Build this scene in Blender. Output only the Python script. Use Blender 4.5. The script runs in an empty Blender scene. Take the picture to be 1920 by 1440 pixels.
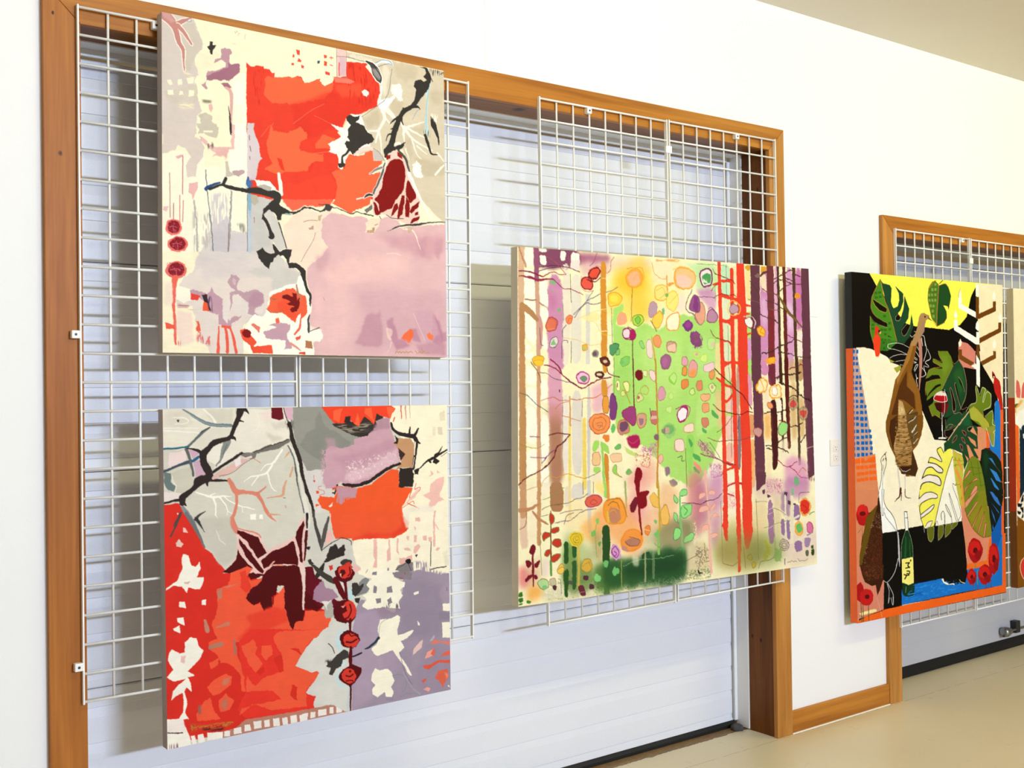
import bpy, bmesh, math, random
import numpy as np
from mathutils import Matrix, Vector

random.seed(4)
C = bpy.context.scene.collection

# ------------------------------------------------------------------ camera, light, exposure
cam_d = bpy.data.cameras.new('camera'); cam = bpy.data.objects.new('camera', cam_d); C.objects.link(cam)
cam_d.sensor_width = 36.0; cam_d.lens = 38.5647; cam_d.clip_start = 0.05
R = [[0.80127, 0.598265, 0.006673], [-0.59814, 0.801263, -0.014387], [-0.013954, 0.007536, 0.999874]]                                     # columns: right, forward, up
loc = (-0.8188, -2.9796, 1.4449)
cam.matrix_world = Matrix(((R[0][0], R[0][2], -R[0][1], loc[0]), (R[1][0], R[1][2], -R[1][1], loc[1]),
                           (R[2][0], R[2][2], -R[2][1], loc[2]), (0, 0, 0, 1)))
sc = bpy.context.scene
sc.camera = cam
sc.view_settings.view_transform = 'Standard'
sc.view_settings.look = 'None'
sc.view_settings.gamma = 1.0
sc.view_settings.use_curve_mapping = False
sc.view_settings.exposure = 0.0

wd = bpy.data.worlds.new('room_ambience'); sc.world = wd; wd.use_nodes = True
wd.node_tree.nodes['Background'].inputs[0].default_value = (1.0, 0.72, 0.38, 1)
wd.node_tree.nodes['Background'].inputs[1].default_value = 0.16

def area(name, loc, target, sx, sy, watts, col):
    d = bpy.data.lights.new(name, 'AREA'); d.shape = 'RECTANGLE'; d.size = sx; d.size_y = sy
    d.energy = watts; d.color = col
    o = bpy.data.objects.new(name, d); C.objects.link(o); o.location = loc
    o.rotation_euler = (Vector(target) - Vector(loc)).to_track_quat('-Z', 'Y').to_euler()
    return o
# daylight from the high far end of the room; two warm tube fixtures on the ceiling near this wall
area('far_daylight', (2.0, -9.0, 2.95), (2.0, 0.0, 1.3), 2.0, 0.22, 570, (0.64, 0.76, 1.0))
area('ceiling_tube_left', (1.0, -1.8, 3.03), (1.0, -0.8, 2.03), 1.5, 0.10, 21, (1.0, 0.95, 0.52))
area('ceiling_tube_right', (4.5, -1.8, 3.03), (4.5, -0.8, 2.03), 1.5, 0.10, 25, (1.0, 0.93, 0.28))

# ------------------------------------------------------------------ helpers
def srgb(h):
    v = [int(h[i:i + 2], 16) / 255 for i in (0, 2, 4)]
    return tuple(x / 12.92 if x <= 0.04045 else ((x + 0.055) / 1.055) ** 2.4 for x in v)

def tag(o, label=None, cat=None, group=None, kind=None):
    if label: o['label'] = label
    if cat: o['category'] = cat
    if group: o['group'] = group
    if kind: o['kind'] = kind
    return o

def empty(name, loc=(0, 0, 0), parent=None):
    o = bpy.data.objects.new(name, None); C.objects.link(o); o.location = loc
    o.empty_display_size = 0.05
    if parent: o.parent = parent
    return o

def link_bm(name, bm, mat, parent=None, bevel=0.0, smooth=False, seg=2):
    if bevel:
        bmesh.ops.bevel(bm, geom=list(bm.edges), offset=bevel, segments=seg, affect='EDGES', profile=0.6)
    bmesh.ops.recalc_face_normals(bm, faces=bm.faces)
    me = bpy.data.meshes.new(name); bm.to_mesh(me); bm.free()
    if smooth:
        for p in me.polygons: p.use_smooth = True
    if mat: me.materials.append(mat)
    o = bpy.data.objects.new(name, me); C.objects.link(o)
    if parent: o.parent = parent
    return o

def add_box(bm, x0, x1, y0, y1, z0, z1):
    v = [bm.verts.new(c) for c in ((x0, y0, z0), (x1, y0, z0), (x1, y1, z0), (x0, y1, z0),
                                   (x0, y0, z1), (x1, y0, z1), (x1, y1, z1), (x0, y1, z1))]
    for f in ((0, 3, 2, 1), (4, 5, 6, 7), (0, 1, 5, 4), (1, 2, 6, 5), (2, 3, 7, 6), (3, 0, 4, 7)):
        bm.faces.new([v[i] for i in f])

def box(name, x0, x1, y0, y1, z0, z1, mat, parent=None, bevel=0.0):
    bm = bmesh.new(); add_box(bm, x0, x1, y0, y1, z0, z1)
    return link_bm(name, bm, mat, parent, bevel)

def add_prism(bm, poly, axis, a0, a1):
    """extrude a 2-D polygon along an axis; poly in the two other axes (order x,y,z without axis)"""
    def mk(p, a):
        c = list(p); c.insert('xyz'.index(axis), a); return bm.verts.new(c)
    A = [mk(p, a0) for p in poly]; B = [mk(p, a1) for p in poly]
    n = len(poly)
    for i in range(n): bm.faces.new((A[i], A[(i + 1) % n], B[(i + 1) % n], B[i]))
    bm.faces.new(A); bm.faces.new(B[::-1])

def add_rod(bm, p0, p1, r, n=10):
    p0, p1 = Vector(p0), Vector(p1); d = (p1 - p0).normalized()
    u = d.orthogonal().normalized(); w = d.cross(u)
    A, B = [], []
    for i in range(n):
        t = 2 * math.pi * i / n; o = u * math.cos(t) * r + w * math.sin(t) * r
        A.append(bm.verts.new(p0 + o)); B.append(bm.verts.new(p1 + o))
    for i in range(n): bm.faces.new((A[i], A[(i + 1) % n], B[(i + 1) % n], B[i]))
    bm.faces.new(A[::-1]); bm.faces.new(B)

def add_lathe(bm, base, axis, prof, n=20):
    """prof: list of (distance along axis, radius)"""
    base = Vector(base); d = Vector(axis).normalized(); u = d.orthogonal().normalized(); w = d.cross(u)
    rings = []
    for h, r in prof:
        rings.append([bm.verts.new(base + d * h + (u * math.cos(2 * math.pi * i / n) + w * math.sin(2 * math.pi * i / n)) * r) for i in range(n)])
    for a, b in zip(rings, rings[1:]):
        for i in range(n): bm.faces.new((a[i], a[(i + 1) % n], b[(i + 1) % n], b[i]))
    bm.faces.new(rings[0][::-1]); bm.faces.new(rings[-1])

# ------------------------------------------------------------------ materials
def new_mat(name):
    m = bpy.data.materials.new(name); m.use_nodes = True
    nt = m.node_tree; b = nt.nodes['Principled BSDF']
    return m, nt, b

def N(nt, t, **kw):
    n = nt.nodes.new(t)
    for k, v in kw.items():
        if k in n.inputs: n.inputs[k].default_value = v
        else: setattr(n, k, v)
    return n

def math_n(nt, op, a, b=None, clamp=False):
    n = nt.nodes.new('ShaderNodeMath'); n.operation = op; n.use_clamp = clamp
    for i, v in enumerate((a, b)):
        if v is None: continue
        if isinstance(v, (int, float)): n.inputs[i].default_value = v
        else: nt.links.new(v, n.inputs[i])
    return n.outputs[0]

def mix_rgb(nt, fac, a, b, blend='MIX'):
    n = nt.nodes.new('ShaderNodeMix'); n.data_type = 'RGBA'; n.blend_type = blend
    for s, v in ((0, fac), (6, a), (7, b)):
        if isinstance(v, (int, float)): n.inputs[s].default_value = v
        elif isinstance(v, tuple): n.inputs[s].default_value = (*v[:3], 1)
        else: nt.links.new(v, n.inputs[s])
    return n.outputs[2]

def plain(name, hexcol, rough=0.5, var=0.04, scale=30, bump=0.0, bscale=200, metal=0.0, spec=0.5):
    m, nt, b = new_mat(name); c = srgb(hexcol)
    tc = N(nt, 'ShaderNodeTexCoord'); nz = N(nt, 'ShaderNodeTexNoise', Scale=scale, Detail=4.0)
    nt.links.new(tc.outputs['Object'], nz.inputs['Vector'])
    col = mix_rgb(nt, nz.outputs['Fac'], tuple(x * (1 - var) for x in c), tuple(min(1, x * (1 + var)) for x in c))
    nt.links.new(col, b.inputs['Base Color'])
    b.inputs['Roughness'].default_value = rough; b.inputs['Metallic'].default_value = metal
    b.inputs['Specular IOR Level'].default_value = spec
    if bump:
        n2 = N(nt, 'ShaderNodeTexNoise', Scale=bscale, Detail=3.0); nt.links.new(tc.outputs['Object'], n2.inputs['Vector'])
        bp = N(nt, 'ShaderNodeBump', Strength=bump, Distance=0.002)
        nt.links.new(n2.outputs['Fac'], bp.inputs['Height']); nt.links.new(bp.outputs['Normal'], b.inputs['Normal'])
    return m

def wood(name, axis, light, dark, knots=(), seed=0.0):
    m, nt, b = new_mat(name)
    tc = N(nt, 'ShaderNodeTexCoord'); mp = N(nt, 'ShaderNodeMapping')
    s = [9.0, 9.0, 9.0]; s['XYZ'.index(axis)] = 0.55
    mp.inputs['Scale'].default_value = s; mp.inputs['Location'].default_value = (seed, seed * 2.3, seed * 0.7)
    nt.links.new(tc.outputs['Object'], mp.inputs['Vector'])
    warp = N(nt, 'ShaderNodeTexNoise', Scale=1.3, Detail=2.0); nt.links.new(mp.outputs['Vector'], warp.inputs['Vector'])
    wv = N(nt, 'ShaderNodeTexNoise', Scale=2.2, Detail=5.0, Roughness=0.55, Distortion=0.8); nt.links.new(mp.outputs['Vector'], wv.inputs['Vector'])
    mp2 = N(nt, 'ShaderNodeMapping'); s2 = [70.0, 70.0, 70.0]; s2['XYZ'.index(axis)] = 2.0
    mp2.inputs['Scale'].default_value = s2; nt.links.new(tc.outputs['Object'], mp2.inputs['Vector'])
    fine = N(nt, 'ShaderNodeTexNoise', Scale=2.0, Detail=3.0); nt.links.new(mp2.outputs['Vector'], fine.inputs['Vector'])
    t = math_n(nt, 'MULTIPLY_ADD', wv.outputs['Fac'], 2.2); nt.nodes[-1].inputs[2].default_value = -0.65
    t2 = math_n(nt, 'ADD', t, math_n(nt, 'MULTIPLY', math_n(nt, 'SUBTRACT', fine.outputs['Fac'], 0.5), 0.7), clamp=True)
    col = mix_rgb(nt, t2, srgb(light), srgb(dark))
    sep = N(nt, 'ShaderNodeSeparateXYZ'); nt.links.new(tc.outputs['Object'], sep.inputs[0])
    for kx, ky, kz, rx, ry, rz in knots:
        acc = None
        for o_, k_, r_ in ((0, kx, rx), (1, ky, ry), (2, kz, rz)):
            d = math_n(nt, 'DIVIDE', math_n(nt, 'SUBTRACT', sep.outputs[o_], k_), r_)
            d = math_n(nt, 'MULTIPLY', d, d); acc = d if acc is None else math_n(nt, 'ADD', acc, d)
        acc = math_n(nt, 'ADD', acc, math_n(nt, 'MULTIPLY', math_n(nt, 'SUBTRACT', fine.outputs['Fac'], 0.5), 1.2))
        f = math_n(nt, 'SUBTRACT', 1.0, acc, clamp=True)
        col = mix_rgb(nt, f, col, srgb('2A1206'))
    nt.links.new(col, b.inputs['Base Color']); b.inputs['Roughness'].default_value = 0.45; b.inputs['Specular IOR Level'].default_value = 0.2
    bp = N(nt, 'ShaderNodeBump', Strength=0.12, Distance=0.002); nt.links.new(fine.outputs['Fac'], bp.inputs['Height'])
    nt.links.new(bp.outputs['Normal'], b.inputs['Normal'])
    return m

def wall_mat():
    m, nt, b = new_mat('white_wall_paint')
    tc = N(nt, 'ShaderNodeTexCoord'); n1 = N(nt, 'ShaderNodeTexNoise', Scale=1.5, Detail=3.0); nt.links.new(tc.outputs['Object'], n1.inputs['Vector'])
    col = mix_rgb(nt, n1.outputs['Fac'], srgb('F3F3F3'), srgb('F8F8F7'))
    sep = N(nt, 'ShaderNodeSeparateXYZ'); nt.links.new(tc.outputs['Object'], sep.inputs[0])
    # hairline drywall joint above the door casing, and a short one beside the forest painting
    f = math_n(nt, 'MULTIPLY', math_n(nt, 'LESS_THAN', math_n(nt, 'ABSOLUTE', math_n(nt, 'SUBTRACT', sep.outputs[0], 1.335)), 0.0011), math_n(nt, 'GREATER_THAN', sep.outputs[2], 2.5))
    col = mix_rgb(nt, math_n(nt, 'MULTIPLY', f, 0.35), col, srgb('8C8C88'))
    g = math_n(nt, 'MULTIPLY', math_n(nt, 'LESS_THAN', math_n(nt, 'ABSOLUTE', math_n(nt, 'SUBTRACT', sep.outputs[2], 1.752)), 0.0011), math_n(nt, 'MULTIPLY', math_n(nt, 'GREATER_THAN', sep.outputs[0], 2.85), math_n(nt, 'LESS_THAN', sep.outputs[0], 3.08)))
    col = mix_rgb(nt, math_n(nt, 'MULTIPLY', g, 0.4), col, srgb('7C7C78'))
    # a few scuffs low on the wall
    sp = N(nt, 'ShaderNodeTexVoronoi', Scale=7.0); nt.links.new(tc.outputs['Object'], sp.inputs['Vector'])
    s = math_n(nt, 'LESS_THAN', sp.outputs['Distance'], 0.022)
    n3 = N(nt, 'ShaderNodeTexNoise', Scale=3.0); nt.links.new(tc.outputs['Object'], n3.inputs['Vector'])
    s = math_n(nt, 'MULTIPLY', s, math_n(nt, 'GREATER_THAN', n3.outputs['Fac'], 0.57))
    col = mix_rgb(nt, math_n(nt, 'MULTIPLY', s, 0.4), col, srgb('77777A'))
    nt.links.new(col, b.inputs['Base Color']); b.inputs['Roughness'].default_value = 0.6
    n2 = N(nt, 'ShaderNodeTexNoise', Scale=160.0, Detail=2.0); nt.links.new(tc.outputs['Object'], n2.inputs['Vector'])
    bp = N(nt, 'ShaderNodeBump', Strength=0.06, Distance=0.002); nt.links.new(n2.outputs['Fac'], bp.inputs['Height']); nt.links.new(bp.outputs['Normal'], b.inputs['Normal'])
    return m

def floor_mat():
    m, nt, b = new_mat('beige_floor_paint')
    tc = N(nt, 'ShaderNodeTexCoord'); sep = N(nt, 'ShaderNodeSeparateXYZ'); nt.links.new(tc.outputs['Object'], sep.inputs[0])
    n1 = N(nt, 'ShaderNodeTexNoise', Scale=1.6, Detail=4.0); nt.links.new(tc.outputs['Object'], n1.inputs['Vector'])
    col = mix_rgb(nt, n1.outputs['Fac'], srgb('D6C6A2'), srgb('E4D6B6'))
    n2 = N(nt, 'ShaderNodeTexNoise', Scale=14.0, Detail=5.0, Roughness=0.65); nt.links.new(tc.outputs['Object'], n2.inputs['Vector'])
    sm = N(nt, 'ShaderNodeMapRange'); sm.inputs[1].default_value = 0.64; sm.inputs[2].default_value = 0.78; nt.links.new(n2.outputs['Fac'], sm.inputs[0])
    col = mix_rgb(nt, math_n(nt, 'MULTIPLY', sm.outputs[0], 0.4), col, srgb('7C6F55'))
    # bare stained concrete strip under the roll-up doors, paint ends in a ragged edge
    n3 = N(nt, 'ShaderNodeTexNoise', Scale=11.0, Detail=6.0, Roughness=0.7); nt.links.new(tc.outputs['Object'], n3.inputs['Vector'])
    edge = math_n(nt, 'ADD', sep.outputs[1], math_n(nt, 'MULTIPLY', math_n(nt, 'SUBTRACT', n3.outputs['Fac'], 0.5), 0.05))
    bare = math_n(nt, 'MULTIPLY', math_n(nt, 'GREATER_THAN', edge, 0.182), math_n(nt, 'LESS_THAN', sep.outputs[0], 3.2))
    rim = math_n(nt, 'MULTIPLY', math_n(nt, 'GREATER_THAN', edge, 0.179), math_n(nt, 'LESS_THAN', sep.outputs[0], 3.2))
    n4 = N(nt, 'ShaderNodeTexNoise', Scale=40.0, Detail=5.0); nt.links.new(tc.outputs['Object'], n4.inputs['Vector'])
    col = mix_rgb(nt, rim, col, srgb('3A2A18'))
    col = mix_rgb(nt, bare, col, mix_rgb(nt, n4.outputs['Fac'], srgb('5C4225'), srgb('A9875A')))
    # joint in the slab along the wall line
    j = math_n(nt, 'LESS_THAN', math_n(nt, 'ABSOLUTE', math_n(nt, 'SUBTRACT', math_n(nt, 'ADD', sep.outputs[1], math_n(nt, 'MULTIPLY', n3.outputs['Fac'], 0.02)), 0.012)), 0.0016)
    j = math_n(nt, 'MULTIPLY', j, math_n(nt, 'GREATER_THAN', n2.outputs['Fac'], 0.46))
    col = mix_rgb(nt, math_n(nt, 'MULTIPLY', j, 0.5), col, srgb('6A5B44'))
    nt.links.new(col, b.inputs['Base Color']); b.inputs['Roughness'].default_value = 0.38
    bp = N(nt, 'ShaderNodeBump', Strength=0.12, Distance=0.003); nt.links.new(n2.outputs['Fac'], bp.inputs['Height']); nt.links.new(bp.outputs['Normal'], b.inputs['Normal'])
    return m

def door_mat(nm, ca, cb):
    m, nt, b = new_mat(nm)
    tc = N(nt, 'ShaderNodeTexCoord')
    n1 = N(nt, 'ShaderNodeTexNoise', Scale=2.0, Detail=3.0); nt.links.new(tc.outputs['Object'], n1.inputs['Vector'])
    col = mix_rgb(nt, n1.outputs['Fac'], srgb(ca), srgb(cb))
    nt.links.new(col, b.inputs['Base Color']); b.inputs['Roughness'].default_value = 0.4
    n2 = N(nt, 'ShaderNodeTexNoise', Scale=190.0, Detail=2.0, Distortion=0.6); nt.links.new(tc.outputs['Object'], n2.inputs['Vector'])
    bp = N(nt, 'ShaderNodeBump', Strength=0.28, Distance=0.0018); nt.links.new(n2.outputs['Fac'], bp.inputs['Height']); nt.links.new(bp.outputs['Normal'], b.inputs['Normal'])
    return m

def canvas_mat():
    m, nt, b = new_mat('acrylic_on_canvas')
    at = N(nt, 'ShaderNodeAttribute', attribute_name='paint'); tc = N(nt, 'ShaderNodeTexCoord')
    nz = N(nt, 'ShaderNodeTexNoise', Scale=60.0, Detail=5.0, Roughness=0.6); nt.links.new(tc.outputs['Object'], nz.inputs['Vector'])
    v = N(nt, 'ShaderNodeMapRange'); v.inputs[3].default_value = 0.95; v.inputs[4].default_value = 1.04; nt.links.new(nz.outputs['Fac'], v.inputs[0])
    cmb = N(nt, 'ShaderNodeCombineColor'); [nt.links.new(v.outputs[0], cmb.inputs[i]) for i in range(3)]
    col = mix_rgb(nt, 1.0, at.outputs['Color'], cmb.outputs[0], 'MULTIPLY')
    nt.links.new(col, b.inputs['Base Color']); b.inputs['Roughness'].default_value = 0.55; b.inputs['Specular IOR Level'].default_value = 0.10
    w = N(nt, 'ShaderNodeTexNoise', Scale=420.0, Detail=2.0); nt.links.new(tc.outputs['Object'], w.inputs['Vector'])
    h = math_n(nt, 'ADD', math_n(nt, 'MULTIPLY', nz.outputs['Fac'], 0.8), math_n(nt, 'MULTIPLY', w.outputs['Fac'], 0.4))
    bp = N(nt, 'ShaderNodeBump', Strength=0.10, Distance=0.002); nt.links.new(h, bp.inputs['Height']); nt.links.new(bp.outputs['Normal'], b.inputs['Normal'])
    return m

M_WALL = wall_mat(); M_FLOOR = floor_mat(); M_DOOR = door_mat('embossed_white_steel', 'E4E6EE', 'ECEDF3'); M_DOOR_DIM = door_mat('embossed_white_steel_dimmed', 'C6C5C6', 'D2D1D1'); M_CANVAS = canvas_mat()  # second door's skin greyed in colour to stand in for the weaker light there
M_CEIL = plain('ceiling_paint', 'F0E8D8', 0.8, 0.03, 2.0)
M_WV = wood('stained_fir_vertical', 'Z', 'B9742F', '8E4F1B', knots=((-0.047, 0.0, 2.085, 0.007, 0.1, 0.009), (-0.062, 0.0, 2.45, 0.004, 0.1, 0.006)))
M_WV2 = wood('stained_fir_right', 'Z', 'CB8F48', 'A2662A', seed=3.0)
M_WH = wood('stained_fir_horizontal', 'X', 'C07E30', '94561C', seed=1.7)
M_WJ = wood('stained_fir_jamb', 'Z', '7E4A16', '4E2A08', knots=((2.76, 0.10, 0.39, 0.1, 0.008, 0.012), (2.76, 0.145, 0.40, 0.1, 0.007, 0.012), (2.76, 0.08, 2.28, 0.1, 0.006, 0.012)), seed=5.0)
M_WJH = wood('stained_fir_head_jamb', 'X', '9A6426', '6A3E12', knots=((1.52, 0.09, 2.44, 0.03, 0.03, 0.1),), seed=7.0)
M_WHITE = plain('white_plastic_coat', 'F8F8F5', 0.35, 0.01, 20)
M_STOP = plain('white_vinyl_stop', 'ECEDEF', 0.45, 0.02, 8)
M_RUBBER = plain('black_rubber', '0B0A0A', 0.6, 0.2, 40)
M_GREYRUB = plain('dusty_grey_rubber', '4A4644', 0.9, 0.4, 60, 0.5, 90)
M_FUZZ = plain('grey_pile_seal', 'AFAFB0', 0.9, 0.5, 320)
M_STEEL = plain('zinc_steel', '9A9A98', 0.35, 0.1, 30, metal=0.9)
M_SCREW = plain('dark_screw', '3A3A3A', 0.4, 0.2, 60, metal=0.6)
M_OUTLET = plain('ivory_white_plastic', 'F3F0E4', 0.35, 0.02, 20)
M_SLOT = plain('dark_slot', '1E1C1A', 0.6, 0.1, 20)

# ------------------------------------------------------------------ room shell
YW = 0.03                      # wall face; casing faces stand at 0.010
D1 = (-0.087, 2.852, 2.528)    # outer casing left, right, top
D2 = (3.537, 6.48, 2.232)
CW = 0.094                     # casing width
CEIL = 3.052
floor = box('floor', -3.2, 8.2, -9.8, 0.46, -0.10, 0.0, M_FLOOR); tag(floor, kind='structure')
ceil = box('ceiling', -3.2, 8.2, -9.8, 0.30, CEIL, CEIL + 0.1, M_CEIL); tag(ceil, kind='structure')
bm = bmesh.new()
i1 = (D1[0] + CW - 0.012, D1[1] - CW + 0.012, D1[2] - CW + 0.012)
i2 = (D2[0] + CW - 0.012, D2[1] - CW + 0.012, D2[2] - CW + 0.012)
add_box(bm, -3.2, i1[0] - 0.02, YW, 0.17, 0, CEIL)
add_box(bm, i1[0] - 0.02, i1[1] + 0.02, YW, 0.17, i1[2] + 0.02, CEIL)
add_box(bm, i1[1] + 0.02, i2[0] - 0.02, YW, 0.17, 0, CEIL)
add_box(bm, i2[0] - 0.02, i2[1] + 0.02, YW, 0.17, i2[2] + 0.02, CEIL)
add_box(bm, i2[1] + 0.02, 8.2, YW, 0.17, 0, CEIL)
wall = link_bm('wall_back', bm, M_WALL); tag(wall, kind='structure')

def casing(name, D, ms, mh):
    x0, x1, zt = D; w = CW; root = empty(name, (0, 0, 0)); tag(root, kind='structure')
    def board(nm, poly, mat):
        b_ = bmesh.new(); add_prism(b_, poly, 'y', 0.010, YW); return link_bm(nm, b_, mat, root, 0.0015)
    g = 0.0006
    board('side_casing', [(x0, 0.0), (x0 + w, 0.0), (x0 + w, zt - w - g), (x0, zt - g)], ms[0])
    board('side_casing', [(x1 - w, 0.0), (x1, 0.0), (x1, zt - g), (x1 - w, zt - w - g)], ms[1])
    board('head_casing', [(x0 + g, zt), (x0 + w + g, zt - w), (x1 - w - g, zt - w), (x1 - g, zt)], mh)
    r = 0.007
    a, b, t = x0 + w - r, x1 - w + r, zt - w + r
    box('side_jamb', a - 0.018, a, 0.0305, 0.165, 0, t, M_WJ, root, 0.001)
    box('side_jamb', b, b + 0.018, 0.0305, 0.165, 0, t, M_WJ, root, 0.001)
    box('head_jamb', a - 0.018, b + 0.018, 0.0305, 0.165, t, t + 0.018, M_WJH, root, 0.001)
    return a, b, t
o1 = casing('trim_1', D1, (M_WV, M_WV2), M_WH)
o2 = casing('trim_2', D2, (M_WV2, M_WV2), M_WH)

def rollup(name, o, seal_h, seams, skin, pitch=0.1015):
    a, b, t = o; root = empty(name, (a, 0.24, 0)); tag(root, kind='structure')
    YD = 0.24
    def P(obj): obj.parent = root; obj.location = (-a, -0.24, 0); return obj
    zs = [seal_h] + seams
    for z0, z1 in zip(zs, zs[1:]):
        prof = []                        # (y, z) of the pressed steel skin
        z = z0 + 0.004
        prof.append((YD + 0.004, z0 + 0.0012)); prof.append((YD, z0 + 0.005))
        g = z1 - 0.006 - pitch * 0.46
        gs = []
        while g > z0 + 0.03: gs.append(g); g -= pitch
        for g in reversed(gs):
            prof += [(YD, g - 0.030), (YD + 0.0032, g - 0.002), (YD, g)]
        prof += [(YD, z1 - 0.005), (YD + 0.004, z1 - 0.0012)]
        poly = prof + [(YD + 0.04, z1 - 0.0012), (YD + 0.04, z0 + 0.0012)]
        b_ = bmesh.new(); add_prism(b_, poly, 'x', a - 0.02, b + 0.02)
        P(link_bm('door_section', b_, skin))
    b_ = bmesh.new(); add_prism(b_, [(YD - 0.006, 0.001), (YD + 0.036, 0.001), (YD + 0.036, seal_h + 0.002), (YD + 0.001, seal_h + 0.002), (YD - 0.006, seal_h * 0.5)], 'x', a + 0.001, b - 0.018)
    P(link_bm('bottom_seal', b_, M_RUBBER))
    for x0, x1, y0, y1, nm in ((a - 0.018, a + 0.006, 0.1655, 0.236, 'side_stop'), (b - 0.006, b + 0.018, 0.1655, 0.236, 'side_stop')):
        P(box(nm, x0, x1, y0, y1, 0.004, t, M_STOP, None, 0.0015))
    P(box('side_stop', a + 0.0065, a + 0.024, 0.226, 0.2385, 0.03, t - 0.02, M_STOP, None, 0.002))
    P(box('side_stop', b - 0.024, b - 0.0065, 0.226, 0.2385, 0.03, t - 0.02, M_STOP, None, 0.002))
    P(box('head_stop', a + 0.0065, b - 0.0065, 0.1655, 0.2255, t - 0.004, t + 0.012, M_STOP, None, 0.0015))
    P(box('head_stop', a + 0.025, b - 0.025, 0.226, 0.2385, t - 0.024, t + 0.006, M_STOP, None, 0.0015))
    P(box('pile_seal', b - 0.0275, b - 0.0245, 0.231, 0.2392, 0.04, t - 0.03, M_FUZZ))
    return root, P
door1, P1f = rollup('door_1', o1, 0.026, [0.619, 1.234, 1.833, 2.412], M_DOOR)
b_ = bmesh.new()
add_lathe(b_, (2.722, 0.200, 0.001), (0, 0, 1), [(0, 0.026), (0.006, 0.029), (0.014, 0.026), (0.021, 0.018), (0.025, 0.006)], 14)
for v in b_.verts: v.co.x += random.uniform(-0.003, 0.003); v.co.y += random.uniform(-0.003, 0.003)
P1f(link_bm('seal_end', b_, M_GREYRUB, smooth=True))
door2, P2f = rollup('door_2', o2, 0.052, [0.62, 1.20, 1.78, 2.10], M_DOOR_DIM)
# lift handle with its latch low on the second door
h = empty('lift_handle'); P2f(h)
b_ = bmesh.new(); add_lathe(b_, (4.862, 0.212, 0.105), (1, 0, 0), [(0, 0.014), (0.006, 0.026), (0.03, 0.028), (0.07, 0.018), (0.095, 0.008)], 18)
link_bm('handle_grip', b_, M_STEEL, h, smooth=True)
b_ = bmesh.new(); add_rod(b_, (4.94, 0.212, 0.105), (5.30, 0.212, 0.105), 0.007); link_bm('handle_bar', b_, M_STEEL, h)
box('handle_bracket', 4.985, 5.03, 0.205, 0.2395, 0.085, 0.150, M_SCREW, h, 0.003)

bb = empty('baseboard_back'); tag(bb, kind='structure')
for x0, x1 in ((D1[1] + 0.001, D2[0] - 0.001), (-3.2, D1[0] - 0.001), (D2[1] + 0.001, 8.2)):
    b_ = bmesh.new(); add_prism(b_, [(0.014, 0.003), (YW, 0.003), (YW, 0.092), (0.018, 0.092), (0.014, 0.088)], 'x', x0, x1)
    link_bm('baseboard_plank', b_, M_WH, bb)
    box('caulk_line', x0, x1, 0.0095, 0.029, 0.0, 0.004, M_OUTLET, bb)

# ------------------------------------------------------------------ wire grid panels
PANELS = [(0.0, 2.4767, -0.0018), (0.6286, 2.4737, -0.0056), (1.5426, 2.4662, 0.0053), (2.1702, 2.4714, 0.006), (3.6213, 2.1718, -0.002), (4.2506, 2.1689, -0.0013)]
PW, PH, RW = 0.6096, 1.8288, 0.0036
def make_grid():
    root = empty('wire_grid_panel')
    bm = bmesh.new()
    for i in range(1, 8): add_rod(bm, (i * PW / 8, 0.0028, -PH + 0.001), (i * PW / 8, 0.0028, -0.001), RW, 8)
    for k in range(25):
        z = -k * PH / 24 + (-0.0031 if k == 0 else 0.0031 if k == 24 else 0)
        add_rod(bm, (0.0, -0.0030, z), (PW, -0.0030, z), RW, 8)
    link_bm('wire_mesh', bm, M_WHITE, root, smooth=True)
    for x in (0.0, PW):
        b2 = bmesh.new(); s = 1 if x == 0 else -1
        add_box(b2, min(x, x - s * 0.0045), max(x, x - s * 0.0045), -0.0045, 0.0095, -PH - 0.004, 0.004)
        link_bm('side_rail', b2, M_WHITE, root, 0.0008)
    return root
def copy_tree(o, parent=None):
    c = o.copy(); C.objects.link(c)
    if parent: c.parent = parent
    for ch in list(o.children): copy_tree(ch, c)
    return c
GL = ['white wire grid at the far left, clipped to the left door casing',
      'white wire grid second from the left, behind the right halves of the two abstracts',
      'white wire grid behind the left part of the forest painting',
      'white wire grid behind the right part of the forest painting',
      'white wire grid behind the left part of the turkey painting',
      'white wire grid at the right picture edge, behind the cropped painting']
grids = []
proto = make_grid()
for i, (x, z, th) in enumerate(PANELS):
    o = proto if i == 0 else copy_tree(proto)
    o.location = (x, 0.0, z); o.rotation_euler = (0, -th, 0)
    tag(o, GL[i], 'display grid', 'white wire display grids hung on the garage doors'); grids.append(o)

# ------------------------------------------------------------------ clips that hold the grids
def make_clip():
    root = empty('mounting_clip')
    bm = bmesh.new(); add_box(bm, -0.0105, 0.0105, -0.0095, 0.0099, -0.0105, 0.0105)
    link_bm('clip_block', bm, M_WHITE, root, 0.0025)
    bm = bmesh.new(); add_lathe(bm, (0, -0.0096, 0), (0, -1, 0), [(0, 0.0036), (0.0008, 0.0034), (0.0011, 0.002)], 12)
    link_bm('screw_head', bm, M_SCREW, root)
    return root
CL = [(-0.0175, 1.612, 'white screw clip on the left casing at mid height of the left grid', 0),
      (-0.0185, 0.744, 'white screw clip low on the left casing near the foot of the left grid', 0),
      (0.203, 2.462, 'white screw clip on the head casing beside the top abstract', 0),
      (1.764, 2.451, 'white screw clip on the head casing above the left grid of the forest painting', 0),
      (2.546, 2.459, 'white screw clip on the head casing above the right grid of the forest painting', 0),
      (4.167, 2.158, 'white screw clip on the head casing of the lower door, above the turkey painting', 0)]
pc = make_clip()
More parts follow.
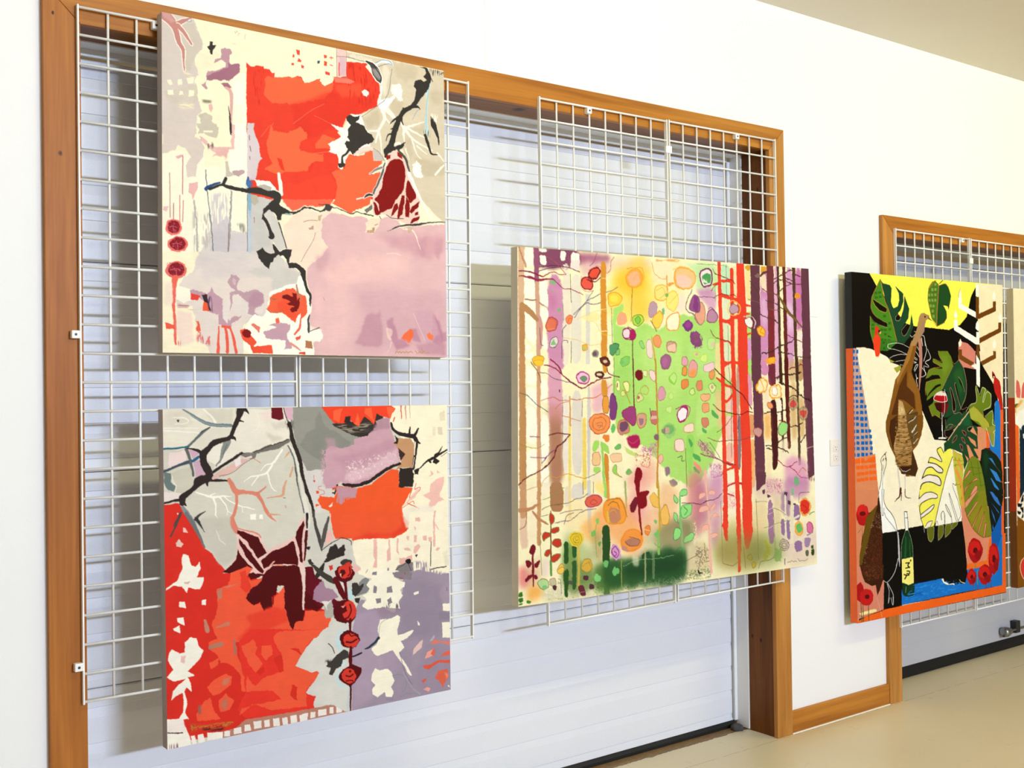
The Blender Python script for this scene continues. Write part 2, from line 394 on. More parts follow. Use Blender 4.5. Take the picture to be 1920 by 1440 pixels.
for i, (x, z, lab, r) in enumerate(CL):
    o = pc if i == 0 else copy_tree(pc)
    o.location = (x, 0.0, z); tag(o, lab, 'clip', 'white clips screwed to the door casings')
def make_joiner():
    bm = bmesh.new(); add_box(bm, -0.0155, 0.0155, -0.0085, 0.0035, -0.014, 0.014)
    o = link_bm('grid_joiner', bm, M_WHITE, None, 0.003); return o
JL = [(2.1615, 2.360, 'small white joiner linking the two grids above the forest painting'),
      (4.2415, 2.062, 'small white joiner linking the two grids above the turkey painting')]
for i, (x, z, lab) in enumerate(JL):
    o = make_joiner() if i == 0 else o.copy()
    if i: C.objects.link(o)
    o.location = (x, 0.0, z); tag(o, lab, 'joiner', 'white joiners between grid panels')

# ------------------------------------------------------------------ wall outlet
oc = empty('wall_outlet', (3.187, YW, 1.161)); tag(oc, 'white duplex power outlet on the wall left of the turkey painting', 'outlet')
box('cover_plate', -0.0355, 0.0355, -0.006, 0.0, -0.057, 0.057, M_OUTLET, oc, 0.002)
for z in (0.0205, -0.0205):
    bm = bmesh.new(); add_box(bm, -0.0165, 0.0165, -0.0085, -0.0058, z - 0.0145, z + 0.0145); r = link_bm('receptacle', bm, M_OUTLET, oc, 0.003)
    bm = bmesh.new()
    for dx, dz, w, hh in ((-0.006, 0.004, 0.0016, 0.007), (0.006, 0.004, 0.0016, 0.0055), (0.0, -0.007, 0.004, 0.004)):
        add_box(bm, dx - w / 2, dx + w / 2, -0.0089, -0.0084, z + dz - hh / 2, z + dz + hh / 2)
    link_bm('slots', bm, M_SLOT, r)

# ------------------------------------------------------------------ paintings: the brushwork, in millimetres on each canvas
# one line per mark: 1 fill, 2 stroke, 3 dry brush or 4 rounded fill; red green blue; edge wobble, opacity, softness | x y ... | stroke widths
BRUSH_PINK = """1 250 241 212 0 100 0|-33 -25 973 -68 959 947 -36 955
1 218 206 200 30 100 0|-4 -7 89 1 99 21 114 57 115 81 99 95 91 110 95 129 99 141 104 147 96 158 91 171 98 197 101 221 108 237 111 251 98 266 95 315 -5 329
1 211 200 188 30 100 0|59 19 89 15 104 42 113 60 112 82 96 95 89 116 79 142 66 149 65 115 64 86 52 45
1 214 203 190 29 100 0|5 213 99 178 101 221 86 236 63 232 48 251 41 240 14 235
1 246 236 208 45 100 0|94 100 155 79 170 101 139 136 124 154 119 174 104 182 99 143
1 207 197 182 45 100 0|103 262 118 253 139 257 139 277 159 289 159 306 98 314 108 286
3 241 230 200 0 35 0|61 150 99 143 96 173 66 168
3 241 230 200 0 45 0|46 240 88 231 91 247 48 254
1 249 241 214 17 100 0|14 182 25 178 30 189 22 193
1 249 241 214 18 100 0|44 175 54 171 57 186 44 189
1 249 241 214 18 100 0|69 167 89 161 88 177 73 182
1 249 241 214 17 100 0|16 208 30 205 33 218 18 221
1 249 241 214 18 100 0|50 204 58 205 60 214 47 216
1 249 241 214 18 100 0|76 198 91 196 90 211 75 216
2 251 243 232 15 100 0|0 2 27 18 39 40 48 75 61 91 61 121 63 148|368 305 209 179 141 100 75
2 203 143 136 15 100 0|0 2 27 18 39 40 48 75 61 91 61 121 63 148|320 257 162 132 94 55 30
2 251 243 232 15 100 0|42 26 59 14 77 3 83 2|174 143 100 67
2 203 143 136 15 100 0|42 26 59 14 77 3 83 2|134 103 59 24
2 251 243 232 15 100 0|46 29 67 49 84 73|168 147 93
2 203 143 136 15 100 0|46 29 67 49 84 73|125 103 49
2 203 143 136 15 100 0|0 2 27 18 39 40 48 75 61 91|293 216 147 116 86
1 215 169 168 29 70 29|0 -1 22 0 39 18 30 25 5 15
2 142 149 165 9 100 0|67 11 77 3 83 2 84 9 79 12 69 12|12
2 201 148 155 9 70 0|209 12 211 18 215 9 218 14|15
2 185 166 160 9 100 0|219 23 222 14 225 16|10
2 160 148 128 9 100 0|239 29 239 20 241 15|10
2 201 148 155 9 70 0|202 48 207 48 211 48|10
1 59 55 51 15 100 0|135 54 144 53 143 62 154 62 150 71 145 76 143 89 138 89 135 79 131 76 127 71 135 65
1 195 154 166 31 100 0|167 70 181 65 194 64 200 73 194 82 194 102 198 106 212 101 221 99 224 124 207 139 190 156 178 154 149 159 126 165 124 154 129 138 139 137 160 128 181 116 182 104 168 101 145 113 152 102 167 94 168 84
1 168 115 134 31 100 0|189 103 196 107 212 101 221 99 224 124 207 139 190 156 178 154 149 159 126 164 126 153 139 144 160 133 178 122 189 115
1 195 154 166 22 100 0|126 165 123 176 129 185 124 188 110 178 119 172
1 168 115 134 23 100 0|165 165 188 160 201 172 178 175 173 171
2 168 115 134 9 100 0|190 157 201 144 224 124|12
1 252 245 223 31 100 0|194 154 223 129 241 123 242 294 201 300 204 177
1 255 251 238 46 60 62|201 165 223 142 238 159 235 210 211 226
2 223 176 171 15 100 0|180 175 193 177 199 191 198 228 196 266 202 300|52 95 106 83 63 107
2 63 50 48 15 100 0|189 225 193 249 195 279 197 301|8 42 63 74
1 230 189 184 23 100 0|131 229 141 225 145 239 139 250 132 241
3 110 101 90 0 40 0|113 219 139 218 139 224 115 226
1 232 69 47 24 100 0|243 93 255 103 274 97 293 94 298 108 317 113 314 129 339 144 353 127 370 119 381 115 398 104 412 104 424 124 455 107 473 99 476 120 490 120 489 260 243 294
1 232 69 47 25 100 0|249 102 314 100 331 126 387 111 404 103 415 109 419 124 444 114 470 101 476 112 489 119 514 106 520 88 562 78 562 33 639 27 627 37 676 81 680 102 668 131 666 151 641 165 607 185 573 188 558 205 548 235 530 251 542 263 524 273 509 283 503 303 524 313 533 325 535 352 547 358 557 328 572 310 602 311 621 306 624 292 649 289 655 318 683 317 667 338 639 358 676 365 675 435 247 479
1 251 107 69 49 100 0|295 129 317 120 314 131 339 145 353 130 398 105 412 107 423 126 473 102 490 122 490 157 426 175 403 186 380 185 322 196 297 175
1 251 107 69 49 100 0|301 128 317 120 387 111 418 124 470 102 489 120 517 107 514 129 490 154 455 165 386 191 358 185
1 246 88 58 51 90 34|526 111 611 92 616 123 549 145 532 131
1 223 58 40 50 70 84|403 184 455 160 520 128 549 145 616 134 666 126 666 148 604 185 561 194 549 230 507 241 457 275 402 287 386 248 386 191
3 217 51 31 90 22 0|263 112 298 108 303 204 262 211
3 214 48 31 90 25 0|568 34 630 34 673 87 653 139 610 173 567 142
1 251 107 69 49 100 0|324 293 385 269 428 263 428 279 402 298 408 320 368 333 327 339
1 251 107 69 33 100 0|480 264 521 271 503 290 500 303 459 308 457 296
2 246 160 128 10 80 0|386 246 414 223 452 192 487 173|10
2 251 183 154 10 60 0|286 298 313 261 322 260 324 252|10
2 246 160 128 10 90 0|385 329 445 325 497 313 542 306|10
2 242 155 128 10 70 0|454 212 481 219 507 228|11
1 255 249 238 17 100 0|613 115 623 108 638 111 638 120 629 128 619 125
2 138 122 114 10 100 0|623 114 632 113|8
1 252 110 71 34 100 0|509 373 523 393 529 413 523 440 511 463 573 489 588 479 638 453 644 425 666 396 686 361 676 351 639 363 683 323 652 308 649 289 627 289 621 306 587 313 566 313 557 330 553 355 535 360 520 367
1 240 75 50 33 80 16|401 417 470 386 509 379 523 403 520 436 508 466 470 477 426 477 384 501 353 474 351 423
1 252 110 71 40 100 0|316 261 324 275 369 274 408 253 431 271 408 297 405 321 439 324 483 320 482 342 448 347 436 377 362 387 334 399 296 388 321 367 315 360 307 339 302 314
1 230 63 43 32 100 0|335 353 349 351 359 388 346 382
1 230 63 43 33 100 0|445 350 453 346 442 379 427 380
1 243 201 196 10 100 0|530 -2 563 -2 562 78 529 84
1 220 185 196 10 100 0|538 24 560 22 559 76 541 79
2 63 58 56 10 100 0|530 -2 530 84|9
2 140 91 88 10 100 0|563 -2 562 73|9
2 226 64 48 10 100 0|538 42 538 80|30
1 233 167 155 10 60 0|520 88 562 81 592 89 574 98 523 102
2 156 58 48 10 100 0|517 87 574 83|8
1 232 80 60 16 100 0|396 29 409 28 408 42 401 42
1 232 80 60 16 100 0|404 51 414 57 413 61 401 62
1 232 80 60 17 100 0|487 28 497 27 495 35 488 38
1 232 80 60 17 100 0|487 46 497 46 497 58 487 59
1 232 80 60 17 100 0|491 75 505 76 505 85 491 85
1 232 80 60 16 100 0|413 70 422 72 421 80 414 79
1 232 80 60 16 100 0|317 110 329 108 329 121 322 122 317 120
1 232 80 60 16 100 0|387 43 391 45 391 51 384 52
1 232 80 60 16 100 0|381 70 390 68 390 75 381 76
2 232 80 60 10 100 0|507 32 518 31|21
2 232 80 60 10 100 0|508 53 516 54|23
2 232 80 60 10 100 0|512 27 512 36|18
1 53 86 124 17 100 0|465 49 473 46 474 55 466 57
1 217 204 182 18 100 0|563 3 917 2 917 496 762 371 773 312 757 272 689 297 683 317 652 319 649 286 602 309 591 211 672 147 680 102 673 81 645 34 636 25 611 24 563 22
1 229 218 199 69 100 0|569 7 655 10 648 20 575 20
1 201 187 162 91 70 72|731 8 822 8 809 39 769 59 734 43
1 201 187 162 89 70 54|710 119 762 127 742 169 713 151
1 201 187 162 87 70 52|613 199 672 161 678 206 640 222
1 201 187 162 91 70 55|764 205 840 183 826 213
1 198 183 159 72 60 54|760 233 796 245 789 313 766 277
1 198 183 159 75 60 75|855 79 909 64 908 110 868 111
1 198 183 159 74 60 74|796 292 913 292 912 337 831 347
1 236 227 210 89 80 53|686 18 705 21 711 55 691 122 682 85
1 255 250 238 54 100 0|717 79 743 69 757 81 759 122 742 122 720 104
1 255 250 238 55 100 0|792 315 809 299 825 314 828 347 795 351
2 251 245 230 18 100 0|678 140 710 163 742 189|222 160 97
2 251 245 230 18 100 0|678 146 697 184 671 226 661 263|145 106 75 42
2 251 245 230 18 100 0|697 184 716 201|64 39
2 251 245 230 17 100 0|671 226 637 231|59 32
2 251 245 230 18 100 0|673 229 680 260 683 296|65 51 25
2 251 245 230 18 100 0|748 190 764 205 761 222 764 249|65 121 84 33
2 251 245 230 18 100 0|764 205 794 192 837 175|80 49 27
2 251 245 230 18 100 0|767 201 839 225|73 31
2 251 245 230 18 100 0|764 205 796 239 866 261|93 70 37
2 251 245 230 18 100 0|787 229 809 282 825 294|61 34 19
2 251 245 230 18 100 0|809 254 845 275|44 26
2 251 245 230 18 100 0|709 273 744 252 757 261|37 81 32
2 251 245 230 18 100 0|767 268 782 302|47 20
2 251 245 230 19 100 0|886 267 909 289|68 34
2 251 245 230 19 100 0|909 301 878 336|41 76
2 255 254 248 36 100 0|685 145 726 116|316 80
2 221 235 234 18 100 0|680 102 685 84 677 135|72 93 49
2 61 68 80 10 100 0|530 24 566 19 590 21 611 24 633 23|11
2 86 96 121 11 100 0|672 147 694 130 711 97 716 55 721 29|12
2 77 90 102 10 100 0|591 208 641 171 672 147 694 130|13
2 232 242 246 9 100 0|664 24 686 9 715 8 723 17|52 90 150 67
2 63 74 102 11 100 0|664 20 686 6 712 4 723 15|12
2 63 74 102 11 100 0|667 33 689 21 712 13 724 19|11
2 253 246 238 18 100 0|630 22 651 27 664 47 673 65 679 76|106 192 363 297 132
2 82 75 74 18 100 0|630 22 651 27 664 47 673 65 679 76|47 128 297 231 66
1 169 164 164 35 80 35|648 39 673 37 681 63 673 73 660 61
2 36 33 31 11 100 0|630 20 655 23 665 39 683 58 681 73|25
2 191 224 230 18 100 0|858 50 848 91 851 113 844 154 846 204|96 72 66 66 115
2 127 169 201 11 100 0|857 56 848 114 844 154 845 199|13
2 111 143 181 11 100 0|824 137 811 142 794 175|11
3 95 118 132 90 40 0|833 200 860 200 860 219 836 223
1 58 54 49 28 100 0|819 3 849 1 859 19 865 29 858 61 828 103 814 97 811 80 798 68 805 50 825 43 835 48 848 40 835 31 845 21 842 7
3 74 74 70 90 45 0|859 3 913 4 910 13 869 23
2 45 43 41 11 100 0|901 14 910 7|19
2 45 43 41 11 100 0|859 22 870 42|25
2 58 54 49 18 100 0|825 78 808 117 788 137 761 152 748 174 735 203 725 227 718 261 705 287|304 146 136 142 146 178 183 181 321
2 58 54 49 18 100 0|794 133 814 130 824 137|138 71 20
2 58 54 49 18 100 0|761 144 763 155|66
2 58 54 49 18 100 0|748 171 726 185 713 200|96 59 16
2 58 54 49 18 100 0|753 173 759 194|80 40
2 58 54 49 18 100 0|729 210 714 215|70 21
2 58 54 49 18 100 0|725 228 704 232 698 254|70 43 24
1 58 54 49 27 100 0|696 280 712 262 731 267 750 256 767 245 757 264 741 280 721 296 702 307 689 303
2 58 54 49 19 100 0|864 154 870 175 880 194 890 215 891 240|35 210 140 70 27
3 251 247 238 90 40 0|861 146 894 146 891 175 867 162
2 58 54 49 18 100 0|840 216 846 232 856 254 862 273 886 272|103 117 83 58 29
1 255 250 240 26 100 0|507 228 561 236 573 189 610 184 622 217 652 251 640 277 602 295 590 310 566 305 557 328 557 338 541 359 532 356 533 328 527 316 500 312 509 302 498 288 524 276 536 267 548 254
1 61 56 51 26 100 0|561 199 573 190 588 195 607 187 603 201 591 211 622 217 631 235 646 241 657 255 649 265 621 276 602 290 596 304 581 309 566 295 554 280 560 271 572 270 563 260 567 233 576 221 561 210
2 61 56 51 17 100 0|572 294 560 309 546 321 545 340|80 69 61 89
1 61 56 51 25 100 0|531 344 548 337 557 341 553 349 535 356
2 241 214 207 26 100 0|587 308 621 287 649 281|78 131 80
1 201 192 188 35 100 0|649 284 677 294 692 316 683 317 655 315
2 106 100 96 11 100 0|652 281 677 294 695 321|13
1 240 207 196 27 100 0|702 293 734 275 757 286 779 328 788 363 807 397 820 429 810 452 816 468 810 494 777 505 757 499 738 489 706 484 681 478 662 488 650 481 644 444 666 396 689 349 702 315
1 139 15 8 27 100 0|740 301 755 308 766 332 766 354 759 394 742 418 729 433 716 459 678 473 668 485 656 483 650 446 679 402 689 355 705 320 724 307
1 139 15 8 18 100 0|774 363 785 374 804 403 804 419 781 436 774 422 766 412 767 393
1 139 15 8 18 100 0|726 444 735 440 739 454 722 477 711 484 716 467
1 139 15 8 18 100 0|752 414 762 413 761 432 754 471 735 490 738 459
1 139 15 8 18 100 0|768 415 778 430 781 455 777 480 764 479 763 443
1 139 15 8 18 100 0|787 446 817 426 810 447 787 468 780 463
1 139 15 8 18 100 0|800 464 812 458 810 469 800 473
1 139 15 8 18 100 0|787 485 816 473 813 484 780 501
1 154 29 20 18 100 0|696 299 715 294 711 306 699 310
1 154 29 20 18 100 0|737 280 755 289 755 303 737 294
2 240 207 196 17 100 0|650 438 666 450 670 471|43 70 25
2 237 230 228 18 100 0|692 322 682 361 660 404 647 427|79 107 98 103
2 107 102 99 18 100 0|692 322 682 361 660 404 647 427|43 71 63 69
2 85 81 78 18 100 0|741 277 766 296 776 323 791 368 824 429|64 99 54 34 27
2 255 251 242 18 100 0|779 344 804 389 827 431 866 483|133 80 67 27
2 233 226 220 18 100 0|778 358 814 416|80 67
2 243 233 226 17 100 0|639 361 664 344 683 337|53 101 90
2 141 135 131 17 100 0|639 361 664 344 683 337|21 69 58
2 61 57 54 33 100 0|384 509 401 500 424 481 441 486 464 491 478 490 499 469 534 479 576 491 594 481 619 484 650 487|26
2 61 57 54 17 100 0|467 470 481 471 499 468|21
1 75 71 68 33 100 0|490 470 502 466 511 476 499 488 487 484
1 109 106 106 35 90 0|619 473 644 452 647 465 628 483
2 242 234 230 17 100 0|619 436 632 425 647 425|64 116 98
2 61 57 54 17 100 0|619 436 632 425 647 425|21 74 54
2 242 233 228 17 100 0|595 442 619 434|42 32
2 74 69 65 11 100 0|672 487 678 495|22
2 74 69 65 11 100 0|697 480 713 489 757 486|20
2 233 214 204 18 100 0|696 531 719 519 751 508 810 500 843 491 914 483|38 92 60 94 55 48
2 74 69 65 18 100 0|696 531 719 519 751 508 810 500 843 491 914 483|16 70 38 72 33 25
1 251 223 194 36 100 0|713 492 732 487 745 492 738 500
1 252 224 206 25 100 0|353 543 384 514 423 487 464 496 505 485 534 490 570 502 533 635 508 757 430 709 397 665 366 662
1 227 187 191 34 100 0|478 513 505 490 537 492 582 498 600 491 625 494 637 504 675 495 697 485 735 492 744 505 696 531 738 517 816 502 917 490 915 914 449 913 446 877 466 853 478 837 426 826 424 777 441 740 425 694 428 658 468 629 498 595 472 566
1 213 164 174 109 80 145|649 546 910 525 909 559 841 614 785 590 712 574
1 242 201 197 103 75 172|587 613 776 597 775 652 648 681 503 721 477 670
1 214 172 182 106 80 212|592 722 907 706 905 892 584 897 622 790
1 239 198 196 99 70 165|450 708 556 702 566 871 466 910 438 848 447 786
1 201 153 168 52 90 52|622 790 672 780 680 828 677 880 633 886 585 876 603 844
1 211 165 175 83 60 83|454 630 504 598 485 664 462 671
1 194 143 162 35 90 35|696 803 712 795 728 829 734 857 715 868 696 836
1 194 143 162 36 90 36|779 825 805 827 815 866 785 864
1 191 139 160 37 85 37|859 775 886 802 902 847 885 878 858 865
1 212 169 184 55 80 55|793 772 859 770 885 836 838 871 805 838
1 196 142 161 36 90 36|712 863 750 856 779 880 727 892
1 201 153 168 55 90 73|798 874 905 864 908 908 805 902
1 192 140 160 56 80 37|889 839 912 830 912 858 891 872
1 207 159 171 73 80 55|799 551 842 536 835 598 821 604 802 567
1 207 159 171 74 80 56|876 544 906 533 885 608 868 590
1 243 119 76 36 100 0|745 854 773 828 786 828 792 844 776 869 756 861
1 245 129 82 37 100 0|838 846 848 834 862 845 858 859 845 857
2 245 144 106 11 70 0|760 859 785 872|29
2 235 197 200 11 80 0|790 778 806 811 831 862|26
2 184 130 151 11 80 0|869 780 889 830 898 858|17
2 246 220 203 11 80 0|696 600 724 595 746 601|28
2 183 142 160 10 100 0|479 743 483 751|12
1 251 223 208 35 60 18|690 828 696 855 712 868 708 884 689 906 702 895 715 830
2 181 138 46 11 100 0|724 903 729 896 735 903 740 897 745 903 751 897 757 902 762 897 769 902 779 896 785 902|17
2 181 138 46 11 100 0|796 895 801 903|19
2 181 138 46 11 100 0|805 902 811 896 818 903 828 895|17
2 201 154 62 11 100 0|818 885 824 901|16
2 181 138 46 11 70 0|828 900 848 900|14
1 251 224 200 21 100 0|622 511 640 496 675 493 668 518 649 541 621 540 625 524
1 201 164 137 26 100 0|625 535 652 527 654 538 628 541
2 185 154 128 10 100 0|656 516 665 511|27
1 185 154 128 17 100 0|646 524 655 521 655 532 647 533
1 201 177 147 25 100 0|464 504 478 498 472 519 463 517
2 194 168 140 10 100 0|417 527 435 520 461 519|26
1 194 165 140 25 100 0|432 543 449 534 450 544 437 547
2 122 106 94 10 100 0|455 555 449 578 425 614 408 644|11
2 251 233 218 18 100 0|754 518 796 517 818 577|55 45 20
3 201 177 147 90 50 0|754 516 796 506 783 527 760 532
1 251 244 224 22 100 0|2 385 41 366 60 363 81 380 65 406 65 435 95 437 95 398 118 351 118 405 153 395 190 406 240 415 241 615 137 633 1 643
1 222 212 209 46 100 0|137 562 153 585 163 557 176 551 186 535 197 569 220 574 241 570 244 472 285 473 325 494 322 619 405 677 393 711 349 719 316 736 293 802 229 829 136 833 81 786 59 710 86 694 97 650 117 612
1 221 207 200 29 100 0|2 299 96 286 90 323 108 328 118 351 113 381 98 397 95 432 68 437 66 406 81 380 65 360 46 350 33 367 2 381
1 207 197 182 38 100 0|96 286 151 277 159 301 154 317 126 318 108 308
2 248 239 216 9 100 0|118 306 141 302|49
1 233 192 188 30 100 0|103 319 118 326 133 337 154 342 198 338 195 276 206 274 207 339 206 344 185 354 185 372 172 364 138 373 154 361 133 351 110 332
1 227 180 177 30 70 30|151 345 195 339 185 357 182 377 174 366 154 366
1 59 52 51 12 100 0|192 272 198 271 199 298 193 301
2 95 80 72 9 70 0|131 347 143 338|12
3 95 80 72 90 30 0|128 337 146 334 143 347 129 352
1 255 249 233 31 100 0|206 269 242 264 242 415 221 417 192 406 190 346 207 344
1 203 195 184 23 100 0|179 382 187 379 190 406 210 413 200 417 179 422
1 191 165 166 23 100 0|197 405 234 398 237 405 216 418 203 412
1 233 185 184 22 100 0|77 451 100 446 100 460 85 496 82 482 72 476
1 230 179 179 22 100 0|37 383 58 376 58 384 41 389
1 233 196 196 29 100 0|4 521 18 520 13 534 4 533
2 192 96 112 6 100 0|58 381 57 484|22
2 176 106 112 6 100 0|21 431 22 512 22 550|19
2 198 106 116 6 100 0|49 488 49 557|20
2 198 106 116 6 100 0|59 501 57 559|20
2 168 80 94 6 100 0|32 511 31 554|20
1 218 205 210 23 100 0|244 264 267 261 262 276 280 319 283 354 291 358 277 373 269 422 243 425
2 122 74 88 9 100 0|251 298 251 311|19
2 122 74 88 9 100 0|252 328 255 343|19
2 122 74 88 9 100 0|252 358 253 366|16
1 217 195 211 16 80 0|243 420 266 412 266 422 245 424
1 207 203 200 24 100 0|245 465 285 468 328 474 301 499 290 531 308 574 322 619 244 625
1 191 184 168 31 100 0|247 462 271 464 279 481 266 495 247 484
1 214 210 205 24 100 0|298 510 312 501 323 512 339 536 361 606 338 618 322 591 311 546 295 525
1 207 200 206 45 100 0|140 569 163 550 186 528 194 581 199 628 137 633
3 213 205 208 90 60 0|138 476 187 466 186 570 137 574
1 216 207 211 46 100 0|191 584 241 575 241 625 191 629
3 199 192 186 90 55 0|85 530 97 529 102 635 87 636
3 201 194 190 90 50 0|112 535 132 528 137 633 112 625
2 185 178 174 30 100 0|90 498 94 553 99 635|40
2 169 164 160 30 100 0|197 462 194 519 188 629|47
3 160 160 152 90 55 0|212 550 233 548 241 580 225 571
2 92 100 112 18 100 0|123 411 124 453 132 516 137 557 143 632|23
2 45 79 134 15 100 0|123 463 138 451 163 441|103 71 48
2 44 92 150 16 100 0|247 417 246 434 250 446|42 134 55
2 127 179 214 16 80 0|250 462 250 489 252 529|107 118 38
2 188 203 221 15 70 0|250 514 250 624|107 117
2 74 68 70 9 100 0|244 465 243 625|13
2 107 70 80 9 100 0|188 552 187 629|13
2 168 62 72 9 100 0|264 528 264 543|16
3 74 120 176 90 50 0|242 425 258 423 258 443 242 445
1 255 248 238 32 100 0|266 422 312 419 331 440 351 451 348 466 312 447 290 450 271 437
1 189 182 172 31 100 0|271 437 296 431 318 439 309 453 288 450
2 255 243 232 16 100 0|340 396 345 428 348 454|84 141 112
2 58 54 49 16 100 0|133 462 169 445 189 451 213 453 242 455 258 453 279 451 307 458 323 456 337 460 334 476 317 492|71 63 112 91 126 150 196 156 233 256 206 225
2 58 54 49 15 100 0|173 445 176 435 180 427|99 89 88
2 244 240 232 9 100 0|213 441 226 447 242 450|16
1 58 54 49 24 100 0|293 500 309 483 334 476 345 487 361 493 375 500 350 510 345 528 336 529 328 509 309 501 295 515 298 537 287 531
2 58 54 49 16 100 0|293 525 306 544 314 566 319 579 311 579|83 95 112 161 76
2 58 54 49 16 100 0|322 604 338 628|84 168
2 74 74 74 10 100 0|339 536 350 566 363 606|34
2 58 54 49 24 100 0|356 504 375 505 395 503 429 480 467 491 487 486|103 41 50 36 27 62
2 159 176 184 16 100 0|361 509 378 510|52 42
4 237 122 108 29 100 0|56 574 48 590 31 598 14 593 7 578 14 561 31 553 49 558
4 142 21 38 23 100 0|50 573 44 586 31 593 18 588 13 576 19 563 31 557 44 561
3 196 86 106 -1 18 0|13 559 50 556 50 592 13 595
2 222 127 128 9 100 0|20 577 30 572 41 577|14
2 222 127 128 9 100 0|31 576 32 588|15
4 237 122 108 29 100 0|73 618 64 635 42 643 21 638 12 623 21 606 42 598 64 603
4 142 21 38 23 100 0|66 617 59 631 42 637 26 633 19 621 26 608 42 601 59 605
3 196 86 106 -1 18 0|19 604 66 600 65 637 19 640
2 222 127 128 9 100 0|28 621 40 617 54 621|14
2 222 127 128 9 100 0|42 620 43 633|15
4 237 122 108 29 100 0|71 688 61 707 38 715 16 709 6 692 16 674 38 665 61 671
4 142 21 38 23 100 0|63 687 56 702 38 709 21 704 14 690 21 676 38 669 56 673
3 196 86 106 -1 18 0|14 671 63 668 63 709 14 712
2 222 127 128 9 100 0|24 691 36 686 50 691|14
2 222 127 128 9 100 0|38 690 39 704|15
1 142 21 38 22 100 0|26 710 43 709 39 716 31 716
2 237 110 94 22 100 0|36 712 32 741 34 764 31 788 33 812 35 836 36 888|169 97 88 83 64 98 63
1 238 98 72 22 100 0|7 833 34 838 36 850 27 848 10 851
1 230 217 210 38 100 0|59 708 91 696 117 663 204 645 243 655 270 688 316 695 318 715 310 746 299 782 256 804 229 829 229 911 131 913 126 891 96 882 91 815 81 786 42 795 37 750
1 217 207 208 61 70 121|96 653 244 630 257 686 204 702 116 712
1 211 206 201 47 90 47|241 680 283 665 311 670 360 662 405 677 393 711 349 719 316 731 316 695 270 693
1 243 217 208 43 60 43|5 733 27 722 29 784 5 789
1 250 243 226 29 100 0|39 731 76 738 81 769 59 778 39 769
1 242 216 207 44 80 44|39 800 81 805 86 882 51 893 39 860
1 198 160 174 30 100 0|76 743 86 738 106 746 126 750 134 745 138 728 142 745 170 763 169 797 190 821 203 808 227 805 219 815 195 828 192 838 167 836 156 834 157 805 131 801 116 770 101 761 81 757
1 196 162 174 31 100 0|183 713 193 693 209 694 219 703 209 726 214 736 230 740 264 731 288 740 294 757 285 775 264 786 264 798 293 810 243 802 245 789 245 769 227 755 216 746 201 749 195 781 190 796 190 762 190 747 206 736 190 727
1 230 219 215 31 100 0|203 756 216 746 230 765 248 784 240 799 214 810 201 796
1 230 219 215 30 100 0|190 762 193 781 185 806 185 831 169 814 175 772
1 232 220 217 31 100 0|267 783 291 775 288 797 269 798
1 188 143 163 31 60 31|245 754 264 738 288 742 291 767 264 781 248 777
1 211 183 192 23 100 0|198 700 209 707 206 724 198 717
1 232 74 64 18 100 0|79 750 101 756 106 758 96 769 79 767
1 59 42 46 18 100 0|109 754 126 751 129 774 136 798 129 796 116 770
1 240 98 56 18 100 0|116 770 126 775 131 799 111 797
3 91 63 94 90 45 0|124 755 136 759 141 798 131 799
2 236 100 80 15 100 0|158 839 157 876 156 910|36 56 97
2 236 100 80 15 100 0|177 839 182 870 183 909|78 88 88
2 236 100 80 15 100 0|190 838 200 865 208 909|52 68 79
2 236 100 80 15 100 0|169 839 190 841|69
1 238 98 72 18 100 0|93 824 101 826 106 848 106 853 93 853 91 846 98 836
2 232 106 92 29 100 0|98 855 106 860 96 872|35
2 224 96 106 30 100 0|130 867 123 886|35
3 224 122 120 90 35 0|96 863 136 871 136 891 96 882
3 196 120 122 0 30 0|42 783 83 784 83 796 42 795
3 224 138 128 90 25 0|39 881 58 883 58 895 39 891
1 255 250 236 32 100 0|310 736 349 719 393 706 399 685 411 687 422 725 439 745 441 779 435 797 432 838 472 837 478 863 443 874 449 913 255 913 229 901 234 839 245 821 261 801 291 807 304 784
1 240 104 68 32 100 0|299 784 310 769 310 751 327 740 360 726 382 720 396 732 421 743 426 766 427 792 410 806 404 824 387 819 365 805 348 793 312 796
1 238 80 48 32 60 48|332 765 360 754 387 788 404 798 381 814 359 797 334 783
1 123 16 11 29 100 0|349 744 365 741 382 745 379 733 393 737 396 757 404 742 404 767 393 786 376 791 373 781 387 771 373 774 359 767 376 761 348 752
1 255 250 236 24 100 0|404 793 407 813 398 839 387 824 393 806
2 185 133 102 16 100 0|393 711 397 734 410 752|40 74 34
2 138 122 82 32 100 0|310 756 329 755|20
2 138 122 82 32 100 0|299 784 312 796 351 787|15
1 200 162 176 32 100 0|304 830 337 821 373 827 373 840 364 853 361 868 378 883 375 896 353 899 359 886 356 871 298 867 290 848 331 836
1 238 106 80 19 100 0|326 811 337 808 340 821 329 824
1 232 128 108 23 100 0|252 831 261 826 280 838 277 853 269 843
1 238 90 58 23 100 0|219 847 234 842 253 861 269 878 263 891 317 887 317 910 258 911 250 888 229 874
4 138 15 13 23 100 0|253 855 249 864 240 868 230 864 226 856 230 847 240 843 249 846
2 255 250 236 16 100 0|263 891 296 875 353 876|50 75 66
2 232 112 94 16 100 0|407 806 404 834 387 855|39 72 53
1 232 96 76 19 100 0|387 865 406 857 403 867 392 873
2 227 154 144 16 100 0|373 881 392 891 406 901|79 64 27
1 184 125 88 20 100 0|420 872 440 872 442 895 420 893
1 232 80 58 16 100 0|400 907 420 904 420 912 400 912
1 58 54 49 24 100 0|270 623 289 610 295 621 314 627 338 620 361 608 380 611 372 636 371 649 394 647 408 656 422 668 422 694 405 675 394 662 369 664 363 641 352 629 333 633 322 647 313 652 308 671 297 664 278 645
1 214 210 205 24 100 0|324 639 338 627 349 637 357 655 338 669 311 668
